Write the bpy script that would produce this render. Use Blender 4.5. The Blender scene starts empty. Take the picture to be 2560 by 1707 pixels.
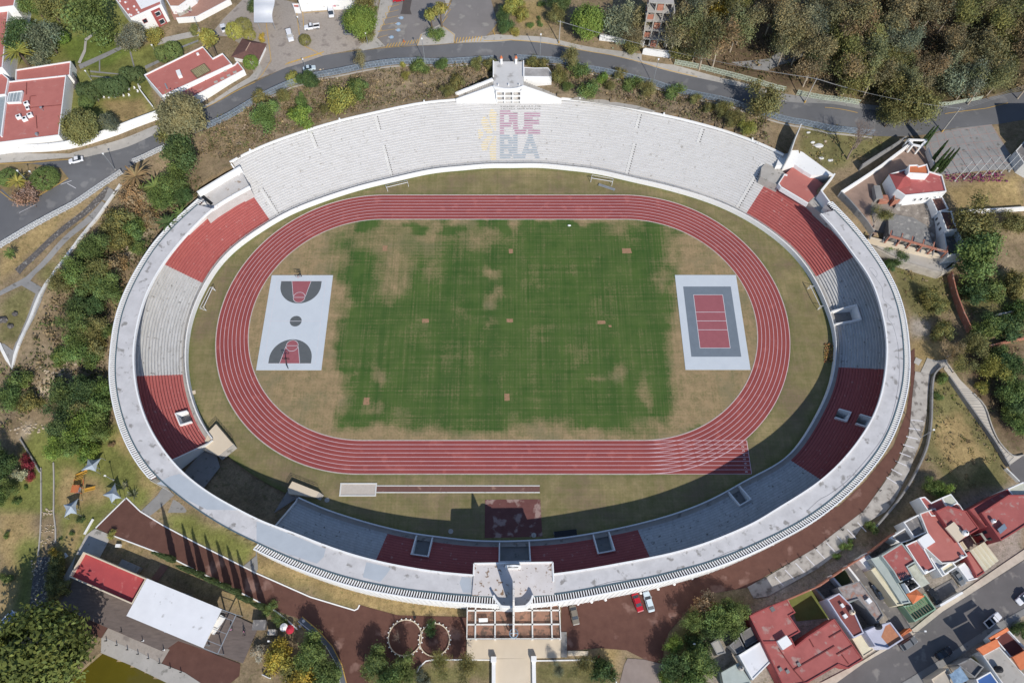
import bpy, bmesh, math, random
import numpy as np
from mathutils import Vector, Matrix
from mathutils.geometry import delaunay_2d_cdt
PI = math.pi
C = bpy.context.scene.collection
# ------------------------------------------------------------------ camera, sky, sun, exposure
FPX, PITCH, CAMH = 1794.0, math.atan2(3785, 1794.0), 194.0
sp, cp = math.sin(PITCH), math.cos(PITCH)
cam = bpy.data.objects.new('camera', bpy.data.cameras.new('camera')); C.objects.link(cam)
cam.data.sensor_width = 36; cam.data.lens = 36*FPX/2560
cam.data.clip_start = 1; cam.data.clip_end = 3000
cam.location = (0, 0, CAMH); cam.rotation_euler = (PI/2 - PITCH, 0, 0)
bpy.context.scene.camera = cam
SUN_EL = math.radians(39.0)
SHD = Vector((-.403, .915))                       # direction in which shadows fall
sunv = Vector((-SHD.x*math.cos(SUN_EL), -SHD.y*math.cos(SUN_EL), math.sin(SUN_EL)))
world = bpy.data.worlds.new('World'); bpy.context.scene.world = world; world.use_nodes = True
_n = world.node_tree.nodes; _l = world.node_tree.links
sky = _n.new('ShaderNodeTexSky'); sky.sky_type = 'NISHITA'; sky.sun_disc = False
sky.sun_elevation = SUN_EL; sky.sun_rotation = math.atan2(sunv.x, sunv.y); sky.altitude = 2100
sky.air_density = 1.0; sky.dust_density = 1.0
_l.new(sky.outputs[0], _n['Background'].inputs[0]); _n['Background'].inputs[1].default_value = 0.14
sl = bpy.data.lights.new('sun', 'SUN'); sl.energy = 4.0; sl.angle = math.radians(.5); sl.color = (1, .95, .87)
so = bpy.data.objects.new('sun', sl); C.objects.link(so); so.location = (60, -120, 220)
so.rotation_euler = (-sunv).to_track_quat('-Z', 'Y').to_euler()
vs = bpy.context.scene.view_settings
bpy.context.scene.display_settings.display_device = 'sRGB'
vs.view_transform = 'Standard'; vs.look = 'None'; vs.exposure = 0.12; vs.gamma = 1; vs.use_curve_mapping = False

# ------------------------------------------------------------------ survey helpers
def at(px, py, z=0.0):
    u = (px-1280)/FPX; v = (py-853.5)/FPX; d = sp + v*cp
    return Vector(((CAMH-z)*u/d, (CAMH-z)*(cp - v*sp)/d, z))
def proj(p):
    X, Y, Z = p[0], p[1], p[2]-CAMH
    zc = Y*cp - Z*sp; yc = -Y*sp - Z*cp
    return 1280 + FPX*X/zc, 853.5 + FPX*yc/zc
def rp(n, x, y):
    r, c = divmod(n-1, 4)
    return c*640 + x/3.672, (0, 427, 854, 1280)[r] + y/3.672
def vp(x, y): return x*1.08844, y*1.08844

# ------------------------------------------------------------------ mesh builder
class MB:
    def __init__(s): s.v = []; s.f = []; s.c = []
    def add(s, vs_, fs, col=None):
        o = len(s.v); s.v += [tuple(a) for a in vs_]; s.f += [tuple(i+o for i in f) for f in fs]
        if col is not None: s.c += [col]*len(vs_)
        return s
    def box(s, c, size, rz=0.0, rx=0.0):
        hx, hy, hz = size[0]/2, size[1]/2, size[2]/2
        m = Matrix.Rotation(rz, 3, 'Z') @ Matrix.Rotation(rx, 3, 'X')
        vs_ = [Vector(c) + m @ Vector((a*hx, b*hy, d*hz)) for d in (-1, 1) for a, b in ((-1,-1),(1,-1),(1,1),(-1,1))]
        return s.add(vs_, [(3,2,1,0),(4,5,6,7),(0,1,5,4),(1,2,6,5),(2,3,7,6),(3,0,4,7)])
    def beam(s, a, b, w, h):
        a = Vector(a); b = Vector(b); d = b-a; L = d.length
        if L < 1e-6: return s
        x = d/L; y = Vector((0,0,1)).cross(x)
        if y.length < 1e-4: y = Vector((0,1,0))
        y.normalize(); z = x.cross(y)
        vs_ = [p + y*i*w/2 + z*j*h/2 for p in (a, b) for i, j in ((-1,-1),(1,-1),(1,1),(-1,1))]
        return s.add(vs_, [(0,1,2,3),(7,6,5,4),(0,4,5,1),(1,5,6,2),(2,6,7,3),(3,7,4,0)])
    def prism(s, poly, z0, z1, bottom=False):
        poly = ccw(poly); n = len(poly)
        vs_ = [(p[0], p[1], z0) for p in poly] + [(p[0], p[1], z1) for p in poly]
        fs = [(i, (i+1) % n, n+(i+1) % n, n+i) for i in range(n)] + [tuple(range(n, 2*n))]
        if bottom: fs.append(tuple(range(n-1, -1, -1)))
        return s.add(vs_, fs)
    def flat(s, poly, z): 
        poly = ccw(poly); return s.add([(p[0], p[1], z) for p in poly], [tuple(range(len(poly)))])
    def tube(s, pts, r, n=6, cap=True):
        pts = [Vector(p) for p in pts]; rs = r if isinstance(r, (list, tuple)) else [r]*len(pts)
        vs_ = []; fs = []
        for i, p in enumerate(pts):
            d = (pts[min(i+1, len(pts)-1)] - pts[max(i-1, 0)]).normalized()
            a = d.orthogonal().normalized() if i == 0 else (a - d*a.dot(d)).normalized()
            b = d.cross(a)
            for k in range(n):
                t = 2*PI*k/n; vs_.append(p + (a*math.cos(t) + b*math.sin(t))*rs[i])
        for i in range(len(pts)-1):
            for k in range(n):
                fs.append((i*n+k, i*n+(k+1) % n, (i+1)*n+(k+1) % n, (i+1)*n+k))
        if cap: fs += [tuple(range(n-1, -1, -1)), tuple(range((len(pts)-1)*n, len(pts)*n))]
        return s.add(vs_, fs)
    def cyl(s, c, r, h, n=12, r2=None):
        return s.tube([c, (c[0], c[1], c[2]+h)], [r, r if r2 is None else r2], n)
    def blob(s, c, r, n=10, m=6, jit=0.0, rnd=None):
        vs_ = []; fs = []
        for i in range(m+1):
            t = PI*i/m
            for k in range(n):
                q = 2*PI*k/n; j = 1 + (rnd.uniform(-jit, jit) if rnd else 0)
                vs_.append((c[0]+r[0]*math.sin(t)*math.cos(q)*j, c[1]+r[1]*math.sin(t)*math.sin(q)*j, c[2]-r[2]*math.cos(t)*j))
        for i in range(m):
            for k in range(n): fs.append((i*n+k, i*n+(k+1) % n, (i+1)*n+(k+1) % n, (i+1)*n+k))
        return s.add(vs_, fs)
def area2(p): return sum(p[i][0]*p[(i+1) % len(p)][1] - p[(i+1) % len(p)][0]*p[i][1] for i in range(len(p)))
def ccw(p):
    p = [(a[0], a[1]) for a in p]
    return p if area2(p) > 0 else p[::-1]
def inset(poly, d):
    poly = ccw(poly); n = len(poly); out = []
    for i in range(n):
        a = Vector(poly[i-1]); b = Vector(poly[i]); c = Vector(poly[(i+1) % n])
        e1 = (b-a).normalized(); e2 = (c-b).normalized()
        n1 = Vector((-e1.y, e1.x)); n2 = Vector((-e2.y, e2.x)); k = n1 + n2
        q = max(k.length_squared, .3); out.append(tuple(b + k*(2*d/q)))
    return out
def obj(name, mb, mat, parent=None, smooth=False, base=None):
    me = bpy.data.meshes.new(name)
    off = Vector(parent.location) if parent is not None and parent.parent is None else None
    if parent is not None and parent.parent is not None: off = Vector(parent['_w'])
    if base is not None: off = Vector(base)
    vs_ = mb.v if off is None else [(a[0]-off[0], a[1]-off[1], a[2]-off[2]) for a in mb.v]
    me.from_pydata(vs_, [], mb.f)
    if mb.c and len(mb.c) == len(mb.v):
        at_ = me.color_attributes.new('tone', 'FLOAT_COLOR', 'POINT')
        at_.data.foreach_set('color', np.array([(c+(1,))[:4] if len(c) == 3 else c for c in mb.c], dtype=np.float32).ravel())
    if mat is not None: me.materials.append(mat)
    if smooth: me.polygons.foreach_set('use_smooth', [True]*len(me.polygons))
    me.validate(); me.update()
    o = bpy.data.objects.new(name, me); C.objects.link(o)
    if parent is not None: o.parent = parent
    if base is not None and parent is None: o.location = base
    return o
def thing(name, label, cat, loc, group=None):
    o = bpy.data.objects.new(name, None); C.objects.link(o); o.location = loc; o.empty_display_size = .5
    o['label'] = label; o['category'] = cat
    if group: o['group'] = group
    return o
def tag(o, label, cat, group=None):
    o['label'] = label; o['category'] = cat
    if group: o['group'] = group
    return o
def part(t, name, mb, mat, label=None, smooth=False):
    """a part (child of a thing) or a sub-part (child of a part); mb in world coordinates"""
    root = t if t.parent is None else t.parent
    o = obj(name, mb, mat, None, smooth, base=root.location)
    o.location = (0, 0, 0); o.parent = t
    if label: o['label'] = label
    return o
def pieces(t, name, mb, mat):
    """every connected piece of mb becomes a part of its own (100 at most, the rest one part)"""
    par = list(range(len(mb.v)))
    def find(i):
        while par[i] != i: par[i] = par[par[i]]; i = par[i]
        return i
    for f in mb.f:
        r = find(f[0])
        for i in f[1:]: par[find(i)] = r
    gr = {}
    for f in mb.f: gr.setdefault(find(f[0]), []).append(f)
    rest = MB()
    for k, fs in enumerate(gr.values()):
        ids = sorted({i for f in fs for i in f}); mp = {i: j for j, i in enumerate(ids)}
        m2 = MB() if k < 100 else rest
        m2.add([mb.v[i] for i in ids], [tuple(mp[i] for i in f) for f in fs])
        if k < 100: part(t, name, m2, mat)
    if rest.v: part(t, name, rest, mat)['kind'] = 'stuff'
def stuff(name, mb, mat):
    o = obj(name, mb, mat); o['kind'] = 'stuff'; return o
def dup(root, loc, rz=0.0, scale=None, label=None, group=None, color=None):
    r = root.copy(); C.objects.link(r); r.location = loc; r.rotation_euler = (0, 0, rz)
    if scale is not None: r.scale = scale
    if label: r['label'] = label
    if group: r['group'] = group
    for ch in list(root.children):
        c = ch.copy(); C.objects.link(c); c.parent = r
        if color is not None: c.color = color
        for g in ch.children:
            d = g.copy(); C.objects.link(d); d.parent = c
    return r

# ------------------------------------------------------------------ materials
def lin(r, g, b, k=.9):
    f = lambda c: (c/255/12.92 if c <= 10 else ((c/255+.055)/1.055)**2.4)
    return (f(r)*k, f(g)*k, f(b)*k)
MATS = {}
def mat(name, col, col2=None, scale=.5, detail=6, rough=.9, spread=.25, mid=.5, speck=None, speck_scale=3.0, speck_th=.62, metal=0, bump=0, spec=.3, scale3=None):
    """two tone noise surface; speck = colour of blotches with a shape of their own"""
    if name in MATS: return MATS[name]
    m = bpy.data.materials.new(name); m.use_nodes = True; nt = m.node_tree; N = nt.nodes; L = nt.links
    b = N['Principled BSDF']; b.inputs['Roughness'].default_value = rough; b.inputs['Metallic'].default_value = metal
    b.inputs['Specular IOR Level'].default_value = spec
    if col2 is None: col2 = tuple(c*.86 for c in col)
    tc = N.new('ShaderNodeTexCoord'); mp = N.new('ShaderNodeMapping'); L.new(tc.outputs['Object'], mp.inputs[0])
    if scale3: mp.inputs['Scale'].default_value = scale3
    no = N.new('ShaderNodeTexNoise'); no.inputs['Scale'].default_value = scale; no.inputs['Detail'].default_value = detail
    no.inputs['Roughness'].default_value = .62; L.new(mp.outputs[0], no.inputs['Vector'])
    cr = N.new('ShaderNodeMapRange'); cr.inputs[1].default_value = mid-spread; cr.inputs[2].default_value = mid+spread
    L.new(no.outputs[0], cr.inputs[0])
    mx = N.new('ShaderNodeMix'); mx.data_type = 'RGBA'
    mx.inputs[6].default_value = (*col, 1); mx.inputs[7].default_value = (*col2, 1)
    L.new(cr.outputs[0], mx.inputs[0]); out = mx.outputs[2]
    if speck is not None:
        n2 = N.new('ShaderNodeTexNoise'); n2.inputs['Scale'].default_value = speck_scale; n2.inputs['Detail'].default_value = 5
        L.new(tc.outputs['Object'], n2.inputs['Vector'])
        c2 = N.new('ShaderNodeMapRange'); c2.inputs[1].default_value = speck_th-.035; c2.inputs[2].default_value = speck_th+.05
        L.new(n2.outputs[0], c2.inputs[0])
        m2 = N.new('ShaderNodeMix'); m2.data_type = 'RGBA'; m2.inputs[7].default_value = (*speck, 1)
        L.new(c2.outputs[0], m2.inputs[0]); L.new(out, m2.inputs[6]); out = m2.outputs[2]
    L.new(out, b.inputs['Base Color'])
    if bump:
        bp = N.new('ShaderNodeBump'); bp.inputs['Strength'].default_value = bump; bp.inputs['Distance'].default_value = .3
        L.new(no.outputs[0], bp.inputs['Height']); L.new(bp.outputs[0], b.inputs['Normal'])
    MATS[name] = m; return m
def leaf_mat(name, trans=.25, rough=.65):
    m = bpy.data.materials.new(name); m.use_nodes = True; nt = m.node_tree; N = nt.nodes; L = nt.links
    b = N['Principled BSDF']; b.inputs['Roughness'].default_value = rough; b.inputs['Specular IOR Level'].default_value = .2
    oi = N.new('ShaderNodeObjectInfo'); ca = N.new('ShaderNodeVertexColor'); ca.layer_name = 'tone'
    mu = N.new('ShaderNodeMix'); mu.data_type = 'RGBA'; mu.blend_type = 'MULTIPLY'; mu.inputs[0].default_value = 1
    L.new(oi.outputs['Color'], mu.inputs[6]); L.new(ca.outputs[0], mu.inputs[7])
    L.new(mu.outputs[2], b.inputs['Base Color'])
    tr = N.new('ShaderNodeBsdfTranslucent'); L.new(mu.outputs[2], tr.inputs[0])
    mi = N.new('ShaderNodeMixShader'); mi.inputs[0].default_value = trans
    L.new(b.outputs[0], mi.inputs[1]); L.new(tr.outputs[0], mi.inputs[2]); L.new(mi.outputs[0], N['Material Output'].inputs[0])
    MATS[name] = m; return m
def tone_mat(name, trans=0.0):
    """colour straight from the mesh's own colour attribute (leaf litter, brush)"""
    m = bpy.data.materials.new(name); m.use_nodes = True; nt = m.node_tree; N = nt.nodes; L = nt.links
    b = N['Principled BSDF']; b.inputs['Roughness'].default_value = .85; b.inputs['Specular IOR Level'].default_value = .15
    ca = N.new('ShaderNodeVertexColor'); ca.layer_name = 'tone'; L.new(ca.outputs[0], b.inputs['Base Color'])
    MATS[name] = m; return m
M_WHITE = mat('white_paint', lin(246,245,243), lin(236,235,232), .15, 8, .8, .3, speck=lin(205,200,195), speck_scale=1.2, speck_th=.68)
M_WHITE2 = mat('off_white_wall', lin(232,230,226), lin(208,206,200), .25, 8, .85, .3, speck=lin(170,165,158), speck_scale=.9, speck_th=.66)
M_REDROOF = mat('red_roof_membrane', lin(194,122,112), lin(176,106,98), .35, 8, .9, .3, speck=lin(190,140,132), speck_scale=.45, speck_th=.66)
M_REDROOF2 = mat('worn_red_roof', lin(186,108,102), lin(154,86,82), .3, 8, .9, .25, speck=lin(175,140,132), speck_scale=.5, speck_th=.62)
M_ASPHALT = mat('asphalt', lin(112,112,114), lin(98,98,100), .12, 8, .92, .3, speck=lin(124,123,123), speck_scale=.25, speck_th=.62)
M_STREET = mat('street_asphalt', lin(118,114,113), lin(100,97,96), .16, 9, .92, .25, speck=lin(140,135,130), speck_scale=.3, speck_th=.62)
M_ASPHALT2 = mat('worn_asphalt', lin(142,136,132), lin(124,119,116), .15, 8, .92, .3, speck=lin(152,147,140), speck_scale=.3, speck_th=.62)
M_CONC = mat('concrete', lin(190,184,176), lin(164,159,151), .35, 8, .9, .3, speck=lin(140,136,128), speck_scale=.6, speck_th=.64)
M_CONC2 = mat('grey_concrete', lin(152,150,148), lin(132,130,127), .4, 8, .9, .3, speck=lin(112,110,106), speck_scale=.7, speck_th=.64)
M_PAVE = mat('cobble_paving', lin(176,165,154), lin(154,144,134), 1.6, 8, .92, .25, speck=lin(140,130,122), speck_scale=.35, speck_th=.62)
M_GRAVEL = mat('brown_gravel', lin(108,76,66), lin(92,63,55), .5, 10, .95, .25, speck=lin(140,110,100), speck_scale=.16, speck_th=.63)
M_CREAM = mat('cream_paving', lin(226,210,186), lin(212,196,172), .2, 6, .9, .3)
M_YELLOW = mat('yellow_road_paint', lin(206,170,96), lin(190,150,80), .8, 6, .85, .3)
M_LINE = mat('white_line_paint', lin(226,200,204), lin(206,168,174), .5, 6, .85, .3)
M_DARK = mat('dark_surface', lin(38,40,44), lin(30,31,34), .5)
M_GLASS = mat('window_glass', lin(52,62,72), lin(42,50,58), .5, rough=.12, spec=.6)
M_STEEL = mat('galvanised_steel', lin(176,180,184), lin(150,154,158), .8, rough=.45, metal=.3)
M_BLACK = mat('black_steel', lin(42,42,44), lin(34,34,36), .8, rough=.5)
M_BARK = mat('bark', lin(122,106,90), lin(92,80,66), 2.5, 6, .95)
M_PALEBARK = mat('pale_bark', lin(205,190,170), lin(160,145,125), 1.5, 6, .95)
M_BRICK = mat('bare_brick', lin(188,130,108), lin(162,106,88), 1.2, 8, .95, speck=lin(196,170,150), speck_scale=.7, speck_th=.62)
M_ORANGE = mat('orange_tile', lin(214,128,86), lin(190,108,72), 1.0, 8, .9)
M_STONE = mat('dark_stone', lin(112,106,102), lin(72,70,70), 2.2, 8, .95, .2, speck=lin(150,146,140), speck_scale=1.5, speck_th=.6)
M_LEAF = leaf_mat('leaf'); M_BRUSH = tone_mat('brush')
# ------------------------------------------------------------------ stadium plan curves (traced, polar about O)
OX, OY = -1.0, 100.0
def px_list(*groups):
    out = []
    for n, pts in groups:
        for x, y in pts: out.append(rp(n, x, y))
    return out
A_LO = px_list((6, [(0,605),(300,415),(600,300),(850,215),(1200,125),(1400,76),(1900,3)]),
               (3, [(0,1550)]), (7, [(500,2),(940,70),(1150,122),(1500,205),(1800,295),(2100,425),(2350,585)]),
               (8, [(150,700),(290,850),(400,1010),(470,1150),(530,1310),(590,1450),(608,1560)]),
               (5, [(1740,1560),(1760,1400),(1810,1270),(1880,1110),(1960,970),(2060,830),(2200,700)]))
A_HI = px_list((12, [(625,30),(612,230),(580,400),(500,560),(390,770),(200,1050),(0,1168)]),
               (11, [(2200,1215),(1760,1470),(1500,1566)]), (15, [(1220,80),(880,155),(590,207),(380,237),(160,247)]),
               (14, [(2210,255),(1700,215),(1200,130),(850,30)]), (10, [(560,1500),(390,1412)]),
               (9, [(1950,900),(1890,820),(1800,640),(1740,440),(1710,300),(1700,150)]))
B_PX = px_list((8, [(370,290),(480,400),(640,570),(770,770),(900,920),(980,1080),(1040,1300),(1080,1480)]),
               (12, [(1088,0),(1082,200),(1065,350),(1020,550),(950,720),(880,830),(740,1020),(510,1250),(240,1430),(0,1568)]),
               (15, [(2350,25),(2000,190),(1650,320),(1280,410),(1000,460),(700,515),(390,560)]),
               (14, [(2000,570),(1700,545),(1400,500),(1080,435),(700,320),(350,180),(0,55)]),
               (9, [(2190,1530),(1900,1370),(1650,1170),(1480,960),(1380,800),(1300,600),(1250,400),(1232,200),(1232,20)]),
               (5, [(1270,1400),(1320,1200),(1400,1020),(1490,870),(1600,720),(1800,500),(1950,350),(2290,150)]))
C_PX = px_list((8, [(545,300),(740,490),(900,690),(1030,870),(1150,1100),(1210,1300),(1245,1568)]),
               (12, [(1255,200),(1240,400),(1200,560),(1130,780),(1020,990),(830,1220),(620,1420),(430,1568)]),
               (15, [(2350,235),(2000,390),(1500,540),(1000,645),(700,705),(390,755)]),
               (14, [(1980,765),(1600,735),(1200,680),(800,590),(500,490),(200,370),(0,275)]),
               (9, [(1850,1568),(1700,1460),(1500,1300),(1420,1230),(1300,1080),(1200,900),(1130,720),(1075,500),(1050,300),(1055,150),(1072,10)]),
               (5, [(1100,1350),(1200,1080),(1310,880),(1400,730),(1540,560),(1850,280),(2200,0)]),
               (2, [(0,1390),(500,1195),(1090,1040),(1500,970),(1750,940)]),
               (3, [(530,920),(1000,990),(1330,1050),(1640,1130),(1950,1225),(2350,1385)]), (4, [(60,1410)]))
ROOFZ = 13.5
def polar(pts3):
    return sorted((math.atan2(p[1]-OY, p[0]-OX), math.hypot(p[0]-OX, p[1]-OY)) for p in pts3)
NA = 1440
ANG = np.linspace(-PI, PI, NA, endpoint=False)
def curve(pts3, sig):
    q = polar(pts3); a = np.array([i[0] for i in q]); r = np.array([i[1] for i in q])
    a = np.concatenate([a-2*PI, a, a+2*PI]); r = np.concatenate([r, r, r])
    rr = np.interp(ANG, a, r)
    k = np.exp(-.5*(np.arange(-60, 61)*(360/NA)/sig)**2); k /= k.sum()
    return np.convolve(np.concatenate([rr[-60:], rr, rr[:60]]), k, 'valid')
RA = curve([at(x, y, 0) for x, y in A_LO] + [at(x, y, 2.1) for x, y in A_HI], 3.0)
RB = curve([at(x, y, ROOFZ) for x, y in B_PX], 2.0)
RC = curve([at(x, y, ROOFZ if y > 480 else 12.6) for x, y in C_PX], 2.0)
def cur(R, ang): 
    t = ((ang+PI) % (2*PI))/(2*PI)*NA; i = int(t) % NA; f_ = t-int(t)
    r = R[i]*(1-f_) + R[(i+1) % NA]*f_
    return Vector((OX + r*math.cos(ang), OY + r*math.sin(ang)))
def ang_of(p): return math.atan2(p[1]-OY, p[0]-OX)
def curve_poly(R, step=4, off=0.0): return [(OX+(R[i]+off)*math.cos(ANG[i]), OY+(R[i]+off)*math.sin(ANG[i])) for i in range(0, NA, step)]

# even arc length samples of the front wall, clockwise by decreasing angle from the north west
ii = range(0, NA, 1); fp = [Vector((OX+RA[i]*math.cos(ANG[i]), OY+RA[i]*math.sin(ANG[i]))) for i in ii]
cum = [0.0]
for i in range(1, NA+1): cum.append(cum[-1] + (fp[i % NA]-fp[i-1]).length)
PER = cum[-1]; MS = 720
cl = np.interp(np.linspace(0, PER, MS, endpoint=False), cum, list(range(NA+1)))
FR = [fp[int(t) % NA].lerp(fp[(int(t)+1) % NA], t-int(t)) for t in cl]
_t = []
for i in range(MS):
    d = (FR[(i+4) % MS]-FR[(i-4) % MS]).normalized(); _t.append(Vector((d.y, -d.x)))      # outward
NRM = []
for i in range(MS):
    s = Vector((0, 0))
    for k in range(-6, 7): s += _t[(i+k) % MS]
    NRM.append(s.normalized())
RD, RH, D0, Z0 = .70, .40, 1.5, 1.25
def off(i, d): return FR[i % MS] + NRM[i % MS]*d
def in_poly(X, Y, poly):
    ins = np.zeros(X.shape, bool); n = len(poly)
    for i in range(n):
        x1, y1 = poly[i][0], poly[i][1]; x2, y2 = poly[(i+1) % n][0], poly[(i+1) % n][1]
        if y1 == y2: continue
        c = ((y1 > Y) != (y2 > Y)) & (X < (x2-x1)*(Y-y1)/(y2-y1) + x1); ins ^= c
    return ins
# ------------------------------------------------------------------ terrain
CTRL = [(2,1200,500,16),(2,0,780,15.2),(1,1600,1180,14.6),(1,700,1480,13.2),(5,300,380,12),(5,0,560,11),(3,1000,560,16),(3,2000,850,15.5),
 (4,600,1060,15),(4,1800,1050,14.5),(4,2300,950,14.5),(2,700,200,17),(2,1900,150,17),(3,200,100,18),(3,1700,300,18),(4,300,400,18),(4,1200,300,20),(4,2200,300,20),
 (2,1700,950,12.2),(2,500,1205,12.2),(3,1200,1020,12.2),(3,2300,1375,12.2),(1,2340,1410,12.2),(2,1100,1045,12.2),(3,1700,1150,12.2),(2,2200,925,12.2),(2,0,1395,12.2),
 (1,600,400,13),(1,1200,1000,13),(1,300,1100,13),(1,1700,60,14),(1,200,700,13),
 (5,1200,250,9.5),(5,600,620,10),(5,200,1200,9),(5,0,900,9.8),(5,350,1150,9.2),(5,1000,640,6.5),(5,800,1000,4.5),(5,500,1300,4.5),(5,1500,250,9.5),(5,1800,60,11),(5,1350,500,7),
 (9,700,600,2),(9,100,300,4),(9,300,800,2.5),(9,200,1200,.8),(9,700,1300,.4),(9,100,60,8),(9,1300,1200,0),(13,200,500,0),(13,1000,1000,0),(14,500,1000,0),(15,1000,900,0),(16,300,100,0),(14,1500,1300,0),(15,1800,1400,0),(13,1500,100,0),(14,300,500,0),
 (8,800,300,11),(8,1300,350,10.5),(8,1700,200,10.5),(8,1300,990,3.9),(8,1650,1050,3.9),(8,1050,760,4.2),(8,1300,1400,3.6),(8,2000,900,7),(8,2200,1400,6),(12,1400,150,3.2),(12,1390,600,2),(12,1100,1100,.8),(12,1700,700,.3),(12,2000,900,.5),(12,2200,500,3),(12,2000,300,4),
 (12,1900,1250,0),(12,2300,1200,0),(4,700,1300,12.2),(4,1200,1480,11.6),(4,330,1330,10.9),(4,500,1480,10.6),(8,640,90,10.4),(8,560,230,10.2),(4,1900,1350,13.6),(16,100,1500,0),(16,1200,700,0),(16,2200,200,0),(16,2200,1500,0),(12,2300,100,6),(16,1200,1300,0),(8,700,350,11)]
CT = np.array([list(at(*rp(n, x, y), z)) for n, x, y, z in CTRL])
GX0, GY0, GS = -240.0, -40.0, 1.25
GNX, GNY = 385, 256
gx = GX0 + GS*np.arange(GNX); gy = GY0 + GS*np.arange(GNY)
XX, YY = np.meshgrid(gx, gy)
def shepard(X, Y):
    num = np.zeros_like(X); den = np.zeros_like(X)
    for x, y, z in CT:
        w = 1.0/((X-x)**2 + (Y-y)**2 + 14.0)**1.9
        num += w*z; den += w
    return num/den
ZZ = shepard(XX, YY)
def boxblur(Z, n):
    for _ in range(n):
        P = np.pad(Z, 1, mode='edge'); Z = (P[:-2,1:-1]+P[2:,1:-1]+P[1:-1,:-2]+P[1:-1,2:]+P[1:-1,1:-1])/5
    return Z
ZZ = boxblur(ZZ, 12)
gang = np.arctan2(YY-OY, XX-OX); grad = np.hypot(XX-OX, YY-OY)
RCg = np.interp(gang, np.concatenate([ANG, [PI]]), np.concatenate([RC, RC[:1]]))
INSIDE = grad < RCg - .6
FRP = [off(i, D0+RD*26+.2 if abs(math.degrees(math.atan2(FR[i].y-OY, FR[i].x-OX))-90) < 66 else 14) for i in range(MS)]
INSIDE |= in_poly(XX, YY, [(p.x, p.y) for p in FRP])
for n_, q_ in ((8, [(60,160),(125,-130),(235,-165),(310,-130),(530,30),(560,60),(440,185),(540,300),(480,400),(340,330)]), (5, [(1780,190),(1870,110),(2220,-60),(2330,150),(1950,390)])): INSIDE |= in_poly(XX, YY, [at(*rp(n_, x, y), 10.5) for x, y in q_])
ZZT = ZZ.copy(); ZZT[INSIDE] = -.6
# pond basin
POND = [at(*rp(13, x, y), 0) for x, y in ((940,1290),(1560,1568),(1640,1640),(500,1700),(600,1568),(860,1360))]
ZZT[in_poly(XX, YY, POND)] -= 1.6
def terr(x, y, Z=None):
    Z = ZZ if Z is None else Z
    i = min(max((x-GX0)/GS, 0), GNX-1.001); j = min(max((y-GY0)/GS, 0), GNY-1.001)
    a, b = int(i), int(j); u, v = i-a, j-b
    return (Z[b,a]*(1-u)*(1-v) + Z[b,a+1]*u*(1-v) + Z[b+1,a]*(1-u)*v + Z[b+1,a+1]*u*v)
def ground_at(px, py, up=0.0):
    z = 8.0
    for _ in range(16):
        p = at(px, py, z+up); z = .5*z + .5*terr(p.x, p.y)
    p = at(px, py, z+up); return Vector((p.x, p.y, terr(p.x, p.y)))
def G(n, x, y): return ground_at(*rp(n, x, y))
def GV(x, y): return ground_at(*vp(x, y))
def Z(n, x, y, z): return at(*rp(n, x, y), z)
def mpp(px, py, z): return (at(px+1, py, z)-at(px, py, z)).length    # metres per photo pixel there

# ground colour zones: (region, colour pair index, polygon in that region's zoom pixels)
COLS = {'dry': lin(144,126,100), 'straw': lin(164,142,100), 'brown': lin(140,124,102), 'olive': lin(120,114,76), 'lawn': lin(126,128,72), 'lush': lin(108,120,58),
        'soil': lin(104,88,70), 'rock': lin(196,178,152), 'grey': lin(160,150,138), 'dark': lin(96,88,64), 'gravel': lin(118,88,78), 'conc': lin(176,168,158)}
TINT = np.zeros((GNY, GNX, 3)); TINT[:] = COLS['dry']
rng = np.random.RandomState(7)
def vnoise(scale, seed):
    r = np.random.RandomState(seed); n = int(max(GNX, GNY)*GS/scale)+4; g = r.rand(n, n)
    X = (XX-GX0)/scale; Y = (YY-GY0)/scale; i = X.astype(int); j = Y.astype(int); u = X-i; v = Y-j
    u = u*u*(3-2*u); v = v*v*(3-2*v)
    return g[j,i]*(1-u)*(1-v)+g[j,i+1]*u*(1-v)+g[j+1,i]*(1-u)*v+g[j+1,i+1]*u*v
JX = (vnoise(7, 1)-.5)*3.0 + (vnoise(3, 2)-.5)*1.6; JY = (vnoise(7, 3)-.5)*3.0 + (vnoise(3, 4)-.5)*1.6
def zone(col, n, *pts, jit=1.0, soft=1):
    poly = [G(n, x, y) for x, y in pts]
    m = boxblur(in_poly(XX+JX*jit, YY+JY*jit, poly).astype(float), soft)[..., None]
    TINT[:] = TINT*(1-m) + np.array(COLS[col])*m
zone('soil', 3, (1500,-200),(4800,-200),(4800,900),(2350,780),(1500,560))
zone('dark', 4, (900,650),(2350,250),(2350,850),(1650,950),(800,900))
zone('brown', 3, (-2400,640),(0,560),(2350,960),(2400,1400),(1000,1010),(0,900),(-600,940),(-2350,1400),(-2400,1100))
zone('lawn', 1, (150,-100),(1150,-100),(1250,430),(1900,330),(1330,660),(1420,1080),(760,1300),(600,1000),(720,600),(100,560))
zone('lush', 1, (460,420),(900,260),(1250,430),(1000,620),(700,580))
zone('straw', 1, (900,950),(1300,900),(1400,1080),(1100,1200), jit=.6)
zone('dry', 5, (0,690),(1100,0),(2350,-100),(1900,150),(1000,1568),(0,1568))
zone('straw', 5, (0,740),(1000,160),(700,400),(130,930),(0,1050))
zone('olive', 5, (0,1180),(200,1060),(330,1130),(150,1568),(0,1568))
zone('olive', 5, (420,1040),(280,1000),(640,700),(830,500),(860,480),(430,1050))
zone('olive', 5, (1100,500),(1400,450),(1400,640),(700,900),(560,900))
zone('rock', 5, (1090,790),(1190,700),(1310,670),(1320,710),(1200,800),(1060,835))
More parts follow.
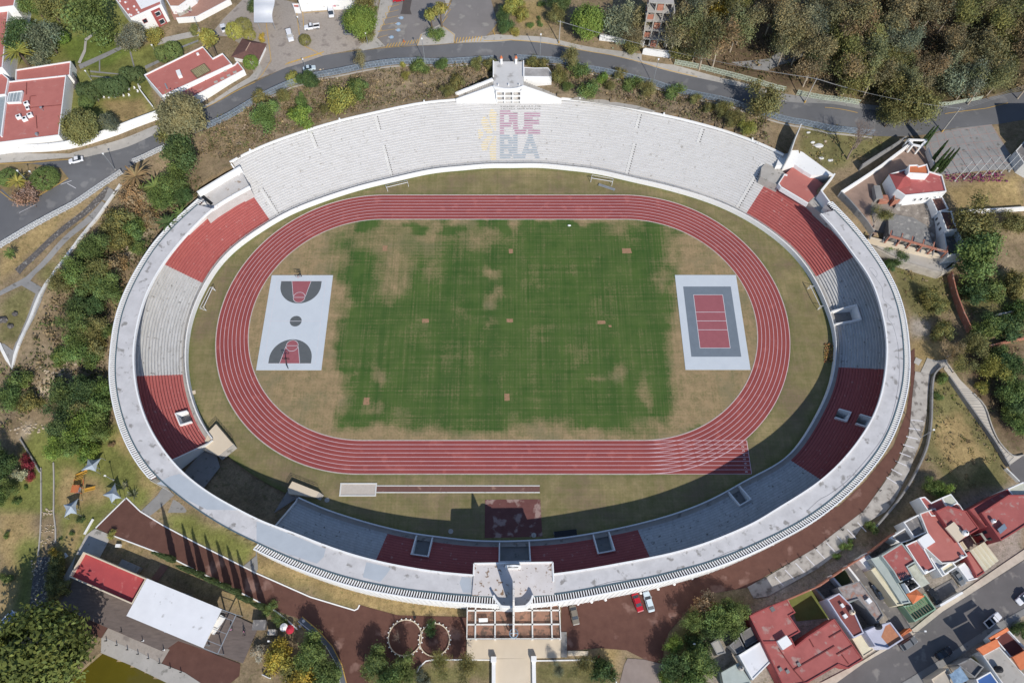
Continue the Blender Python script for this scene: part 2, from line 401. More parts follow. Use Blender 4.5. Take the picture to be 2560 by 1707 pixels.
zone('rock', 5, (1280,540),(1390,530),(1400,590),(1290,610))
zone('brown', 9, (0,150),(600,0),(1000,0),(1000,400),(500,500),(0,800))
zone('rock', 9, (380,300),(610,200),(640,260),(500,380),(440,520),(250,470),(300,420))
zone('rock', 9, (180,780),(320,740),(310,900),(200,900))
zone('lawn', 9, (330,760),(1050,760),(1200,900),(1480,1290),(1300,1568),(0,1568),(0,1300),(200,1200))
zone('straw', 9, (1050,880),(1160,880),(1390,1240),(1480,1300),(1440,1420),(1300,1300),(1260,1100))
zone('straw', 9, (520,1200),(900,1220),(1000,1450),(600,1560),(500,1450))
zone('straw', 13, (0,0),(330,0),(300,500),(120,900),(0,1000))
zone('lawn', 13, (180,300),(370,200),(280,850),(130,930))
zone('lawn', 13, (500,0),(1030,0),(700,420),(540,420))
zone('straw', 13, (560,150),(720,150),(700,450),(560,520))
zone('lawn', 13, (1480,0),(1800,0),(2350,330),(2240,490),(1500,120))
zone('straw', 13, (1560,420),(2350,820),(2350,1000),(2000,740),(1050,320),(1050,220))
zone('straw', 14, (-20,330),(300,440),(900,660),(1900,840),(1940,960),(1300,960),(950,850),(900,880),(0,560))
zone('olive', 14, (-20,520),(60,540),(900,820),(890,880),(0,565))
zone('dry', 14, (0,830),(180,900),(450,1140),(640,1200),(760,1568),(0,1568))
zone('lawn', 14, (0,840),(180,910),(330,1010),(150,960))
zone('olive', 14, (980,1380),(1080,1300),(1480,1400),(1560,1400),(2170,1360),(2170,1568),(1020,1568))
zone('olive', 14, (1500,1400),(2170,1370),(2170,1568),(1440,1568))
zone('olive', 15, (215,1360),(700,1340),(900,1440),(960,1568),(215,1568))
zone('straw', 15, (790,1250),(1040,1250),(990,1520),(920,1440),(830,1330))
zone('olive', 15, (1400,1180),(1600,900),(2100,760),(2150,900),(1800,1150),(1900,1500),(1370,1568))
zone('dry', 8, (600,300),(900,350),(1100,700),(1300,1350),(1500,1568),(2350,1568),(2350,300),(1650,250),(1650,950),(1250,860))
zone('straw', 8, (1650,120),(2340,60),(2330,330),(1780,370))
zone('olive', 8, (1150,860),(1640,950),(1700,1300),(1300,1350),(1200,1100))
zone('olive', 8, (1800,1000),(2350,900),(2350,1568),(1900,1568))
zone('grey', 8, (1290,1330),(1420,1380),(1480,1500),(1420,1568),(1290,1568))
zone('straw', 12, (1330,20),(1550,0),(1640,170),(1400,200))
zone('olive', 12, (1520,250),(1650,250),(2060,900),(2250,1300),(1700,1360),(1440,1020),(1500,500))
zone('straw', 12, (1500,700),(1750,640),(2000,1050),(1800,1250),(1560,1000))
zone('soil', 12, (1640,100),(2350,60),(2350,1000),(2250,1040),(1980,600))
zone('dark', 12, (1990,350),(2350,200),(2350,850),(2150,650))
zone('grey', 16, (-200,900),(1000,250),(2350,-300),(2350,1568),(-600,1568),(-600,1100))
zone('olive', 4, (240,1360),(320,1130),(950,1250),(1180,1290),(980,1440),(560,1568))
zone('dry', 3, (0,60),(420,20),(520,390),(0,320))
zone('straw', 3, (130,0),(330,0),(360,230),(60,250))
TV = .72 + .36*vnoise(5, 11) + .22*vnoise(2.6, 12) - .02
TINT *= TV[..., None]
def grid_mesh():
    mb = MB(); mb.v = list(zip(XX.ravel().tolist(), YY.ravel().tolist(), ZZT.ravel().tolist()))
    mb.f = [(j*GNX+i, j*GNX+i+1, (j+1)*GNX+i+1, (j+1)*GNX+i) for j in range(GNY-1) for i in range(GNX-1)]
    mb.c = [tuple(c) for c in TINT.reshape(-1, 3).tolist()]
    return mb
def ground_mat():
    m = bpy.data.materials.new('dry_ground'); m.use_nodes = True; nt = m.node_tree; N = nt.nodes; L = nt.links
    b = N['Principled BSDF']; b.inputs['Roughness'].default_value = .95; b.inputs['Specular IOR Level'].default_value = .1
    ca = N.new('ShaderNodeVertexColor'); ca.layer_name = 'tone'
    tc = N.new('ShaderNodeTexCoord'); out = ca.outputs[0]
    for sc, lo, hi, d in ((.55, .72, 1.25, 8), (2.4, .7, 1.3, 6)):
        n = N.new('ShaderNodeTexNoise'); n.inputs['Scale'].default_value = sc; n.inputs['Detail'].default_value = d; n.inputs['Roughness'].default_value = .7
        L.new(tc.outputs['Object'], n.inputs['Vector'])
        r = N.new('ShaderNodeMapRange'); r.inputs[1].default_value = .3; r.inputs[2].default_value = .7; r.inputs[3].default_value = lo; r.inputs[4].default_value = hi
        L.new(n.outputs[0], r.inputs[0])
        k = N.new('ShaderNodeMix'); k.data_type = 'RGBA'; k.blend_type = 'MULTIPLY'; k.inputs[0].default_value = 1
        L.new(out, k.inputs[6]); L.new(r.outputs[0], k.inputs[7]); out = k.outputs[2]
    n = N.new('ShaderNodeTexNoise'); n.inputs['Scale'].default_value = .9; n.inputs['Detail'].default_value = 7; L.new(tc.outputs['Object'], n.inputs['Vector'])
    r = N.new('ShaderNodeMapRange'); r.inputs[1].default_value = .56; r.inputs[2].default_value = .66; r.inputs[4].default_value = .45; L.new(n.outputs[0], r.inputs[0])
    k = N.new('ShaderNodeMix'); k.data_type = 'RGBA'; k.inputs[7].default_value = (*lin(86, 90, 50), 1); L.new(r.outputs[0], k.inputs[0]); L.new(out, k.inputs[6])
    L.new(k.outputs[2], b.inputs['Base Color']); return m
terrain = obj('terrain', grid_mesh(), ground_mat()); terrain['kind'] = 'structure'
far = MB(); far.add([(-3000,-3000,-3),(3000,-3000,-3),(3000,3000,-3),(-3000,3000,-3)], [(0,1,2,3)])
o = obj('ground', far, mat('far_ground', lin(128,110,82), lin(96,96,60), .02)); o['kind'] = 'structure'

def cdt_sheet(poly, step, zf, thick=0.0):
    poly = ccw(poly); n = len(poly); pts = []
    for i in range(n):
        a = Vector(poly[i]); b = Vector(poly[(i+1) % n]); k = max(1, int((b-a).length/step))
        pts += [a.lerp(b, t/k) for t in range(k)]
    m = len(pts); edges = [(i, (i+1) % m) for i in range(m)]
    xs = np.array([p.x for p in pts]); ys = np.array([p.y for p in pts])
    X, Y = np.meshgrid(np.arange(xs.min()+step*.5, xs.max(), step), np.arange(ys.min()+step*.5, ys.max(), step))
    ins = in_poly(X, Y, [(p.x, p.y) for p in pts])
    inner = [Vector((x, y)) for x, y in zip(X[ins], Y[ins])]
    r = delaunay_2d_cdt(pts + inner, edges, [list(range(m))], 1, 1e-5)
    mb = MB(); mb.v = [(p.x, p.y, zf(p.x, p.y)) for p in r[0]]; mb.f = [tuple(f) for f in r[2]]
    fl = []
    for f in mb.f:
        a, b, c = (Vector(mb.v[i]) for i in f[:3]); fl.append(f if (b-a).cross(c-a).z > 0 else f[::-1])
    mb.f = fl
    return mb
def sheet(name, poly, material, off=.08, step=2.5, parent=None):
    mb = cdt_sheet(poly, step, lambda x, y: terr(x, y)+off)
    o = obj(name, mb, material)
    if parent is None: o['kind'] = 'structure'
    return o
def ribbon_poly(path, w):
    L_ = []; R_ = []
    for i, p in enumerate(path):
        a = Vector(path[max(i-1, 0)][:2]); b = Vector(path[min(i+1, len(path)-1)][:2]); d = (b-a).normalized()
        nrm = Vector((-d.y, d.x)); q = Vector(p[:2]); L_.append(tuple(q+nrm*w/2)); R_.append(tuple(q-nrm*w/2))
    return L_ + R_[::-1]
def densify(path, step):
    out = []
    for i in range(len(path)-1):
        a = Vector(path[i]); b = Vector(path[i+1]); k = max(1, int((b-a).length/step)); out += [a.lerp(b, t/k) for t in range(k)]
    return out + [Vector(path[-1])]
def spline(path, sub=6):
    P = [Vector(p) for p in path]; out = []
    for i in range(len(P)-1):
        a, b, c, d = P[max(i-1, 0)], P[i], P[i+1], P[min(i+2, len(P)-1)]
        for k in range(sub):
            t = k/sub; out.append(.5*((2*b) + (c-a)*t + (2*a-5*b+4*c-d)*t*t + (3*b-a-3*c+d)*t**3))
    return out + [P[-1]]
def GP(*groups): return [G(n, x, y) for n, pts in groups for x, y in pts]
def strip(mb, path, w, off, step=1.5):
    """a painted or kerb strip that follows the ground"""
    path = densify([Vector((p[0], p[1])) for p in path], step); L_ = []; n = len(path)
    for i, p in enumerate(path):
        d = (path[min(i+1, n-1)] - path[max(i-1, 0)]).normalized(); nr = Vector((-d.y, d.x))
        for s in (1, -1):
            q = p + nr*s*w/2; L_.append((q.x, q.y, terr(q.x, q.y)+off))
    return mb.add(L_, [(2*i, 2*i+1, 2*i+3, 2*i+2) for i in range(n-1)])
def kerb(mb, path, w=.25, h=.15, step=2.0):
    path = densify([Vector((p[0], p[1])) for p in path], step); n = len(path); vs_ = []
    for i, p in enumerate(path):
        d = (path[min(i+1, n-1)] - path[max(i-1, 0)]).normalized(); nr = Vector((-d.y, d.x)); z = terr(p.x, p.y)
        for s, zz in ((1, -.3), (1, h), (-1, h), (-1, -.3)): q = p + nr*s*w/2; vs_.append((q.x, q.y, z+zz))
    fs = []
    for i in range(n-1):
        for k in range(4): fs.append((4*i+k, 4*i+(k+1) % 4, 4*i+4+(k+1) % 4, 4*i+4+k)[::-1])
    fs += [(0,1,2,3), (4*n-1,4*n-2,4*n-3,4*n-4)]
    return mb.add(vs_, fs)
def wall_path(mb, path, w, h, base=-.6, zt=None, step=2.5):
    """a wall that follows the ground (top h above it, or at fixed zt)"""
    path = densify([Vector((p[0], p[1])) for p in path], step); n = len(path); vs_ = []
    for i, p in enumerate(path):
        d = (path[min(i+1, n-1)] - path[max(i-1, 0)]).normalized(); nr = Vector((-d.y, d.x)); z = terr(p.x, p.y)
        top = z+h if zt is None else zt
        for s, zz in ((1, z+base), (1, top), (-1, top), (-1, z+base)): q = p + nr*s*w/2; vs_.append((q.x, q.y, zz))
    fs = []
    for i in range(n-1):
        for k in range(4): fs.append((4*i+k, 4*i+(k+1) % 4, 4*i+4+(k+1) % 4, 4*i+4+k)[::-1])
    fs += [(0,1,2,3), (4*n-1,4*n-2,4*n-3,4*n-4)]
    return mb.add(vs_, fs)
# ------------------------------------------------------------------ playing field
inner = [at(*vp(x, y)) for x, y in ((1171,503.5),(1171,1011.5),(568,770),(1742.5,770))]
TY0, TY1 = inner[1].y, inner[0].y; TR = (TY1-TY0)/2; TYC = (TY0+TY1)/2
TXL, TXR = inner[2].x + TR, inner[3].x - TR
LANE = 1.19
def oval(r, n=72, xl=TXL, xr=TXR):
    a = [(xr + r*math.cos(t), TYC + r*math.sin(t)) for t in np.linspace(-PI/2, PI/2, n)]
    b = [(xl + r*math.cos(t), TYC + r*math.sin(t)) for t in np.linspace(PI/2, 3*PI/2, n)]
    return a + b
PATCH = [(915,605,62,75,.95),(1000,540,60,34,.7),(905,660,46,34,.9),(1120,615,26,18,1),(1140,683,20,24,.9),(1515,640,22,42,.8),(870,865,24,17,1),(1420,850,35,22,.9),
 (1362,862,26,14,.8),(1478,905,16,40,.7),(1495,970,50,22,.8),(1435,520,50,28,.8),(880,570,60,60,.7),(1135,755,22,12,.7),(1060,700,26,30,.45),(1220,640,30,40,.35),(1300,610,50,30,.2),
 (1175,960,22,40,.35),(1290,975,60,20,.5),(930,970,50,30,.5),(1010,610,30,60,.55),(1545,760,20,70,.6),(1555,880,25,60,.8),(850,935,26,24,.7),(770,600,40,60,.6),(1100,560,40,30,.7),(1385,700,30,40,.25),
 (1235,760,25,40,.3),(1330,800,30,30,.3),(1040,820,40,30,.3),(960,760,40,20,.3)]
GREENB = [(843,518,30,15,1),(945,518,26,13,1),(1040,527,34,18,1),(1137,523,40,22,1),(835,575,14,40,.6),(930,640,12,30,.5),(940,545,25,10,.5),(1500,520,22,14,.9),(1590,985,30,10,.6),(880,735,50,40,.7)]
DRYB = [(700,560,70,60),(690,900,60,50),(760,930,60,40),(1650,600,60,60),(1640,930,60,50)]
_HN = np.random.RandomState(5).rand(256, 256)-.5
def hn(x, y):
    i, j = int(math.floor(x)), int(math.floor(y)); a, b = x-i, y-j; a = a*a*(3-2*a); b = b*b*(3-2*b); g = lambda p, q: _HN[p & 255, q & 255]
    return g(i,j)*(1-a)*(1-b)+g(i+1,j)*a*(1-b)+g(i,j+1)*(1-a)*b+g(i+1,j+1)*a*b
def field_fac(x, y):
    px, py = proj((x, y, 0)); u, v = px/1.08844, py/1.08844
    u, v = u + 40*hn(x/5.5, y/5.5) + 16*hn(x/2.1+50, y/2.1), v + 40*hn(x/5.5+90, y/5.5) + 18*hn(x/2.1+150, y/2.1)
    def ss(a, b, t): t = min(max((t-a)/(b-a), 0), 1); return t*t*(3-2*t)
    lx = 772 + 22*math.sin(v*.03) + (790-772)*(v > 850)
    g = ss(lx-22, lx+22, u) * (1-ss(1522+10*math.sin(v*.05), 1572, u)) * ss(500, 512, v) * (1-ss(972, 1004, v))
    g *= 1 - .62*(1-ss(505, 590, v))*(1-ss(1150, 1215, u))
    for cx, cy, rx, ry, s in PATCH:
        d = math.hypot((u-cx)/rx, (v-cy)/ry); g *= 1 - .8*s*(1-ss(.1, 1.3, d))
    for cx, cy, rx, ry, s in GREENB:
        d = math.hypot((u-cx)/rx, (v-cy)/ry); g = max(g, s*(1-ss(.6, 1.2, d)))
    return g
def field_tone(x, y):
    """R: green cover, G: outer dry ring darkness, B: bare soil"""
    out = math.hypot(max(0, TXL-x, x-TXR), y-TYC) > TR + 4*LANE
    if out:
        ed = abs(math.hypot(max(0, TXL-x, x-TXR), y-TYC) - TR - 8*LANE)
        g = .18 + .5*max(0, 1-ed/1.2)
        p = Vector((x, y)); ra = cur(RA, ang_of(p)); dd = (ra-Vector((OX, OY))).length - (p-Vector((OX, OY))).length
        g = max(g, .7*max(0, 1-dd/2.0)); return (g, 1, .0)
    return (field_fac(x, y), 0, 0)
fb = cdt_sheet(curve_poly(RA, 8, .4), 1.1, lambda x, y: 0.0)
fb.c = [field_tone(p[0], p[1]) for p in fb.v]
def field_mat():
    m = bpy.data.materials.new('mown_turf'); m.use_nodes = True; nt = m.node_tree; N = nt.nodes; L = nt.links
    b = N['Principled BSDF']; b.inputs['Roughness'].default_value = .95; b.inputs['Specular IOR Level'].default_value = .1
    tc = N.new('ShaderNodeTexCoord'); ca = N.new('ShaderNodeVertexColor'); ca.layer_name = 'tone'
    sx = N.new('ShaderNodeSeparateColor'); L.new(ca.outputs[0], sx.inputs[0])
    def noise(sc, d=6, stretch=None, ro=.65):
        n = N.new('ShaderNodeTexNoise'); n.inputs['Scale'].default_value = sc; n.inputs['Detail'].default_value = d; n.inputs['Roughness'].default_value = ro
        if stretch:
            mp = N.new('ShaderNodeMapping'); mp.inputs['Scale'].default_value = stretch; L.new(tc.outputs['Object'], mp.inputs[0]); L.new(mp.outputs[0], n.inputs['Vector'])
        else: L.new(tc.outputs['Object'], n.inputs['Vector'])
        return n.outputs[0]
    def math_(op, a, b_, clamp=False):
        k = N.new('ShaderNodeMath'); k.operation = op; k.use_clamp = clamp
        for i, s in enumerate((a, b_)):
            if isinstance(s, (int, float)): k.inputs[i].default_value = s
            else: L.new(s, k.inputs[i])
        return k.outputs[0]
    def ramp(s, a, b_, c=0, d=1):
        r = N.new('ShaderNodeMapRange'); L.new(s, r.inputs[0]); r.inputs[1].default_value = a; r.inputs[2].default_value = b_; r.inputs[3].default_value = c; r.inputs[4].default_value = d; return r.outputs[0]
    def mix(f_, a, b_):
        k = N.new('ShaderNodeMix'); k.data_type = 'RGBA'
        if isinstance(f_, float): k.inputs[0].default_value = f_
        else: L.new(f_, k.inputs[0])
        for i, s in ((6, a), (7, b_)):
            if isinstance(s, tuple): k.inputs[i].default_value = (*s, 1)
            else: L.new(s, k.inputs[i])
        return k.outputs[2]
    mow = math_('ADD', math_('MULTIPLY', noise(1.0, 4, (1.7, .03, 1)), .55), math_('MULTIPLY', noise(1.0, 4, (.03, 1.7, 1)), .55))   # crossed mowing passes
    n1 = noise(.22); n2 = noise(1.6, 6)
    f = math_('ADD', sx.outputs[0], math_('MULTIPLY', math_('SUBTRACT', n1, .5), .9))
    f = math_('ADD', f, math_('MULTIPLY', math_('SUBTRACT', n2, .5), 1.0))
    f = math_('ADD', f, math_('MULTIPLY', math_('SUBTRACT', mow, .55), 1.5))
    f = ramp(f, -.05, .95)
    green = mix(ramp(noise(.16), .35, .65), lin(62, 90, 42), lin(82, 104, 52))
    green = mix(ramp(mow, .38, .62), lin(96, 108, 64), green); green = mix(ramp(noise(1.0, 2, (.12, .004, 1)), .5, .66, 0, .45), green, lin(56, 84, 42))
    tan = mix(ramp(noise(.4), .35, .65), lin(168, 144, 110), lin(144, 126, 94))
    tan = mix(ramp(noise(.09, 4), .5, .68), tan, lin(138, 126, 96))
    olive = mix(ramp(noise(.3), .32, .68), lin(154, 138, 104), lin(126, 116, 80))
    olive = mix(ramp(noise(.07, 6), .46, .62), olive, lin(134, 116, 94)); olive = mix(ramp(noise(.05, 4), .52, .7), olive, lin(164, 146, 108))
    base = mix(sx.outputs[1], tan, olive)
    col = mix(f, base, mix(sx.outputs[1], green, lin(96, 104, 58)))
    L.new(col, b.inputs['Base Color']); return m
fld = obj('field_grass', fb, field_mat()); fld['kind'] = 'structure'
# bare patches of dug soil in the turf
for i, (n, x, y, a, b_) in enumerate(((7,1055,735,2.9,1.9),(7,-10,738,1.3,1.7),(6,1185,712,1.6,2.0),(6,1557,1377,2.1,1.4),(6,2330,1375,2.0,1.2),(7,820,1390,2.6,1.2),(10,1015,545,1.7,2.2),(10,2305,508,1.6,2.2),(7,900,1425,.9,.7))):
    c = Z(n, x, y, 0); mb = MB()
    mb.flat([(c.x+sx_*a/2*random.Random(i*9+k).uniform(.85, 1.1), c.y+sy_*b_/2) for k, (sx_, sy_) in enumerate(((-1,-1),(0,-1.05),(1,-.9),(1,.2),(.95,1),(0,.95),(-1,1)))], .02)
    o = obj('soil_patch', mb, mat('dug_soil', lin(172,136,106), lin(150,116,90), 2.5, speck=lin(110,110,70), speck_scale=2.2)); o['kind'] = 'structure'
# ------------------------------------------------------------------ running track
trk = thing('running_track', 'red eight lane running track with white lane lines round the grass field', 'running track', (0, TYC, 0))
RO = TR + 8*LANE
mb = MB(); a = oval(TR); b_ = oval(RO); n = len(a)
mb.add([(*p, .03) for p in a] + [(*p, .03) for p in b_], [(i, n+i, n+(i+1) % n, (i+1) % n) for i in range(n)])
chute = [Z(11, 2155, 915, 0), Z(11, 2203, 1242, 0)]
M_TRACK = mat('red_track_rubber', lin(158,80,74), lin(140,68,66), .1, 9, .85, .22, speck=lin(164,88,82), speck_scale=.3, speck_th=.62)
mb2 = MB()
CH = [(TXR-12, -TR), (chute[0].x, -TR), (chute[1].x, -RO), (TXR-12, -RO)]
mb2.flat([(TXR+2, TYC-RO+.02), (chute[1].x, TYC-RO+.02), (chute[0].x, TYC-TR), (TXR+2, TYC-TR)], .034)
part(trk, 'track_surface', mb, M_TRACK); part(trk, 'straight_extension', mb2, M_TRACK)
lm = MB()
for k in range(9):
    r = TR + k*LANE; q = oval(r, 96); q = q + [q[0]]
    w = .14 if 0 < k < 8 else .2
    L1 = oval(r-w/2, 96); L2 = oval(r+w/2, 96); n = len(L1)
    lm.add([(*p, .04) for p in L1] + [(*p, .04) for p in L2], [(i, n+i, n+(i+1) % n, (i+1) % n) for i in range(n)])
    xe = chute[0].x + (chute[1].x-chute[0].x)*k/8; y = TYC - r
    lm.add([(TXR, y-.07, .042), (xe, y-.07, .042), (xe, y+.07, .042), (TXR, y+.07, .042)], [(0,1,2,3)])
lm.add([(chute[0].x-.08, TYC-TR, .044), (chute[1].x-.08, TYC-RO, .044), (chute[1].x+.1, TYC-RO, .044), (chute[0].x+.1, TYC-TR, .044)], [(3,2,1,0)])
part(trk, 'lane_lines', lm, M_LINE)
def text_mesh(body, size, align='CENTER'):
    cu = bpy.data.curves.new('lettering', 'FONT'); cu.body = body; cu.size = size; cu.align_x = align; cu.align_y = 'CENTER'; cu.resolution_u = 3
    o = bpy.data.objects.new('lettering', cu); C.objects.link(o); bpy.context.view_layer.update()
    me = o.to_mesh(); v = [tuple(p.co) for p in me.vertices]; f = [tuple(p.vertices) for p in me.polygons]
    o.to_mesh_clear(); bpy.data.objects.remove(o); bpy.data.curves.remove(cu)
    return v, f
num = MB()
for k in range(8):
    v, f = text_mesh(str(k+1), 1.0); r = TYC - TR - (k+.5)*LANE; x = chute[0].x - 1.3 + (chute[1].x-chute[0].x)*k/8
    num.add([(x - q[1], r + q[0], .045) for q in v], f)
pieces(trk, 'lane_number', num, mat('number_paint', lin(236,228,228), lin(226,216,216)))
kb = MB()
for r in (TR-.08, RO+.1):
    L1 = oval(r-.1, 96); L2 = oval(r+.1, 96); n = len(L1)
    vs_ = [(*p, zz) for p in L1 for zz in (0, .07)] + [(*p, zz) for p in L2 for zz in (0, .07)]
    fs = []
    for i in range(n):
        j = (i+1) % n
        if r > TR+2 and L1[i][1] < TYC and L1[i][0] > TXR+1: continue
        fs += [(2*i, 2*i+1, 2*j+1, 2*j), (2*i+1, 2*n+2*i+1, 2*n+2*j+1, 2*j+1), (2*n+2*i+1, 2*n+2*i, 2*n+2*j, 2*n+2*j+1)]
    kb.add(vs_, fs)
part(trk, 'kerb', kb, mat('worn_kerb', lin(206,198,190), lin(170,160,146), 1.2))
# ------------------------------------------------------------------ courts
def court_base(name, label, cat, pts):
    p = [Z(*q, 0) for q in pts]; x0 = (p[0].x+p[3].x)/2; x1 = (p[1].x+p[2].x)/2; y1 = (p[0].y+p[1].y)/2; y0 = (p[2].y+p[3].y)/2
    t = thing(name, label, cat, ((x0+x1)/2, (y0+y1)/2, 0)); mb = MB(); mb.prism([(x0,y0),(x1,y0),(x1,y1),(x0,y1)], -.1, .1)
    part(t, 'slab', mb, mat('pale_court_paint', lin(206,212,217), lin(196,203,209), .25, 8, .85, .3)); return t, (x0+x1)/2, (y0+y1)/2, x1-x0, y1-y0
M_COURTRED = mat('court_red_paint', lin(164,98,104), lin(150,88,94), .5, 6, .85, .3)
M_COURTGREY = mat('court_grey_paint', lin(100,104,106), lin(92,96,98), .5)
M_CLINE = mat('court_white_line', lin(216,216,220), lin(204,200,204))
bc, bx, by, bw, bh = court_base('basketball_court', 'pale grey basketball court with dark three point areas and red keys', 'basketball court', ((6,147,958),(6,711,962),(10,596,262),(10,0,262)))
hw, hh = 7.6, 14.0
def ell(cx, cy, r, a0, a1, n=28, ry=None): return [(cx + r*math.cos(t), cy + (ry or r)*math.sin(t)) for t in np.linspace(a0, a1, n)]
def path_strip(mb, pts, w, z):
    pts = [Vector(p[:2]) for p in pts]; n = len(pts); vs_ = []
    for i, p in enumerate(pts):
        d = (pts[min(i+1, n-1)]-pts[max(i-1, 0)]).normalized(); nr = Vector((-d.y, d.x))
        vs_ += [(*(p+nr*w/2), z), (*(p-nr*w/2), z)]
    mb.add(vs_, [(2*i, 2*i+1, 2*i+3, 2*i+2) for i in range(n-1)])
g, r_, l_ = MB(), MB(), MB()
for s in (1, -1):
    e = by + s*hh
    arc = [(bx-6.3, e), (bx-6.3, e-s*1.5)] + ell(bx, e-s*1.6, 6.3, PI, 2*PI, 30)[1:-1] if s > 0 else [(bx-6.3, e)] + ell(bx, e-s*1.6, 6.3, PI, 0, 30)
    arc = arc + [(bx+6.3, e)]
    g.flat(arc, .104)
    r_.flat([(bx-3, e), (bx+3, e), (bx+1.8, e-s*5.8), (bx-1.8, e-s*5.8)], .108); r_.flat(ell(bx, e-s*5.8, 1.8, 0, 2*PI, 28)[:-1], .1095)
    for q in ([(bx-3, e), (bx-1.8, e-s*5.8)], [(bx+3, e), (bx+1.8, e-s*5.8)], [(bx-1.8, e-s*5.8), (bx+1.8, e-s*5.8)], ell(bx, e-s*5.8, 1.8, 0, 2*PI, 32)): path_strip(l_, q, .13, .114)
g.flat(ell(bx, by, 1.8, 0, 2*PI, 32)[:-1], .104)
for q in ([(bx-hw, by-hh), (bx+hw, by-hh)], [(bx-hw, by+hh), (bx+hw, by+hh)], [(bx-hw, by-hh), (bx-hw, by+hh)], [(bx+hw, by-hh), (bx+hw, by+hh)], [(bx-hw, by), (bx+hw, by)]): path_strip(l_, q, .13, .114)
part(bc, 'three_point_area', g, M_COURTGREY); pieces(bc, 'key', r_, M_COURTRED); part(bc, 'line_markings', l_, M_CLINE)
vc, vx, vy, vw, vh = court_base('volleyball_court', 'pale volleyball court with grey surround and red playing area in two halves', 'volleyball court', ((7,1492,958),(7,2053,958),(11,2192,262),(11,1595,256)))
p0 = Z(7, 1563, 1062, .1); p1 = Z(11, 2110, 138, .1); q0 = Z(7, 1660, 1138, .1); q1 = Z(11, 2005, 58, .1)
g, r_, l_ = MB(), MB(), MB()
gw = abs(p1.x-p0.x)/2; gw = 7.4
g.flat([(vx-gw, p1.y), (vx+gw, p1.y), (vx+gw, p0.y), (vx-gw, p0.y)], .104); part(vc, 'surround', g, mat('court_slate_paint', lin(122,132,142), lin(112,122,132), .4))
rw = 4.5
r_.flat([(vx-rw, q1.y), (vx+rw, q1.y), (vx+rw, q0.y), (vx-rw, q0.y)], .108); part(vc, 'playing_area', r_, M_COURTRED)
for y in (q0.y, q1.y, (q0.y+q1.y)/2, (q0.y+q1.y)/2+3, (q0.y+q1.y)/2-3): path_strip(l_, [(vx-rw, y), (vx+rw, y)], .14, .113)
for x in (-rw, rw): path_strip(l_, [(vx+x, q1.y), (vx+x, q0.y)], .14, .114)
part(vc, 'line_markings', l_, M_CLINE)
def hoop(y, s, label):
    t = thing('basketball_hoop', label, 'basketball hoop', (bx-.2, y, .1), 'basketball hoops at the court ends'); mb = MB()
    mb.tube([(bx-.2, y, 0), (bx-.2, y-s*.3, 2.4), (bx-.2, y-s*1.6, 3.5)], .12, 8); mb.beam((bx-.2, y-s*.1, 1.2), (bx-.2, y-s*1.5, 3.1), .1, .1); part(t, 'pole', mb, M_BLACK)
    mb = MB()
    for a_, b2 in (((-.9,2.9),(.9,2.9)),((-.9,3.95),(.9,3.95)),((-.9,2.9),(-.9,3.95)),((.9,2.9),(.9,3.95)),((-.3,3.1),(-.3,3.6)),((.3,3.1),(.3,3.6)),((-.3,3.6),(.3,3.6))):
        mb.beam((bx-.2+a_[0], y-s*1.7, a_[1]), (bx-.2+b2[0], y-s*1.7, b2[1]), .1, .1)
    part(t, 'backboard', mb, M_BLACK)
    mb = MB(); mb.tube([(bx-.2+.23*math.cos(q), y-s*2.0+.23*math.sin(q), 3.05) for q in np.linspace(0, 2*PI, 13)], .03, 5); part(t, 'rim', mb, mat('orange_rim', lin(200,80,60)))
hoop(by+hh+1.7, 1, 'black basketball hoop on the north end of the court toward the red track'); hoop(by-hh-1.6, -1, 'black basketball hoop over the red key at the south end of the court')
# long jump
lj = thing('long_jump_pit', 'long jump sand pit in a white kerb with a narrow brown runway', 'long jump pit', tuple(Z(10, 930, 1355, 0)))
p = [Z(10, x, y, 0) for x, y in ((780,1302),(1103,1305),(1098,1412),(773,1412))]; c = sum(p, Vector())/4; hx, hy = 5.0*.9, 1.75
hx = (p[1].x-p[0].x+p[2].x-p[3].x)/4; hy = (p[0].y-p[3].y)/2
mb = MB(); mb.flat([(c.x-hx,c.y-hy),(c.x+hx,c.y-hy),(c.x+hx,c.y+hy),(c.x-hx,c.y+hy)], .06); part(lj, 'sand', mb, mat('pale_sand', lin(204,194,184), lin(190,180,168), 1.5))
mb = MB()
for sx_, sy_, dx, dy in ((0,1,2*hx+.4,.35),(0,-1,2*hx+.4,.35)): mb.box((c.x, c.y+sy_*hy, .1), (dx, dy, .2))
for s in (-1, 1): mb.box((c.x+s*hx, c.y, .1), (.35, 2*hy-.36, .2))
xe = Z(11, 255, 1350, 0).x
ra, rb = Z(10, 1600, 1322, 0).y, Z(10, 1600, 1383, 0).y
for y in (ra, rb): mb.box(((c.x+hx+.2+xe)/2, y, .06), (xe-c.x-hx-.2, .26, .12))
part(lj, 'kerb', mb, M_WHITE2)
mb = MB(); mb.flat([(c.x+hx+.2, rb+.13), (xe, rb+.13), (xe, ra-.13), (c.x+hx+.2, ra-.13)], .03); part(lj, 'runway', mb, mat('cinder_runway', lin(122,88,80), lin(108,78,70), 1.0, speck=lin(150,118,104), speck_scale=.5))
mb = MB(); mb.flat([at(*vp(x_, y_))[:2] for x_, y_ in ((1114,1147),(1241,1146),(1246,1232),(1113,1235))], .025)
o = obj('maroon_pavement', mb, mat('maroon_paving', lin(118,78,74), lin(104,66,62), .5, speck=lin(160,136,128), speck_scale=.35, speck_th=.58)); o['kind'] = 'structure'
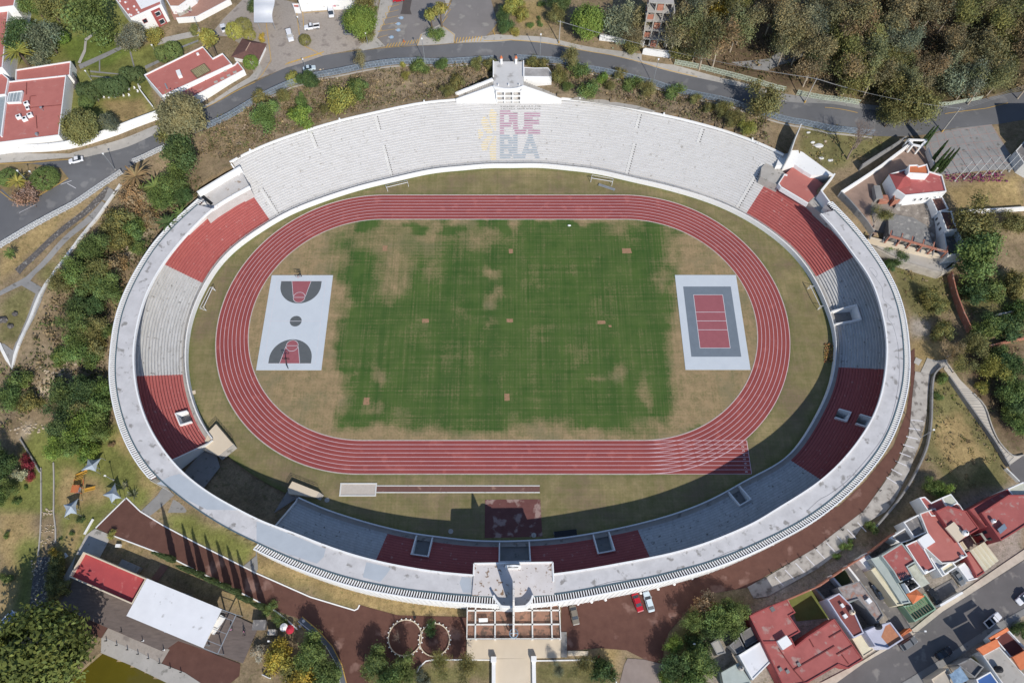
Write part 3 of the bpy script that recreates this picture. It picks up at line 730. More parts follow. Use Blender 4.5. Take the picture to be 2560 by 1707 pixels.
# ------------------------------------------------------------------ stadium
stad = thing('stadium', 'white oval open air stadium with grey and red stepped terraces round the field', 'stadium', (OX, OY, 0))
def fidx(px, py):            # nearest front sample to a photo point at the foot of the terrace
    p = at(px, py, 2.0).to_2d(); return min(range(MS), key=lambda i: (FR[i]-p).length)
bnd = [('nw', 5, 2340, 560), ('n0', 6, 145, 465), ('n1', 7, 2140, 405), ('ne', 8, 412, 962), ('e1', 12, 612, 213), ('e2', 12, 205, 1052), ('se', 15, 1140, 112), ('s', 14, 1205, 160), ('sw', 10, 400, 1430), ('w0', 9, 1945, 905), ('w1', 9, 1690, 280), ('w2', 5, 1895, 1022)]
BI = {k: fidx(*rp(n, x, y)) for k, n, x, y in bnd}
def run(a, b):               # indices from a to b going clockwise (decreasing angle)
    out = []; i = a
    while i != b: out.append(i); i = (i-1) % MS
    return out + [b]
NR_N, NR = 26, 20
def terrace(name, a, b, rows, material, label, holes=(), zfac=RH):
    idx = run(a, b); mb = MB(); n = len(idx); prof = []
    for k in range(rows):
        prof += [(D0+RD*k, Z0+zfac*k), (D0+RD*(k+1), Z0+zfac*k)]
        if k == rows-1: prof.append((D0+RD*rows, Z0+zfac*rows))
    m = len(prof)
    for i in idx: mb.v += [(*off(i, d), z) for d, z in prof]
    for j in range(n-1):
        for k in range(m-1):
            if any(h[0] <= idx[j] <= h[1] and h[2] <= k//2 < h[3] for h in holes): continue
            mb.f.append((j*m+k, (j+1)*m+k, (j+1)*m+k+1, j*m+k+1))
    sec = part(stad, name, mb, material, label); dl = MB()
    for k in range(rows-1):  # darker strip along the back of every tread
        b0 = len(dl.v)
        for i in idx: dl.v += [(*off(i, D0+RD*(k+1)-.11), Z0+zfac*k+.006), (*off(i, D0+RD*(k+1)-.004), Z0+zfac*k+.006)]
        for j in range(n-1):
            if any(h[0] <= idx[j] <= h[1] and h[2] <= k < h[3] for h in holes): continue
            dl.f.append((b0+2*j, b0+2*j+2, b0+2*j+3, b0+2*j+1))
    part(sec, 'row_lines', dl, mat('red_row_line', lin(112,60,58), lin(136,76,72), .9, 6, .95, .2) if material is M_SEATR else mat('grey_row_line', lin(150,147,144), lin(184,181,178), .7, 6, .95, .2))
    return sec
# the two stains follow the rows along the terrace
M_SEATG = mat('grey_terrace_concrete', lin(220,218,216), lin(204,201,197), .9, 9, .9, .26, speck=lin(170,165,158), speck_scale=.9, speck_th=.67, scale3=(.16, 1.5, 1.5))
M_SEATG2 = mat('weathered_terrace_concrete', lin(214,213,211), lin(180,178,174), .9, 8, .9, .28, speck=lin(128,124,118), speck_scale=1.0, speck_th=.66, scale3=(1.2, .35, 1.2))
M_SEATR = mat('red_terrace_paint', lin(190,108,102), lin(172,94,90), .8, 8, .9, .28, speck=lin(196,148,142), speck_scale=1.0, speck_th=.665, scale3=(.8, .5, 1))
def hole(n, pts, r0, r1, pad=0):
    q = [fidx(*rp(n, x, y)) for x, y in pts]; return (min(q)-pad, max(q)+pad, r0, r1)
def hole_at(n, x0, y0, x1, y1, z):
    """terrace sample range and front offset below two photo points at height z"""
    out = []
    for x, y in ((x0, y0), (x1, y1)):
        p = at(*rp(n, x, y), z).to_2d(); i = min(range(MS), key=lambda j: abs((p-FR[j]).dot(Vector((-NRM[j].y, NRM[j].x)))) + 100*((p-FR[j]).length > 40)); out.append((i, (p-FR[i]).dot(NRM[i])))
    return out
# vomitories: (region, two photo points on the back wall, back offset row, front row)
VOM = [('e', 8, 745, 1245, 790, 1360, 0, 8, 4.6), ('er', 12, 768, 655, 738, 735, 4, 8, 4.6), ('er', 12, 950, 700, 915, 795, 11, 15, 7.2), ('seg', 11, 2170, 1405, 2055, 1470, 0, 5, 3.2), ('sr', 15, 925, 290, 785, 318, 0, 6, 3.8), ('sr', 14, 1585, 335, 1435, 315, 0, 6, 3.8), ('sr', 15, 160, 388, -118, 388, 0, 6, 3.9), ('wr', 9, 1690, 750, 1650, 640, 1, 5, 3.6)]
HOLES = {}; VW = []
for sec, n, x0, y0, x1, y1, r0, r1, z in VOM:
    (i0, d0), (i1, d1) = hole_at(n, x0, y0, x1, y1, z)
    lo, hi = min(i0, i1), max(i0, i1); hi = max(hi, lo+3)
    HOLES.setdefault(sec, []).append((lo+1, hi, r0, r1)); VW.append((lo, hi, r0, r1, n))
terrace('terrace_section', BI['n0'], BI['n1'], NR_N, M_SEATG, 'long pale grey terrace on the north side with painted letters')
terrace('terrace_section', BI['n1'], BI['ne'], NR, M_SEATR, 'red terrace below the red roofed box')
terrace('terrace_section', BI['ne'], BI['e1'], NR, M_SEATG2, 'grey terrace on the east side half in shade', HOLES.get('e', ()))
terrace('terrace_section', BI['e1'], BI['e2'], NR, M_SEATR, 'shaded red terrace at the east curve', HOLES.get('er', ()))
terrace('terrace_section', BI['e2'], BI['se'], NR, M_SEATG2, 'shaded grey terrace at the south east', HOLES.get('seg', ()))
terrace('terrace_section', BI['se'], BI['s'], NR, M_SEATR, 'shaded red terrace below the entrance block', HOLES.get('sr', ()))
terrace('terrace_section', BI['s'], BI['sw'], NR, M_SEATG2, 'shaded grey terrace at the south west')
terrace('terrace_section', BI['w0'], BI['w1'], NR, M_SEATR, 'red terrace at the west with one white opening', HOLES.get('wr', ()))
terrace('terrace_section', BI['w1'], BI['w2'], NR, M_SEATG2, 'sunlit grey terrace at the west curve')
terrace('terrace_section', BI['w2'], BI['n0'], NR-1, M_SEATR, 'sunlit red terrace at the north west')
# front wall and walkway
allrun = run(BI['w0'], BI['sw']); n = len(allrun); mb = MB(); wk = MB()
for i in allrun:
    mb.v += [(*off(i, 0), -.2), (*off(i, 0), 2.1), (*off(i, .32), 2.1), (*off(i, .32), Z0-.02)]
    wk.v += [(*off(i, .32), Z0), (*off(i, D0), Z0)]
for j in range(n-1):
    for k in range(3): mb.f.append((4*j+k, 4*j+4+k, 4*j+5+k, 4*j+k+1))
    wk.f.append((2*j, 2*j+2, 2*j+3, 2*j+1))
part(stad, 'front_wall', mb, M_WHITE); part(stad, 'walkway', wk, M_CONC)
rl = MB()
for j in range(0, n, 4):
    p = off(allrun[j], .5); rl.beam((*p, Z0), (*p, Z0+1.5), .07, .07)
for zz in (Z0+1.15, Z0+1.5):
    for j in range(0, n-4, 4): rl.beam((*off(allrun[j], .5), zz), (*off(allrun[j+4], .5), zz), .05, .05)
part(stad, 'walkway_railing', rl, M_STEEL)
# vomitory walls
for lo, hi, r0, r1, nreg in VW:
    mb = MB(); dk = MB(); d1 = D0+RD*r1; dd0 = D0+RD*r0 if r0 else .4; zt = Z0+RH*r1+.75
    for i in (lo, hi):
        a_, b2 = off(i, dd0), off(i, d1+.15); d_ = (b2-a_).normalized(); nr = Vector((-d_.y, d_.x))*.16
        zf = Z0+RH*r0+.9 if r0 else Z0+1.0
        vs_ = [(*(a_+nr), -.1), (*(b2+nr), -.1), (*(b2+nr), zt), (*(a_+nr), zf), (*(a_-nr), -.1), (*(b2-nr), -.1), (*(b2-nr), zt), (*(a_-nr), zf)]
        mb.add(vs_, [(0,1,2,3), (7,6,5,4), (3,2,6,7), (1,5,6,2), (0,3,7,4)])
    a_, b2 = off(lo, d1), off(hi, d1); mb.beam((*a_, zt/2-.05), (*b2, zt/2-.05), .32, zt+.1)
    part(stad, 'vomitory_wall', mb, M_WHITE)
    p = [off(lo, dd0), off(hi, dd0), off(hi, d1), off(lo, d1)]
    dk.add([(*p[0], max(Z0-.6, .2)), (*p[1], max(Z0-.6, .2)), (*p[2], max(Z0-.6, .2)), (*p[3], max(Z0-.6, .2))], [(0,1,2,3)])
    part(stad, 'vomitory_floor', dk, M_CONC2)
# north rim parapet
rim = run(BI['n0'], BI['n1']); mb = MB(); dN = D0+RD*NR_N; zN = Z0+RH*NR_N
def gapN(i):
    x = off(i, dN).x; return -17.5 < x < 15.8
segs = []; cur_ = []
for i in rim:
    if gapN(i):
        if cur_: segs.append(cur_); cur_ = []
    else: cur_.append(i)
segs.append(cur_)
for sg in segs:
    b0 = len(mb.v)
    for i in sg: mb.v += [(*off(i, dN), zN-1), (*off(i, dN), zN+.75), (*off(i, dN+.4), zN+.75), (*off(i, dN+.4), zN-1.2)]
    for j in range(len(sg)-1):
        for k in range(3): mb.f.append((b0+4*j+k, b0+4*j+4+k, b0+4*j+5+k, b0+4*j+k+1))
part(stad, 'rim_parapet', mb, M_WHITE)
mb = MB()
for i in rim: mb.v += [(*off(i, dN-.3), zN-.9), (*off(i, dN+.5), zN+.05), (*off(i, dN+2.6), terr(*off(i, dN+2.6))+.04)]
for j in range(len(rim)-1):
    for k in range(2): mb.f.append((3*j+k, 3*j+3+k, 3*j+4+k, 3*j+k+1))
o = obj('bank', mb, mat('bank_earth', lin(134,110,84), lin(106,92,62), .8, 8, spread=.2)); o['kind'] = 'structure'
mb = MB()
for sg in segs:
    for i in sg[8::36]: p = off(i, dN+.2); mb.box((*p, zN+1.1), (.45, .45, .75))
pieces(stad, 'rim_post', mb, M_WHITE)
# stair aisles of half steps on the north terrace
mb = MB(); dk = MB()
for n_, x0, y0, r0, r1 in ((2,1100,1085,19,25),(2,1195,1440,0,13),(2,520,1260,19,25),(6,120,260,0,12),(3,1170,1080,19,25),(3,1095,1430,0,13),(3,1730,1260,19,25),(7,2150,180,0,20)):
    px, py = rp(n_, x0, y0); i = min(rim, key=lambda j: (off(j, dN*.5)-at(px, py, 7).to_2d()).length if n_ in (2,3) and r0 == 0 or n_ > 3 else (off(j, dN*.85)-at(px, py, 10.5).to_2d()).length)
    for r in range(r0, r1):
        c = off(i, D0+RD*r+RD-.18); ang = math.atan2(NRM[i].y, NRM[i].x)
        mb.box((*c, Z0+RH*r+.1), (.34, .85, .2), ang); c = off(i-1, D0+RD*r+RD-.1); dk.box((*c, Z0+RH*r+.17), (.16, .22, .32), ang)
pieces(stad, 'stair_step', mb, M_WHITE2); pieces(stad, 'handrail_stub', dk, M_BLACK)
# painted letters and half sun, on the risers and treads
PUR = {310:[(780,1040),(1110,1215),(1375,1770)],370:[(780,1215),(1375,1770)],430:[(780,885),(1000,1215),(1375,1585)],487:[(780,885),(1010,1215),(1375,1585)],543:[(780,885),(1000,1215),(1375,1745)],590:[(780,1080),(1105,1215),(1375,1745)],650:[(780,1055),(1105,1220),(1370,1585)],705:[(780,885),(1105,1235),(1345,1585)],770:[(780,885),(1135,1430),(1475,1770)],825:[(780,885),(1150,1410),(1475,1770)]}
BLU = {875:[(775,1020),(1105,1215),(1475,1585)],930:[(775,1085),(1105,1215),(1455,1600)],990:[(780,885),(980,1215),(1435,1620)],1048:[(780,885),(990,1215),(1410,1640)],1105:[(775,1080),(1105,1220),(1390,1500),(1540,1660)],1165:[(780,1215),(1370,1480),(1570,1685)],1222:[(780,885),(985,1215),(1350,1695)],1280:[(780,885),(1000,1215),(1325,1715)],1338:[(780,1080),(1110,1420),(1620,1735)],1395:[(780,1040),(1110,1405),(1640,1750)]}
YEL = {265:[(550,630)],317:[(530,700)],375:[(520,715)],433:[(515,705)],455:[(370,430)],490:[(525,690)],503:[(345,450)],545:[(525,690)],553:[(330,485)],598:[(550,690)],605:[(325,515)],655:[(575,690)],660:[(345,530)],712:[(605,690),(370,550)],770:[(640,690),(390,580)],785:[(245,320)],825:[(450,600)],845:[(250,365)],895:[(260,370)],943:[(460,600),(640,690)],955:[(255,325)],1005:[(395,570),(620,690)],1062:[(355,530),(590,690)],1125:[(325,500),(555,690)],1180:[(325,485),(530,690)],1236:[(350,470),(525,690)],1290:[(530,690)],1345:[(535,690)],1405:[(540,690)],1460:[(550,690)]}
rN = [i for i in rim if -40 < FR[i].x < 30]
def row_pt(k, x, z, dd):
    q = [off(i, D0+RD*k+dd) for i in rN]; xs = [p.x for p in q]
    y = np.interp(x, xs, [p.y for p in q]) if xs[0] < xs[-1] else np.interp(x, xs[::-1], [p.y for p in q][::-1])
    return (x, float(y), z)
def row_at(px, py, dz):
    best = None
    for k in range(NR_N):
        z = Z0+RH*k+dz; x = at(px, py, z).x; p = row_pt(k+1, x, z, 0); e = abs(proj(p)[1]-py)
        if best is None or e < best[0]: best = (e, k, x)
    return best[1], best[2]
def bars(D, riser, name, material):
    mb = MB(); e_ = 0.0
    for y, segs_ in D.items():
        for x0, x1 in segs_:
            e_ += .0012
            k, xa = row_at(1170+x0/9.8, 250+y/9.8, .2); _, xb = row_at(1170+x1/9.8, 250+y/9.8, .2)
            xs = np.linspace(xa, xb, max(2, int((xb-xa)/.8)+1))
            if riser: q = [[row_pt(k+1, x, Z0+RH*k+zz, -.012) for zz in (.02, RH-.01)] for x in xs]
            else: q = [[row_pt(k+1, x, Z0+RH*(k+1)+.012+e_, d_) for d_ in (.03, .58)] for x in xs]
            mb.add([p for c_ in q for p in c_], [(2*j, 2*j+2, 2*j+3, 2*j+1) for j in range(len(q)-1)])
            if riser: mb.add([(p[0], p[1]+d_, Z0+RH*(k+1)+.012) for p in [c_[1] for c_ in q] for d_ in (-.01, .16)], [(2*j, 2*j+2, 2*j+3, 2*j+1) for j in range(len(q)-1)])
    part(stad, name, mb, material)
bars(PUR, True, 'painted_letters', mat('magenta_paint', lin(172,120,146), lin(194,164,178), .6, 4))
bars(BLU, True, 'painted_letters', mat('slate_blue_paint', lin(146,160,172), lin(178,186,192), .6, 4))
bars(YEL, False, 'painted_sun', mat('yellow_paint', lin(238,216,160), lin(230,218,194), .4, 4))
v, f = text_mesh('TIENES GANAS DE', 1.0); w_ = max(p[0] for p in v)-min(p[0] for p in v)
k0, xa = row_at(1170+780/9.8, 250+195/9.8, .2); _, xb = row_at(1170+1785/9.8, 250+195/9.8, .2)
bmx = bmesh.new(); bv = [bmx.verts.new(p) for p in v]
for q in f: bmx.faces.new([bv[i] for i in q])
bmesh.ops.bisect_plane(bmx, geom=bmx.verts[:]+bmx.edges[:]+bmx.faces[:], plane_co=(0,0,0), plane_no=(0,1,0))
tx = MB(); y0_, y1_ = min(p[1] for p in v), max(p[1] for p in v)
for fc in bmx.faces:
    up = fc.calc_center_median().y > 0; pts = []
    for q in fc.verts:
        x = xa + (xb-xa)*((q.co.x-min(p[0] for p in v))/w_); k = k0 + (1 if up else 0)
        h_ = (q.co.y/y1_ if up else (q.co.y-y0_)/(0-y0_)); pts.append(row_pt(k+1, x, Z0+RH*k+.02+(RH-.04)*min(max(h_, 0), 1), -.014))
    tx.add(pts, [tuple(range(len(pts)))])
bmx.free(); part(stad, 'painted_slogan', tx, M_BLACK)
# roof ring over the back of the terraces
A_ROOF0 = ang_of(at(*rp(8, 470, 400), ROOFZ)); A_ROOF1 = ang_of(at(*rp(5, 1880, 330), ROOFZ))
def angs(a, b, n): 
    if b > a: b -= 2*PI
    return list(np.linspace(a, b, n))
RG = angs(A_ROOF0, A_ROOF1, 320)
def ringpart(name, mats, prof, A_, label=None):
    """prof: list of (curve, radial offset, z)"""
    mb = MB(); m = len(prof); n = len(A_)
    for a in A_:
        dr = Vector((math.cos(a), math.sin(a)))
        for R_, o_, z in prof: q = cur(R_, a) + dr*o_; mb.v.append((q.x, q.y, z))
    for j in range(n-1):
        for k in range(m-1): mb.f.append((j*m+k, (j+1)*m+k, (j+1)*m+k+1, j*m+k+1))
    mb.f += [tuple(range(m-1, -1, -1)), tuple((n-1)*m+k for k in range(m))]
    return part(stad, name, mb, mats, label)
M_ROOFW = mat('worn_white_roof', lin(214,211,210), lin(190,187,186), .35, 10, .9, .22, speck=lin(150,146,142), speck_scale=.5, speck_th=.63)
ringpart('ring_roof', M_ROOFW, [(RB, 0, ROOFZ-.45), (RB, 0, ROOFZ), (RC, 0, ROOFZ), (RC, 0, ROOFZ-.45), (RB, 0, ROOFZ-.46)], RG)
ringpart('roof_kerb', M_WHITE, [(RB, -.06, ROOFZ-.5), (RB, -.06, ROOFZ+.3), (RB, .34, ROOFZ+.3), (RB, .34, ROOFZ+.004)], RG)
ringpart('roof_edge_band', mat('blue_grey_edging', lin(92,112,120), lin(80,98,106), .5), [(RC, -.3, ROOFZ+.004), (RC, -.3, ROOFZ+.1), (RC, 0.02, ROOFZ+.1), (RC, 0.02, ROOFZ-.2)], RG)
# grey repair coating and stains on the south west roof
for i, pts in enumerate(((9, [(1440,1300),(1560,1235),(1650,1210),(1730,1260),(1900,1385),(2180,1545),(1900,1540),(1700,1440),(1560,1340)]), (14, [(5,80),(330,205),(640,335),(620,410),(560,470),(300,385),(5,265)]), (14, [(1015,455),(1240,510),(1190,580),(1140,640),(980,595),(1000,510)]), (14, [(1890,590),(1975,600),(1980,740),(1900,735),(1870,650)]))):
    mb = MB(); mb.flat([Z(pts[0], x, y, ROOFZ+.006)[:2] for x, y in pts[1]], ROOFZ+.006+.002*i)
    part(stad, 'roof_patch', mb, mat('grey_roof_coating', lin(186,192,198), lin(174,180,186), .3))
mb = MB()
def crack(n, pts, w=.09):
    q = spline([Z(n, x, y, ROOFZ).to_2d() for x, y in pts], 6); path_strip(mb, q, w, ROOFZ+.012)
crack(15, [(705,710),(760,680),(860,650),(960,628),(1060,618),(1210,600),(1330,585),(1440,545),(1560,530),(1640,500),(1800,450),(2000,360),(2170,315),(2350,225)])
crack(12, [(360,1550),(470,1450),(560,1400),(720,1280),(850,1140),(950,1020),(1050,880),(1130,700),(1180,500),(1205,300),(1195,60),(1185,0)])
crack(8, [(1185,1560),(1150,1430),(1100,1350),(1100,1270),(1130,1250),(1060,1180),(1050,1080),(1000,1000),(960,940),(930,900),(960,890),(1000,940),(990,975),(940,930)], .07)
part(stad, 'roof_cable', mb, mat('dark_cable', lin(110,112,118)))
# slatted edge outside the roof and outer facade
AW = angs(ang_of(at(*rp(5, 1840, 270), ROOFZ)), ang_of(at(*rp(5, 1845, 262), ROOFZ)), 2)
A_F1 = ang_of(at(*rp(9, 1400, 1240), ROOFZ)); A_F2 = ang_of(at(*rp(14, 20, 290), ROOFZ))
A_NE = ang_of(at(*rp(8, 560, 290), ROOFZ)); A_NW = ang_of(at(*rp(5, 1850, 265), ROOFZ))
def fins(A0, A1):
    """clockwise from A0 to A1"""
    if A1 > A0: A1 -= 2*PI
    mb = MB(); a = A0
    while a > A1:
        p = cur(RC, a); q = Vector((math.cos(a), math.sin(a))); mb.beam((*(p+q*.02), ROOFZ-.35), (*(p+q*1.42), ROOFZ-.45), .24, .5)
        a -= .62/(p-Vector((OX, OY))).length
    part(stad, 'slatted_edge', mb, M_WHITE)
    mb = MB(); A_ = angs(A0, A1, 200); m = 5
    for a in A_:
        dr = Vector((math.cos(a), math.sin(a))); c = cur(RC, a); zb = terr(*(c+dr*1.5)) - 1.2
        for o_, z in ((1.42, ROOFZ-.85), (1.42, ROOFZ-.1), (1.72, ROOFZ-.1), (1.78, ROOFZ-.5), (1.78, min(zb, 8))): mb.v.append((*(c+dr*o_), z))
    for j in range(len(A_)-1):
        for k in range(m-1): mb.f.append((j*m+k, (j+1)*m+k, (j+1)*m+k+1, j*m+k+1))
    part(stad, 'outer_wall', mb, M_WHITE)
    mb = MB(); a = A0
    while a > A1:
        p = cur(RC, a); q = Vector((math.cos(a), math.sin(a))); b_ = p+q*1.9; zb = min(terr(*b_), 8); mb.beam((*b_, (zb+ROOFZ-1)/2), (*(b_+q*.02), (zb+ROOFZ-1)/2), .22, ROOFZ-1-zb); a -= 1.32/(p-Vector((OX, OY))).length
    part(stad, 'facade_pilaster', mb, M_WHITE)
    mb = MB()
    for a in A_: c = cur(RC, a); dr = Vector((math.cos(a), math.sin(a))); mb.v += [(*c, ROOFZ-1.5), (*(c+dr*1.43), ROOFZ-1.5)]
    for j in range(len(A_)-1): mb.f.append((2*j, 2*j+2, 2*j+3, 2*j+1))
    part(stad, 'eaves_soffit', mb, mat('maroon_soffit', lin(120,84,84), lin(100,72,72), .6))
fins(A_NE, A_F2); fins(A_F1, A_NW)
for A0, A1 in ((A_NE, A_NW),):
    A_ = angs(A0, A1, 300); mb = MB()
    for a in A_: c = cur(RC, a) - Vector((math.cos(a), math.sin(a)))*.6; mb.v += [(*c, -.6), (*c, ROOFZ-.4)]
    for j in range(len(A_)-1): mb.f.append((2*j, 2*j+2, 2*j+3, 2*j+1))
    part(stad, 'back_wall', mb, M_WHITE2)
mb = MB()
for a in angs(A_F2, A_F1, 9)[1:-1]:
    for R_, o_ in ((RB, 1.0), (RC, -1.0)): q = cur(R_, a)+Vector((math.cos(a), math.sin(a)))*o_; mb.beam((*q, -.2), (*q, ROOFZ-.4), .6, .6)
pieces(stad, 'column', mb, M_WHITE)
# end walls of the terraces at the south west gap, with their landings
def endwall(i, sgn):
    mb = MB(); pr = [(0.3, -.1), (D0+RD*NR, -.1), (D0+RD*NR, Z0+RH*NR+.5), (D0, Z0+.6), (.3, Z0+.6)]
    t = Vector((-NRM[i].y, NRM[i].x))*sgn; a_ = [off(i, d)+t*.05 for d, z in pr]; b2 = [off(i, d)+t*.4 for d, z in pr]; n = len(pr)
    mb.add([(*p, z) for p, (d, z) in zip(a_, pr)] + [(*p, z) for p, (d, z) in zip(b2, pr)], [tuple(range(n)), tuple(range(2*n-1, n-1, -1))] + [(i_, n+i_, n+(i_+1) % n, (i_+1) % n) for i_ in range(n)])
    part(stad, 'end_wall', mb, M_WHITE2)
endwall(BI['sw'], -1); endwall(BI['w0'], 1)
def landing(pts, z, steps, label):
    p = [at(*rp(*q), z) for q in pts]; mb = MB(); mb.prism([(q.x, q.y) for q in p], 0, z); o = part(stad, 'landing', mb, M_CREAM, label)
    rl_ = MB(); c_ = [Vector((q.x, q.y, z)) for q in p]
    for a_, b2 in ((0, 1), (1, 2)):
        for h in (.5, 1.0): rl_.beam(c_[a_]+Vector((0,0,h)), c_[b2]+Vector((0,0,h)), .06, .06)
        for t in np.linspace(0, 1, 7): q = c_[a_].lerp(c_[b2], t); rl_.beam(q, q+Vector((0,0,1)), .06, .06)
    part(o, 'railing', rl_, M_BLACK)
    st = MB(); a_, b2 = c_[2], c_[3]; d_ = (b2-a_).normalized(); nr = Vector((d_.y, -d_.x, 0))
    if nr.dot(a_-c_[1]) < 0: nr = -nr
    for k in range(4): st.beam(a_+nr*(.16+.32*k)-Vector((0,0,(z-.3*k)/2+.02+.3*k)), b2+nr*(.16+.32*k)-Vector((0,0,(z-.3*k)/2+.02+.3*k)), .32, (z-.3*k-.3) if z-.3*k-.3 > .05 else .05)
    part(o, 'steps', st, M_CONC)
landing([(9,1915,825),(9,1985,752),(9,2140,935),(9,2000,1045),(9,1850,985)], 1.4, 1, 'cream landing at the west end wall')
landing([(10,290,1350),(10,332,1280),(10,578,1378),(10,545,1425),(10,300,1395)], 1.4, 1, 'cream landing at the south west end wall')
for q in (((9,1860,1000),(9,1980,1010),(9,2020,1150),(9,1700,1568),(9,1540,1568),(9,1690,1200)), ((10,295,1360),(10,330,1345),(10,400,1420),(10,170,1568),(10,165,1568))):
    mb = MB(); mb.flat([at(*rp(*k), .03)[:2] for k in q], .035 if q[0][0] == 9 else .04); o = obj('paved_ramp', mb, M_CONC2); o['kind'] = 'structure'
# ------------------------------------------------------------------ buildings helper
def building(name, label, poly, z0, z1, roofm=M_REDROOF, wallm=M_WHITE, par=.4, pw=.28, group=None, cat='building', flat=False):
    poly = ccw([(p[0], p[1]) for p in poly]); cx = sum(p[0] for p in poly)/len(poly); cy = sum(p[1] for p in poly)/len(poly)
    t = thing(name, label, cat, (cx, cy, z0), group); n = len(poly); mb = MB()
    pin = inset(poly, pw); zr = z1 - par
    vs_ = [(*p, z0-1.5) for p in poly] + [(*p, z1) for p in poly] + [(*p, z1) for p in pin] + [(*p, zr) for p in pin]
    fs = []
    for i in range(n):
        j = (i+1) % n; fs += [(i, j, n+j, n+i), (n+i, n+j, 2*n+j, 2*n+i), (2*n+i, 2*n+j, 3*n+j, 3*n+i)]
    mb.add(vs_, fs); part(t, 'wall', mb, wallm)
    mb = MB(); mb.flat(pin, zr+.002); part(t, 'roof', mb, roofm); t['_z1'] = z1; t['_zr'] = zr
    return t
def RZ(n, pts, z): return [Z(n, x, y, z).to_2d() for x, y in pts]
def panel(t, name, c, d, w, h, th, m, label=None, rz=0):
    pass
def rect_on(t, name, n, pts, z, h, m, label=None):
    mb = MB(); mb.prism(RZ(n, pts, z+h), z, z+h); return part(t, name, mb, m, label)
def face_panel(t, name, a, b, u0, u1, z0, z1, m, proud=.05, frame=None):
    """a window or door on the outer wall between plan points a and b (outer side on the right of a>b when ccw)"""
    a = Vector(a); b = Vector(b); d = (b-a).normalized(); nr = Vector((d.y, -d.x)); L = (b-a).length
    p = a + d*u0*L; q = a + d*u1*L; mb = MB()
    mb.beam((*(p+nr*proud/2), (z0+z1)/2), (*(q+nr*proud/2), (z0+z1)/2), proud, z1-z0); o = part(t, name, mb, m)
    if frame is not None:
        fb_ = MB(); k = proud/2+.04
        for zz in (z0, z1): fb_.beam((*(p+nr*k), zz), (*(q+nr*k), zz), proud+.06, .12)
        for s in (p, q): fb_.beam((*(s+nr*k), z0+.06), (*(s+nr*k), z1-.06), .12, proud+.06)
        part(o, 'frame', fb_, frame)
    return o
# ------------------------------------------------------------------ south entrance block of the stadium
def SB(x, y, z): return at(1140+x/7.84, 1400+y/7.84, z)
def sbp(pts, z): return [SB(x, y, z).to_2d() for x, y in pts]
mb = MB(); bp = sbp([(345,295),(355,65),(1895,42),(1912,420),(1925,670),(1510,690),(1470,790),(1400,870),(1330,905),(900,905),(840,850),(775,770),(735,700),(315,690)], 14.0)
mb.prism(bp, 9.0, 14.0, True); part(stad, 'entrance_roof', mb, mat('stained_roof', lin(222,216,214), lin(204,196,190), .4, 8, .9, .3, speck=lin(140,116,96), speck_scale=1.1, speck_th=.62))
mb = MB(); e = sbp([(345,295),(355,65),(1895,42),(1912,420)], 14.0); bq = ccw(bp)
for a_, b2 in zip(e[:-1], e[1:]): mb.beam((*a_, 14.15), (*b2, 14.15), .35, .3)
part(stad, 'entrance_roof_kerb', mb, M_WHITE)
mb = MB(); cpts = spline(sbp([(735,690),(775,770),(840,850),(900,905),(1100,915),(1330,905),(1400,870),(1470,790),(1510,690)], 15.2), 5)
for a_, b2 in zip(cpts[:-1], cpts[1:]): mb.beam((*a_, 8.0), (*b2, 8.0), .5, 15.6)
part(stad, 'curved_parapet', mb, M_WHITE)
mb = MB(); f0 = SB(1125, 395, 22.5); f1 = SB(1135, 1490, 6.6); x = (f0.x+f1.x)/2; yM = SB(1130, 780, 22.5).y
yN, yS = f0.y, f1.y
for s in (-.22, .22): mb.v += [(x+s, yS, .2), (x+s, yN, .2), (x+s, yN, 22.5), (x+s, yM, 22.5), (x+s, yS, 6.6)]
mb.f += [(4,3,2,1,0), (5,6,7,8,9), (0,1,6,5), (1,2,7,6), (2,3,8,7), (3,4,9,8), (4,0,5,9)]; part(stad, 'tall_fin', mb, mat('speckled_concrete', lin(226,222,218), lin(200,194,188), 1.0, speck=lin(90,88,84), speck_scale=1.4, speck_th=.6))
mb = MB()
for dx, r in ((-75, 1.0), (0, 1.35), (75, 1.0)):
    c = SB(1118+dx, 130, 14); mb.tube([(c.x, c.y-.2, 14.1+r*.6), (c.x, c.y+.2, 14.1+r*.6)], r, 14)
c = SB(1118, 140, 14); mb.box((c.x, c.y, 14.25), (3.6, .8, .5)); part(stad, 'roof_ornament', mb, M_WHITE)
# canopy with upstand beams, tiles and standing letters
PZ = 5.2; pp = sbp([(215,845),(205,1540),(2065,1535),(2030,835)], PZ)
mb = MB(); mb.prism(pp, PZ-.4, PZ-.05, True); part(stad, 'canopy_tiles', mb, mat('canopy_tile', lin(170,126,104), lin(132,106,92), .5, 8, .9, .25, speck=lin(112,92,80), speck_scale=.9, speck_th=.56))
mb = MB(); zb = PZ+.25
def bm(p, q, w=.42): 
    mb.beam(SB(*p, zb), SB(*q, zb), w, .6)
for x0, x1 in ((385,378),(765,765),(1492,1500),(1860,1885)): bm((x0, 850), (x1, 1530), .34)
for y in (985, 1258): bm((225,y),(2040,y-6), .33)
for p, q in (((225,845),(213,1535)),((2020,840),(2055,1530)),((205,1537),(2060,1532)),((215,850),(735,850)),((1500,845),(2030,835))): bm(p, q, .22)
part(stad, 'canopy_beams', mb, M_WHITE2)
mb = MB()
for (x, y) in ((230,1520),(385,1525),(765,1525),(1500,1525),(1885,1522),(2050,1520),(225,990),(2030,985)): c = SB(x, y, PZ); mb.box((c.x, c.y, PZ/2-.2), (.5, .5, PZ-.4))
pieces(stad, 'canopy_column', mb, M_WHITE2)
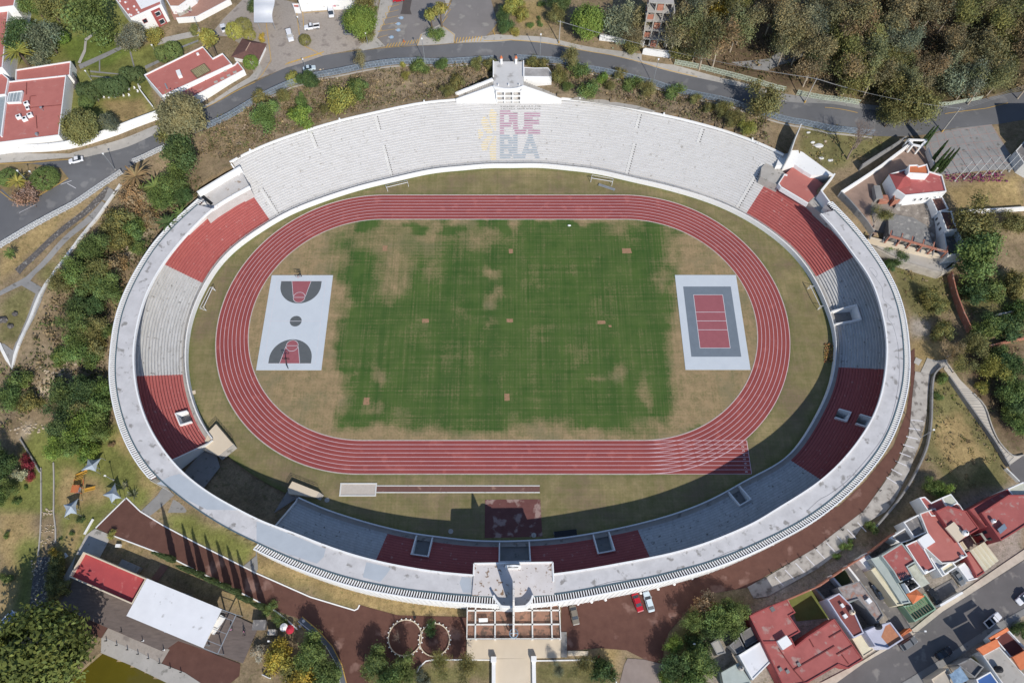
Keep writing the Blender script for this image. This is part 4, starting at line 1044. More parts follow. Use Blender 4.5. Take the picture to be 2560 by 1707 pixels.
v, f = text_mesh('ESTADIO OLIMPICO', .95, 'LEFT'); mb = MB(); a_ = SB(240, 1528, 5.8); b2 = SB(1045, 1528, 5.8)
w_ = max(p[0] for p in v); mb.add([(a_.x+(b2.x-a_.x)*p[0]/w_, a_.y-.05, 6.1+p[1]) for p in v], f)
v, f = text_mesh('IGNACIO ZARAGOZA', .95, 'LEFT'); a_ = SB(1215, 1528, 5.8); b2 = SB(2040, 1526, 5.8); w_ = max(p[0] for p in v)
mb.add([(a_.x+(b2.x-a_.x)*p[0]/w_, a_.y-.05, 6.1+p[1]) for p in v], f); pieces(stad, 'standing_letter', mb, M_BLACK)
mb = MB(); c = SB(1130, 1430, 6.9); mb.tube([(c.x+1.0*math.cos(q), c.y+.02, 6.9+1.0*math.sin(q)) for q in np.linspace(0, 2*PI, 25)], .1, 6)
mb.tube([(c.x+1.0*math.cos(q), c.y+1.0*math.sin(q), 6.7) for q in np.linspace(0, 2*PI, 25)], .13, 6); part(stad, 'ring_emblem', mb, mat('blue_grey_metal', lin(140,160,178)))
bxm = MB(); p = sbp([(445,1135),(620,1130),(622,1200),(448,1208)], PZ+1.0); bxm.prism(p, PZ-.05, PZ+1.0); o = obj('roof_unit', bxm, M_WHITE); tag(o, 'white box unit lying on the tiled canopy of the stadium entrance', 'roof unit')
# entrance terrace and ramp
te = MB(); te.prism([p[:2] for p in (Z(14,1935,1168,.8), Z(14,1935,1345,.8), Z(15,445,1335,.8), Z(15,450,1165,.8))], -.3, .8); o = obj('entrance_terrace', te, M_CREAM); o['kind'] = 'structure'
rm = MB(); rm.prism([p[:2] for p in (Z(14,2200,1345,.7), Z(14,2200,1640,.7), Z(15,188,1640,.7), Z(15,180,1338,.7))], -.3, .78); o = obj('entrance_path', rm, M_CREAM); o['kind'] = 'structure'
for n, a_, b2, side in ((14, (2182,1350), (2182,1640), 'west'), (15, (200,1345), (205,1640), 'east')):
    mb = MB(); p, q = Z(n, *a_, 1.6), Z(n, *b2, 1.6); mb.beam((p.x, p.y, .6), (q.x, q.y, .6), .9, 2.0); c = Vector((p.x, p.y, 0)); mb.box((c.x, c.y, .9), (1.3, 1.3, 2.8))
    tag(obj('parapet_wall', mb, M_WHITE), f'white parapet wall on the {side} side of the cream entrance path', 'wall')
mb = MB(); mb.prism([p[:2] for p in (Z(15,450,1098,0), Z(15,500,1098,0), Z(15,505,1330,0), Z(15,448,1330,0))], -.2, .35); o = obj('side_pavement', mb, M_CONC2); o['kind'] = 'structure'
mb = MB(); mb.prism([p[:2] for p in (Z(15,510,1270,0), Z(15,700,1275,0), Z(15,690,1315,0), Z(15,510,1318,0))], -.2, .4); o = obj('side_pavement', mb, M_CREAM); o['kind'] = 'structure'
# ------------------------------------------------------------------ north tower platform above the rim
def NP(x, y, z): return at(1120+x/7.84, 110+y/7.84, z)
def npp(pts, z): return [NP(x, y, z).to_2d() for x, y in pts]
tw = thing('viewing_platform', 'pale concrete viewing platform with curved front and white wing walls above the north terrace', 'platform', tuple(NP(1185, 600, 12)))
TZ = 16.5; arc = [(890,825),(960,850),(1060,872),(1185,880),(1310,872),(1400,852),(1480,820)]
mb = MB(); mb.prism(npp([(890,345),(1480,350)] + arc[::-1], TZ), 10.5, TZ); part(tw, 'deck', mb, mat('pale_concrete', lin(214,212,210), lin(196,194,190), .3, 8, .9, .3, speck=lin(170,166,162), speck_scale=.3, speck_th=.6))
mb = MB(); ap = spline(npp(arc, TZ+.6), 4)
for a_, b2 in zip(ap[:-1], ap[1:]): mb.beam((*a_, TZ+.1), (*b2, TZ+.1), .4, 1.2)
for x_ in (890, 1480): mb.beam(NP(x_, 340, TZ+.3), NP(x_, 640, TZ+.3), .35, .7)
part(tw, 'parapet', mb, M_WHITE)
yF = NP(1190, 1108, 12.4).y
for sg, xs in ((-1, (160, 890)), (1, (2225, 1480))):
    a_ = NP(xs[0], 1110, 12.5); b2 = NP(xs[1], 830, TZ+.2); c2 = NP(950 if sg < 0 else 1430, 905, TZ)
    mb = MB(); fr = [(a_.x, a_.y), (c2.x, yF)]
    prof = [(a_.x, a_.y, 11.0), (c2.x, yF, 11.0), (c2.x, yF, TZ), (b2.x, b2.y, TZ+.2), (a_.x, a_.y, 13.0)]
    dep = Vector((0, .45, 0)); n = 5; mb.add([Vector(p) for p in prof] + [Vector(p)+dep for p in prof], [tuple(range(n)), tuple(range(2*n-1, n-1, -1))] + [(i, (i+1) % n, n+(i+1) % n, n+i) for i in range(n)])
    part(tw, 'wing_wall', mb, M_WHITE)
    st = MB(); k = 16
    for i in range(k):
        t = (i+.5)/k; x_ = a_.x + (b2.x-a_.x)*t; y_ = a_.y + (b2.y-a_.y)*t; z_ = 12.0 + (TZ-12.0)*t
        st.box((x_, y_+1.45, z_-1.2), (abs(b2.x-a_.x)/k, 1.9, 2.4))
    part(tw, 'side_steps', st, M_CONC)
    if sg < 0:
        ow = MB()
        for q in range(3):
            t0, t1 = q/3, (q+1)/3; p0_ = Vector(a_).lerp(Vector(b2), t0); p1_ = Vector(a_).lerp(Vector(b2), t1); ow.beam(p0_+Vector((0,2.7,-.3)), p1_+Vector((0,2.7,-.2)), .5, 2.2)
        part(tw, 'outer_wall', ow, M_WHITE)
mb = MB()
for x_ in (955, 1110, 1270, 1425): p = NP(x_, 1000, 14); mb.box((p.x, yF+.1, 13.9), (.35, .5, 5.2))
for z_ in (12.2, 14.3, 16.3): a_, b2 = NP(955, 1000, 14), NP(1425, 1000, 14); mb.box(((a_.x+b2.x)/2, yF+.12, z_), (b2.x-a_.x, .44, .42))
part(tw, 'front_grille', mb, M_WHITE)
mb = MB(); a_, b2 = NP(955, 1000, 14), NP(1425, 1000, 14); mb.box(((a_.x+b2.x)/2, yF+1.6, 13.5), (b2.x-a_.x, .3, 5.4)); part(tw, 'back_wall', mb, mat('beige_wall', lin(206,198,190), lin(188,180,172), .4))
mb = MB()
for x_ in (985, 1190, 1395): p = NP(x_, 800, TZ+.4); mb.box((p.x, p.y, TZ+.4), (.35, .35, .8))
pieces(tw, 'bollard', mb, M_WHITE)
for x_, sd in ((1045, 'west'), (1332, 'east')):
    p = NP(x_, 385, 16.4); t = thing('gate_pillar', f'white round gate pillar with terracotta cap on the {sd} side of the platform gate', 'pillar', tuple(p), 'gate pillars at the platform'); b1 = MB(); b1.cyl((p.x, p.y, p.z-.5), .42, 2.9, 14); part(t, 'shaft', b1, M_WHITE, smooth=False)
    b1 = MB(); b1.cyl((p.x, p.y, p.z+2.4), .55, 1.0, 14, .05); part(t, 'cap', b1, M_ORANGE)
building('utility_hut', 'white hut with a stained grey flat roof beside the viewing platform', npp([(1485,640),(1490,455),(1700,470),(1960,465),(2030,560),(2035,648)], 17.2), 12.0, 17.2, mat('stained_grey_roof', lin(186,182,178), lin(150,146,142), .5, 8, .9, .2), M_WHITE, .1, .2, cat='hut')
# concrete apron behind the north rim
mb = cdt_sheet(RZ(3, [(575,900),(640,885),(760,905),(900,930),(1000,950),(1150,975),(1320,1025),(1280,1035),(1000,985),(700,940),(535,920)], 12.6), 1.5, lambda x, y: 12.75); o = obj('concrete_apron', mb, M_CONC); o['kind'] = 'structure'
# ------------------------------------------------------------------ red floored box at the north east
BZ = 9.5
mb = MB(); mb.prism(RZ(8, [(100,122),(160,32),(245,-52),(390,40),(515,125),(440,222),(365,292)], BZ), 2, BZ); part(stad, 'red_floor_box', mb, M_REDROOF)
mb = MB(); q = RZ(8, [(97,118),(120,150),(240,222),(368,300)], BZ+.6)
for a_, b2 in zip(q[:-1], q[1:]): mb.beam((*a_, BZ-.2), (*b2, BZ-.2), .4, 1.8)
q = RZ(8, [(97,120),(155,30),(180,40)], BZ+.5)
for a_, b2 in zip(q[:-1], q[1:]): mb.beam((*a_, BZ), (*b2, BZ), .3, 1.0)
part(stad, 'box_kerb', mb, M_WHITE)
mb = MB(); mb.prism(RZ(8, [(75,-48),(112,-160),(240,-203),(322,-168),(550,0),(612,40),(400,40),(330,0),(245,-58)], 11.0), 2, 11.0); part(stad, 'box_side_block', mb, M_WHITE)
mb = MB(); q = RZ(8, [(605,42),(480,196),(560,305)], 12.6)
for a_, b2 in zip(q[:-1], q[1:]): mb.beam((*a_, 9), (*b2, 9), .45, 8.9)
part(stad, 'box_side_wall', mb, M_WHITE)
mb = MB(); mb.prism(RZ(8, [(-70,55),(100,140),(160,32),(75,-48),(0,-90),(-60,-30)], 9.3), 2, 9.3); part(stad, 'concourse_floor', mb, M_CONC)
mb = MB(); mb.prism(RZ(8, [(372,292),(442,222),(480,196),(560,305),(640,400),(600,500)], 9.4), 4, 9.4); part(stad, 'concourse_floor', mb, M_CONC)
mb = MB(); q = [Z(4, 312, 1130, 17.2), Z(4, 250, 1280, 17.0), Z(4, 190, 1445, 15.5)]
for a_, b2 in zip(q[:-1], q[1:]): mb.beam((a_.x, a_.y, 11.5), (b2.x, b2.y, 11.5), .3, 10.5)
tag(obj('boundary_wall', mb, M_WHITE2), 'tall thin white wall running from the road fence down to the red floored box', 'wall')
# north west concourse beyond the roof ring
mb = MB(); mb.prism(RZ(5, [(1800,192),(1880,160),(2205,-20),(2290,146),(2120,238),(1950,345),(1880,400)], 10.5), 3, 10.5); part(stad, 'concourse_floor', mb, mat('worn_pale_concrete', lin(208,204,200), lin(188,182,176), .4, 8, .9, .3, speck=lin(150,128,108), speck_scale=.5, speck_th=.66))
mb = MB(); q = RZ(5, [(1812,200),(1880,158),(2040,60),(2205,-35)], 12.6)
for a_, b2 in zip(q[:-1], q[1:]): mb.beam((*a_, 9.5), (*b2, 9.5), .6, 6.6)
q = RZ(5, [(1940,345),(2040,280),(2150,215),(2290,140)], 11)
for a_, b2 in zip(q[:-1], q[1:]): mb.beam((*a_, 10.3), (*b2, 10.3), .4, 1.4)
part(stad, 'concourse_parapet', mb, M_WHITE)
mb = MB(); mb.prism(RZ(5, [(1805,205),(1828,188),(1958,298),(1938,318)], 10.5), 10.4, 10.56); part(stad, 'stairwell_shade', mb, M_DARK)  # flat dark slab; the stair recess's shade is put into its colour
# low white wall of the north stand's west end
mb = MB(); q = [off(BI['n0'], d) for d in (D0+RD*17, D0+RD*26.4)]; mb.beam((*q[0], Z0+RH*17-1), (*q[1], Z0+RH*26-1.6), .4, 5); part(stad, 'terrace_end_wall', mb, M_WHITE)
# ------------------------------------------------------------------ trees: one prototype of each kind, crowns of many leaf clumps
R0 = random.Random(3)
def leaf(mb, p, nrm, s, col, rnd, asp=1.0):
    t = nrm.orthogonal().normalized(); q = Matrix.Rotation(rnd.uniform(0, 2*PI), 3, nrm); t = q @ t; b = nrm.cross(t)
    a = s*rnd.uniform(.7, 1.2); c = a*asp
    mb.add([p-t*a-b*c*.35, p+b*c*.5-t*a*.1, p+t*a-b*c*.2, p-b*c*.55+t*a*.1], [(0,1,2,3)], col)
def crown(seed, clumps, per, ls, shape='round', spread=.22, hue=.25, low=0.0, tone=(.55, 1.35)):
    """unit crown: radius 1 about (0,0,0)"""
    rnd = random.Random(seed); mb = MB()
    lobes = [(Vector((rnd.uniform(-.5, .5), rnd.uniform(-.5, .5), rnd.uniform(-.25, .45))), rnd.uniform(.4, .62)) for _ in range(9)]
    for _ in range(clumps):
        while True:
            v = Vector((rnd.gauss(0, 1), rnd.gauss(0, 1), rnd.gauss(0, 1))).normalized()
            if v.z > -.55: break
        if shape == 'round': c = v*rnd.uniform(.62, .93); c.z *= .85
        elif shape == 'lobed':
            l, r = rnd.choice(lobes); c = l*1.3 + v*r*rnd.uniform(.6, 1.05)
        elif shape == 'loose':
            l, r = rnd.choice(lobes); c = l*1.45 + v*r*rnd.uniform(.3, 1.15)
        elif shape == 'column':
            z = rnd.random(); c = Vector((v.x, v.y, 0)).normalized()*(.95*(1-z)**.7*min(1, .35+z*7)); c.z = z*2-1
        elif shape == 'hedge': c = v*.9
        k = rnd.uniform(*tone); h = rnd.uniform(-hue, hue)
        col = (k*(1+h*.7), k*(1+h*.1), k*(1-h*.6))
        for _ in range(per):
            d = Vector((rnd.gauss(0, 1), rnd.gauss(0, 1), rnd.gauss(0, 1))); d = d*spread*.55
            n = (v*1.1 + Vector((rnd.gauss(0, .6), rnd.gauss(0, .6), rnd.gauss(.25, .6)))).normalized()
            j = rnd.uniform(.82, 1.18); leaf(mb, c+d*(.6 if shape == 'column' else 1), n, ls, tuple(x*j for x in col), rnd)
    return mb
def trunk_mb(h, r, lean=0, branches=5, seed=1, top=1.0, crown_r=.7):
    rnd = random.Random(seed); mb = MB(); mb.tube([(0,0,-.3), (lean*.3, 0, h*.4), (lean, 0, h)], [r*1.25, r*.9, r*.6], 7)
    for i in range(branches):
        a = 2*PI*i/branches + rnd.uniform(-.4, .4); L = crown_r*rnd.uniform(.5, .9); z = h*rnd.uniform(.6, .95)
        mb.tube([(lean*.8, 0, z), (lean+math.cos(a)*L*.5, math.sin(a)*L*.5, z+top*.35), (lean+math.cos(a)*L, math.sin(a)*L, z+top*.75)], [r*.5, r*.35, r*.12], 5)
    return mb
PROTO = {}
def make(kind, crown_mb, hc, trunk, bark=None, label='tree', cname='crown'):
    """crown of radius 1 centred at height hc (in crown radii); trunk in the same units"""
    t = thing(kind, label, 'tree', (0, 0, 0))
    cm = crown_mb; cm.v = [(x, y, z+hc) for x, y, z in cm.v]
    if trunk: o = obj('trunk', trunk, bark or M_BARK); o.parent = t
    o = obj(cname, cm, M_LEAF); o.parent = t
    PROTO[kind] = dict(root=t, used=False, hc=hc); return t
make('broadleaf_tree', crown(11, 190, 48, .062, 'lobed', .26, .22), 1.25, trunk_mb(1.1, .07, 0, 6, 2, .8, .7))
make('round_tree', crown(12, 220, 44, .058, 'round', .2, .15, tone=(.7, 1.25)), 1.15, trunk_mb(1.0, .07, 0, 6, 3, .8, .6))
make('eucalyptus_tree', crown(13, 120, 40, .055, 'loose', .3, .2), 1.7, trunk_mb(1.6, .05, .12, 8, 4, .9, .9), M_PALEBARK)
make('gum_tree', crown(23, 96, 44, .055, 'loose', .32, .2, tone=(.55, 1.35)), 1.8, trunk_mb(1.7, .05, -.15, 9, 14, 1.0, 1.0), M_PALEBARK)
make('leafy_tree', crown(14, 130, 44, .064, 'loose', .32, .2), 1.1, trunk_mb(1.0, .06, .05, 6, 5, .8, .8))
make('clipped_tree', crown(15, 260, 22, .06, 'hedge', .12, .1, tone=(.8, 1.15)), 1.15, trunk_mb(.4, .07, 0, 3, 6, .5, .3))
make('cypress_tree', crown(16, 260, 16, .16, 'column', .35, .12, tone=(.6, 1.2)), 1.02, trunk_mb(.5, .1, 0, 0, 7))
make('shrub', crown(17, 90, 44, .09, 'loose', .34, .24), .55, trunk_mb(.5, .05, 0, 5, 8, .4, .5))
make('bush', crown(27, 70, 36, .09, 'lobed', .34, .24), .5, trunk_mb(.35, .05, 0, 4, 9, .3, .5))
def frond_crown(seed, n, L, droop, w, rise):
    rnd = random.Random(seed); mb = MB()
    for i in range(n):
        a = 2*PI*i/n*3.7 + rnd.uniform(-.2, .2); e = rise + rnd.uniform(-.5, .7); l = L*rnd.uniform(.8, 1.1); k = rnd.uniform(.65, 1.25); col = (k*rnd.uniform(.9, 1.15), k, k*.9)
        d = Vector((math.cos(a), math.sin(a), 0)); side = Vector((-d.y, d.x, 0)); pts = []
        for j in range(6):
            t = j/5; r = l*t; pts.append(d*r*math.cos(e*(1-t)) + Vector((0, 0, l*(math.sin(e)*t - droop*t*t))))
        for j in range(5):
            w0 = w*math.sin(PI*min(1, (j+.3)/5.3)); w1 = w*math.sin(PI*min(1, (j+1.3)/5.3)) if j < 4 else .01
            for s in (-1, 1):
                dz = Vector((0, 0, -.35))
                mb.add([pts[j], pts[j]+(side*s+dz)*w0, pts[j+1]+(side*s+dz)*w1, pts[j+1]], [(0,1,2,3)], col)
    return mb
make('date_palm', frond_crown(5, 46, 1.05, .55, .075, .7), 1.35, (lambda m: m.tube([(0,0,-.2),(.02,0,.7),(0,0,1.38)], [.11,.1,.12], 8))(MB()), label='palm')
make('fan_palm', crown(18, 60, 26, .15, 'round', .3, .2), 3.2, (lambda m: m.tube([(0,0,-.2),(.05,0,1.6),(0,0,3.0)], [.17,.13,.12], 8))(MB()), label='palm')
def spikes(seed, n):
    rnd = random.Random(seed); mb = MB()
    for i in range(n):
        a = rnd.uniform(0, 2*PI); e = rnd.uniform(.15, 1.3); d = Vector((math.cos(a)*math.cos(e), math.sin(a)*math.cos(e), math.sin(e))); s = d.cross(Vector((0,0,1))).normalized()*.07; k = rnd.uniform(.7, 1.2)
        mb.add([-s, s, d*.6+s*.9, d, d*.6-s*.9], [(0,1,2,3,4)], (k, k, k))
    return mb
make('agave', spikes(2, 34), .05, None, label='agave', cname='leaves')
def bare(seed):
    rnd = random.Random(seed); mb = MB()
    def br(p, d, L, r, dep):
        q = p + d*L; m = p + d*L*.5 + Vector((rnd.gauss(0,.03), rnd.gauss(0,.03), 0))*L*3; mb.tube([p, m, q], [r, r*.8, r*.6], 5 if dep < 3 else 4, False)
        if dep >= 6: return
        for _ in range(3 if dep < 4 else 2 + (dep < 5)):
            nd = (d + Vector((rnd.gauss(0,.42), rnd.gauss(0,.42), rnd.gauss(.08,.25)))).normalized(); br(q, nd, L*rnd.uniform(.62, .82), r*.6, dep+1)
    br(Vector((0,0,-.1)), Vector((.05,.0,1)).normalized(), .75, .055, 0); return mb
_t = thing('bare_tree', 'bare', 'tree', (0,0,0)); _o = obj('branches', bare(4), mat('grey_twigs', lin(150,132,120), lin(120,104,94), 1.5)); _o.parent = _t; PROTO['bare_tree'] = dict(root=_t, used=False, hc=1.5)
def tree(kind, px, py, rpx, col, label, group=None, cat='tree', hs=1.0, hc=None, rz=None):
    """crown centre at photo point (px, py), crown radius rpx photo pixels; hs stretches it upward"""
    P = PROTO[kind]; z = 8.0
    for _ in range(12):
        p = at(px, py, z); r = rpx*mpp(px, py, z); zg = terr(p.x, p.y); z = .5*z + .5*(zg + r*P['hc']*hs)
    p = at(px, py, z); g = (p.x, p.y, terr(p.x, p.y) - .05)
    if not P['used']:
        P['used'] = True; o = P['root']; o.location = g; o.rotation_euler = (0, 0, rz if rz is not None else R0.uniform(0, 6.28)); o['label'] = label
        if group: o['group'] = group
    else: o = dup(P['root'], g, rz if rz is not None else R0.uniform(0, 6.28), None, label, None); 
    if group: o['group'] = group
    elif 'group' in o: del o['group']
    o['category'] = cat; o.scale = (r, r*R0.uniform(.9, 1.1), r*hs*R0.uniform(.92, 1.08))
    j = R0.uniform(.88, 1.12)
    for c in o.children:
        if c.name.startswith('crown') or c.name.startswith('leaves'): c.color = (*[min(1, x*1.5*j*R0.uniform(.95, 1.05)) for x in col], 1)
    return o
def T(n, x, y, rz, kind, col, label, group=None, **k):
    px, py = rp(n, x, y); return tree(kind, px, py, rz/3.672, col, label, group, **k)
LG = lin(118,138,52); GR = lin(98,114,64); DG = lin(78,96,58); OL = lin(116,114,70); EU = lin(124,116,84); GG = lin(112,116,94); YG = lin(140,138,74); YE = lin(158,140,66); BG = lin(106,126,60); BR = lin(136,118,88); CY = lin(84,98,62); PA = lin(140,136,72)
# --- north west garden
T(1,870,150,200,'leafy_tree',GR,'largest willowy green tree in the walled garden','' or None,hs=1.1)
T(1,470,90,130,'leafy_tree',OL,'olive brown tree at the top of the walled garden')
T(1,180,330,140,'broadleaf_tree',DG,'dark tree beside the tall white building in the garden')
T(1,440,370,140,'leafy_tree',GG,'grey green spreading tree over the garden lawn')
T(1,570,345,60,'clipped_tree',BG,'small bright green round bush behind the grey green tree',cat='bush')
T(1,160,470,140,'date_palm',PA,'feathery palm in front of the white building corner',cat='palm')
T(1,370,560,75,'shrub',GG,'pale grey shrub beside the palm by the red roof',cat='shrub')
T(1,320,60,110,'broadleaf_tree',GR,'green tree at the top left edge of the garden')
T(1,120,90,0.1+70,'broadleaf_tree',DG,'dark tree behind the white building at the left edge')
T(1,1210,330,120,'broadleaf_tree',GG,'grey green tree in front of the white house')
T(1,1490,500,70,'clipped_tree',GR,'narrower of two clipped green domes before the white house',None,hs=1.25)
T(1,1590,470,80,'clipped_tree',GR,'wider of two clipped green domes before the white house',None,hs=1.25)
for i,(x,y,r) in enumerate(((770,840,70),(850,860,75),(910,810,70),(960,800,75),(1030,810,85),(1100,780,75))): T(1,x,y,r,'clipped_tree',CY,'clipped grey green tree in the hedge row behind white chairs','clipped trees in the garden hedge row',hs=1.2)
for i,(x,y,r) in enumerate(((1165,690,65),(1260,690,70))): T(1,x,y,r,'clipped_tree',CY,f'clipped tree at the {("left","right")[i]} of the pair north of the hedge row',None,hs=1.2)
T(1,790,940,75,'clipped_tree',GR,'rounded hedge at the west end of the lawn',cat='hedge',hs=.8)
T(1,735,1160,170,'round_tree',OL,'big olive and yellow round tree between red roof and white wall')
T(1,980,1150,85,'broadleaf_tree',GG,'small grey tree beside the white perimeter wall')
T(1,1660,1050,215,'round_tree',EU,'big olive brown round tree beside the bend of the road',hs=1.15)
T(1,1690,1420,160,'broadleaf_tree',DG,'dark green tree on the slope below the big round tree')
T(1,1590,1200,110,'shrub',OL,'olive bushy tree at the foot of the big round tree')
T(1,2150,280,85,'clipped_tree',YG,'bright yellow green round tree beside the parked white car')
T(1,2230,240,80,'clipped_tree',OL,'olive round tree behind the yellow green one')
T(1,2290,320,60,'clipped_tree',YG,'small yellow green tree beside the tiled kiosk',hs=.9)
T(1,1910,350,75,'fan_palm',PA,'fan palm beside the long red roofed building',cat='palm')
T(1,2300,570,70,'clipped_tree',BG,'bright green bush in front of the tiled kiosk',cat='bush',hs=.9)
T(1,1420,340,70,'shrub',YG,'small yellow green shrub at the foot of the white house',cat='shrub')
T(1,1790,290,45,'bush',OL,'low bush near the garden lamp and white wall',cat='bush')
T(1,2350,60,60,'shrub',DG,'dark bush beside the white canopy',cat='bush')
# --- parking area
T(2,950,190,150,'round_tree',BG,'bright green round tree over the cobbled car park')
T(2,1040,20,110,'leafy_tree',OL,'olive tree beside the white building in the car park')
T(2,1030,330,65,'shrub',OL,'olive shrub at the corner of the cobbled car park',cat='shrub')
T(2,1095,110,35,'bush',GR,'small green bush on the car park kerb',cat='bush')
T(2,450,370,55,'clipped_tree',OL,'dry round bush on the car park island',cat='bush',hs=.9)
T(2,60,360,35,'bush',YE,'yellow bush beside the tiled kiosk',cat='bush')
T(2,1600,120,55,'fan_palm',PA,'left one of the pair of tall fan palms',cat='palm'); T(2,1690,90,60,'fan_palm',PA,'right one of the pair of tall fan palms',cat='palm')
T(2,1660,320,60,'bush',GR,'low green planting at the foot of the fan palms',cat='bush')
T(2,2270,120,70,'broadleaf_tree',DG,'dark tree at the edge of the grey parking lot'); T(2,2320,60,50,'fan_palm',PA,'fan palm at the east edge of the grey parking lot',cat='palm')
T(2,2290,250,60,'shrub',DG,'dark shrub beside the grey parking lot',cat='shrub')
T(2,960,560,65,'eucalyptus_tree',EU,'slender olive tree leaning over the road fence',hs=1.2)
T(2,470,740,85,'broadleaf_tree',DG,'dark green tree on the fence beside the half hidden car'); T(2,340,730,55,'shrub',YG,'yellow green shrub touching the fence',cat='shrub')
T(2,1350,590,30,'bush',YG,'small yellow bush growing at the fence',cat='bush'); T(2,1710,590,50,'broadleaf_tree',GR,'green tree growing against the fence left of the platform')
# --- slope behind the north terrace
for i,(x,y,r,c) in enumerate(((940,820,75,GR),(420,930,55,GR),(780,930,110,YG),(110,1070,120,GR),(420,1080,85,BG),(260,900,60,OL),(1500,620,60,GR),(2030,590,50,OL),(1850,760,60,OL),(1750,840,55,OL),(2150,600,50,OL),(1380,700,35,YG),(40,900,60,OL),(640,1010,40,OL))):
    T(2,x,y,r,'leafy_tree' if i % 2 else 'shrub',c,'bush on the dry slope above the north terrace','bushes on the dry slope left of the platform',cat='bush')
T(3,540,520,85,'eucalyptus_tree',OL,'olive tree rising beside the fence right of the platform'); T(3,190,580,50,'shrub',OL,'left one of two bushes behind the platform parapet',cat='shrub'); T(3,285,590,45,'shrub',OL,'right one of two bushes behind the platform parapet',cat='shrub')
for i,(x,y,r,c) in enumerate(((620,640,70,GR),(830,720,60,BG),(980,690,45,OL),(700,830,80,GR),(1100,790,70,GR),(1230,830,60,OL),(1490,860,75,GR),(1680,920,55,OL),(900,800,60,OL),(430,700,60,OL),(520,800,60,GR),(1950,1000,60,OL),(2050,1100,70,OL),(2150,1180,60,YG),(1800,1000,50,OL))):
    T(3,x,y,r*R0.uniform(.7,1.25),R0.choice(('shrub','leafy_tree','bush')),c,'bush on the dry slope right of the platform','bushes on the dry slope right of the platform',cat='bush')
T(3,2280,950,150,'leafy_tree',OL,'larger leafy tree on the slope casting shade over the road')
# --- north side beyond the road
T(3,700,200,165,'round_tree',BG,'big bright green round tree north of the road'); T(3,990,210,150,'leafy_tree',GG,'grey green tree between the bright tree and the brick ruin'); T(3,1200,180,110,'eucalyptus_tree',EU,'tree in front of the unfinished brick building'); T(3,1110,330,90,'eucalyptus_tree',EU,'low olive tree behind the broken white wall')
T(3,270,45,30,'bush',GR,'small green bush on the dry ground by the lamp',cat='bush'); T(3,400,150,70,'leafy_tree',OL,'olive tree beside the utility pole'); T(3,440,40,80,'broadleaf_tree',DG,'dark tree at the top edge near the utility pole')
for i,(x,y,r) in enumerate(((20,60,60),(100,140,50),(60,20,45),(25,300,40))): T(3,x,y,r,'shrub',YG,'shrub on the dry ground east of the parking lot','shrubs east of the parking lot',cat='shrub')
for i,(x,y,r) in enumerate(((170,235,28),(260,225,25),(245,170,20))): T(3,x,y,r,'bush',GR,'small bush on the bare ground near the lamp','small bushes on bare ground',cat='bush')
T(3,1440,340,60,'shrub',DG,'dark shrub at the right wall of the brick ruin',cat='shrub'); T(3,1100,430,70,'shrub',OL,'dry bush in front of the broken white wall',cat='shrub')
# --- wooded hillside in the north east
LWD = 'olive brown gum tree in the wood beyond the road'; GWD = 'trees in the north east wood'
T(3,1900,60,120,'leafy_tree',YE,'yellow leaved tree at the top of the wood'); T(3,1620,120,120,'eucalyptus_tree',BR,'brown tree at the left edge of the wood')
rw = random.Random(21); pts = []; rows_ = [(1560,2400,160,540)]
while len(pts) < 100:
    x = rw.uniform(1690, 2600); y = rw.uniform(-30, 262)
    lim = np.interp(x, [1690, 1800, 1950, 2050, 2150, 2240, 2330, 2400, 2600], [130, 130, 165, 180, 215, 225, 225, 225, 205])
    if y > lim or any((x-a)**2+(y-b)**2 < 20**2 for a, b in pts): continue
    if 1850 < x < 2030 and 120 < y < 175 and rw.random() < .75: continue
    pts.append((x, y))
for x, y in pts:
    k = rw.choice(('eucalyptus_tree', 'gum_tree', 'gum_tree', 'leafy_tree')); c = rw.choice((EU, EU, GG, OL, BR, lin(112,112,76)))
    tree(k, x, y, rw.uniform(24, 44), c, LWD, GWD, hs=rw.uniform(1.0, 1.3))
for x, y, r in ((2255,250,46),(2290,275,40),(2230,290,36)): tree('leafy_tree', x, y, r, OL, 'leafy green tree overhanging the road near the bare tree', 'trees overhanging the road at the bend', hs=1.0)
T(3,1560,480,90,'shrub',OL,'bush beside the green fence and white hut',cat='bush'); T(3,1700,420,110,'eucalyptus_tree',BR,'thin brown tree above the green fence')
o = T(4,960,1000,160,'bare_tree',BR,'leafless grey tree leaning over the fence beside the road',cat='tree'); o.location = G(4,730,1460); o.scale = (6.6,6.6,6.2); o.rotation_euler = (0,.06,2.0)
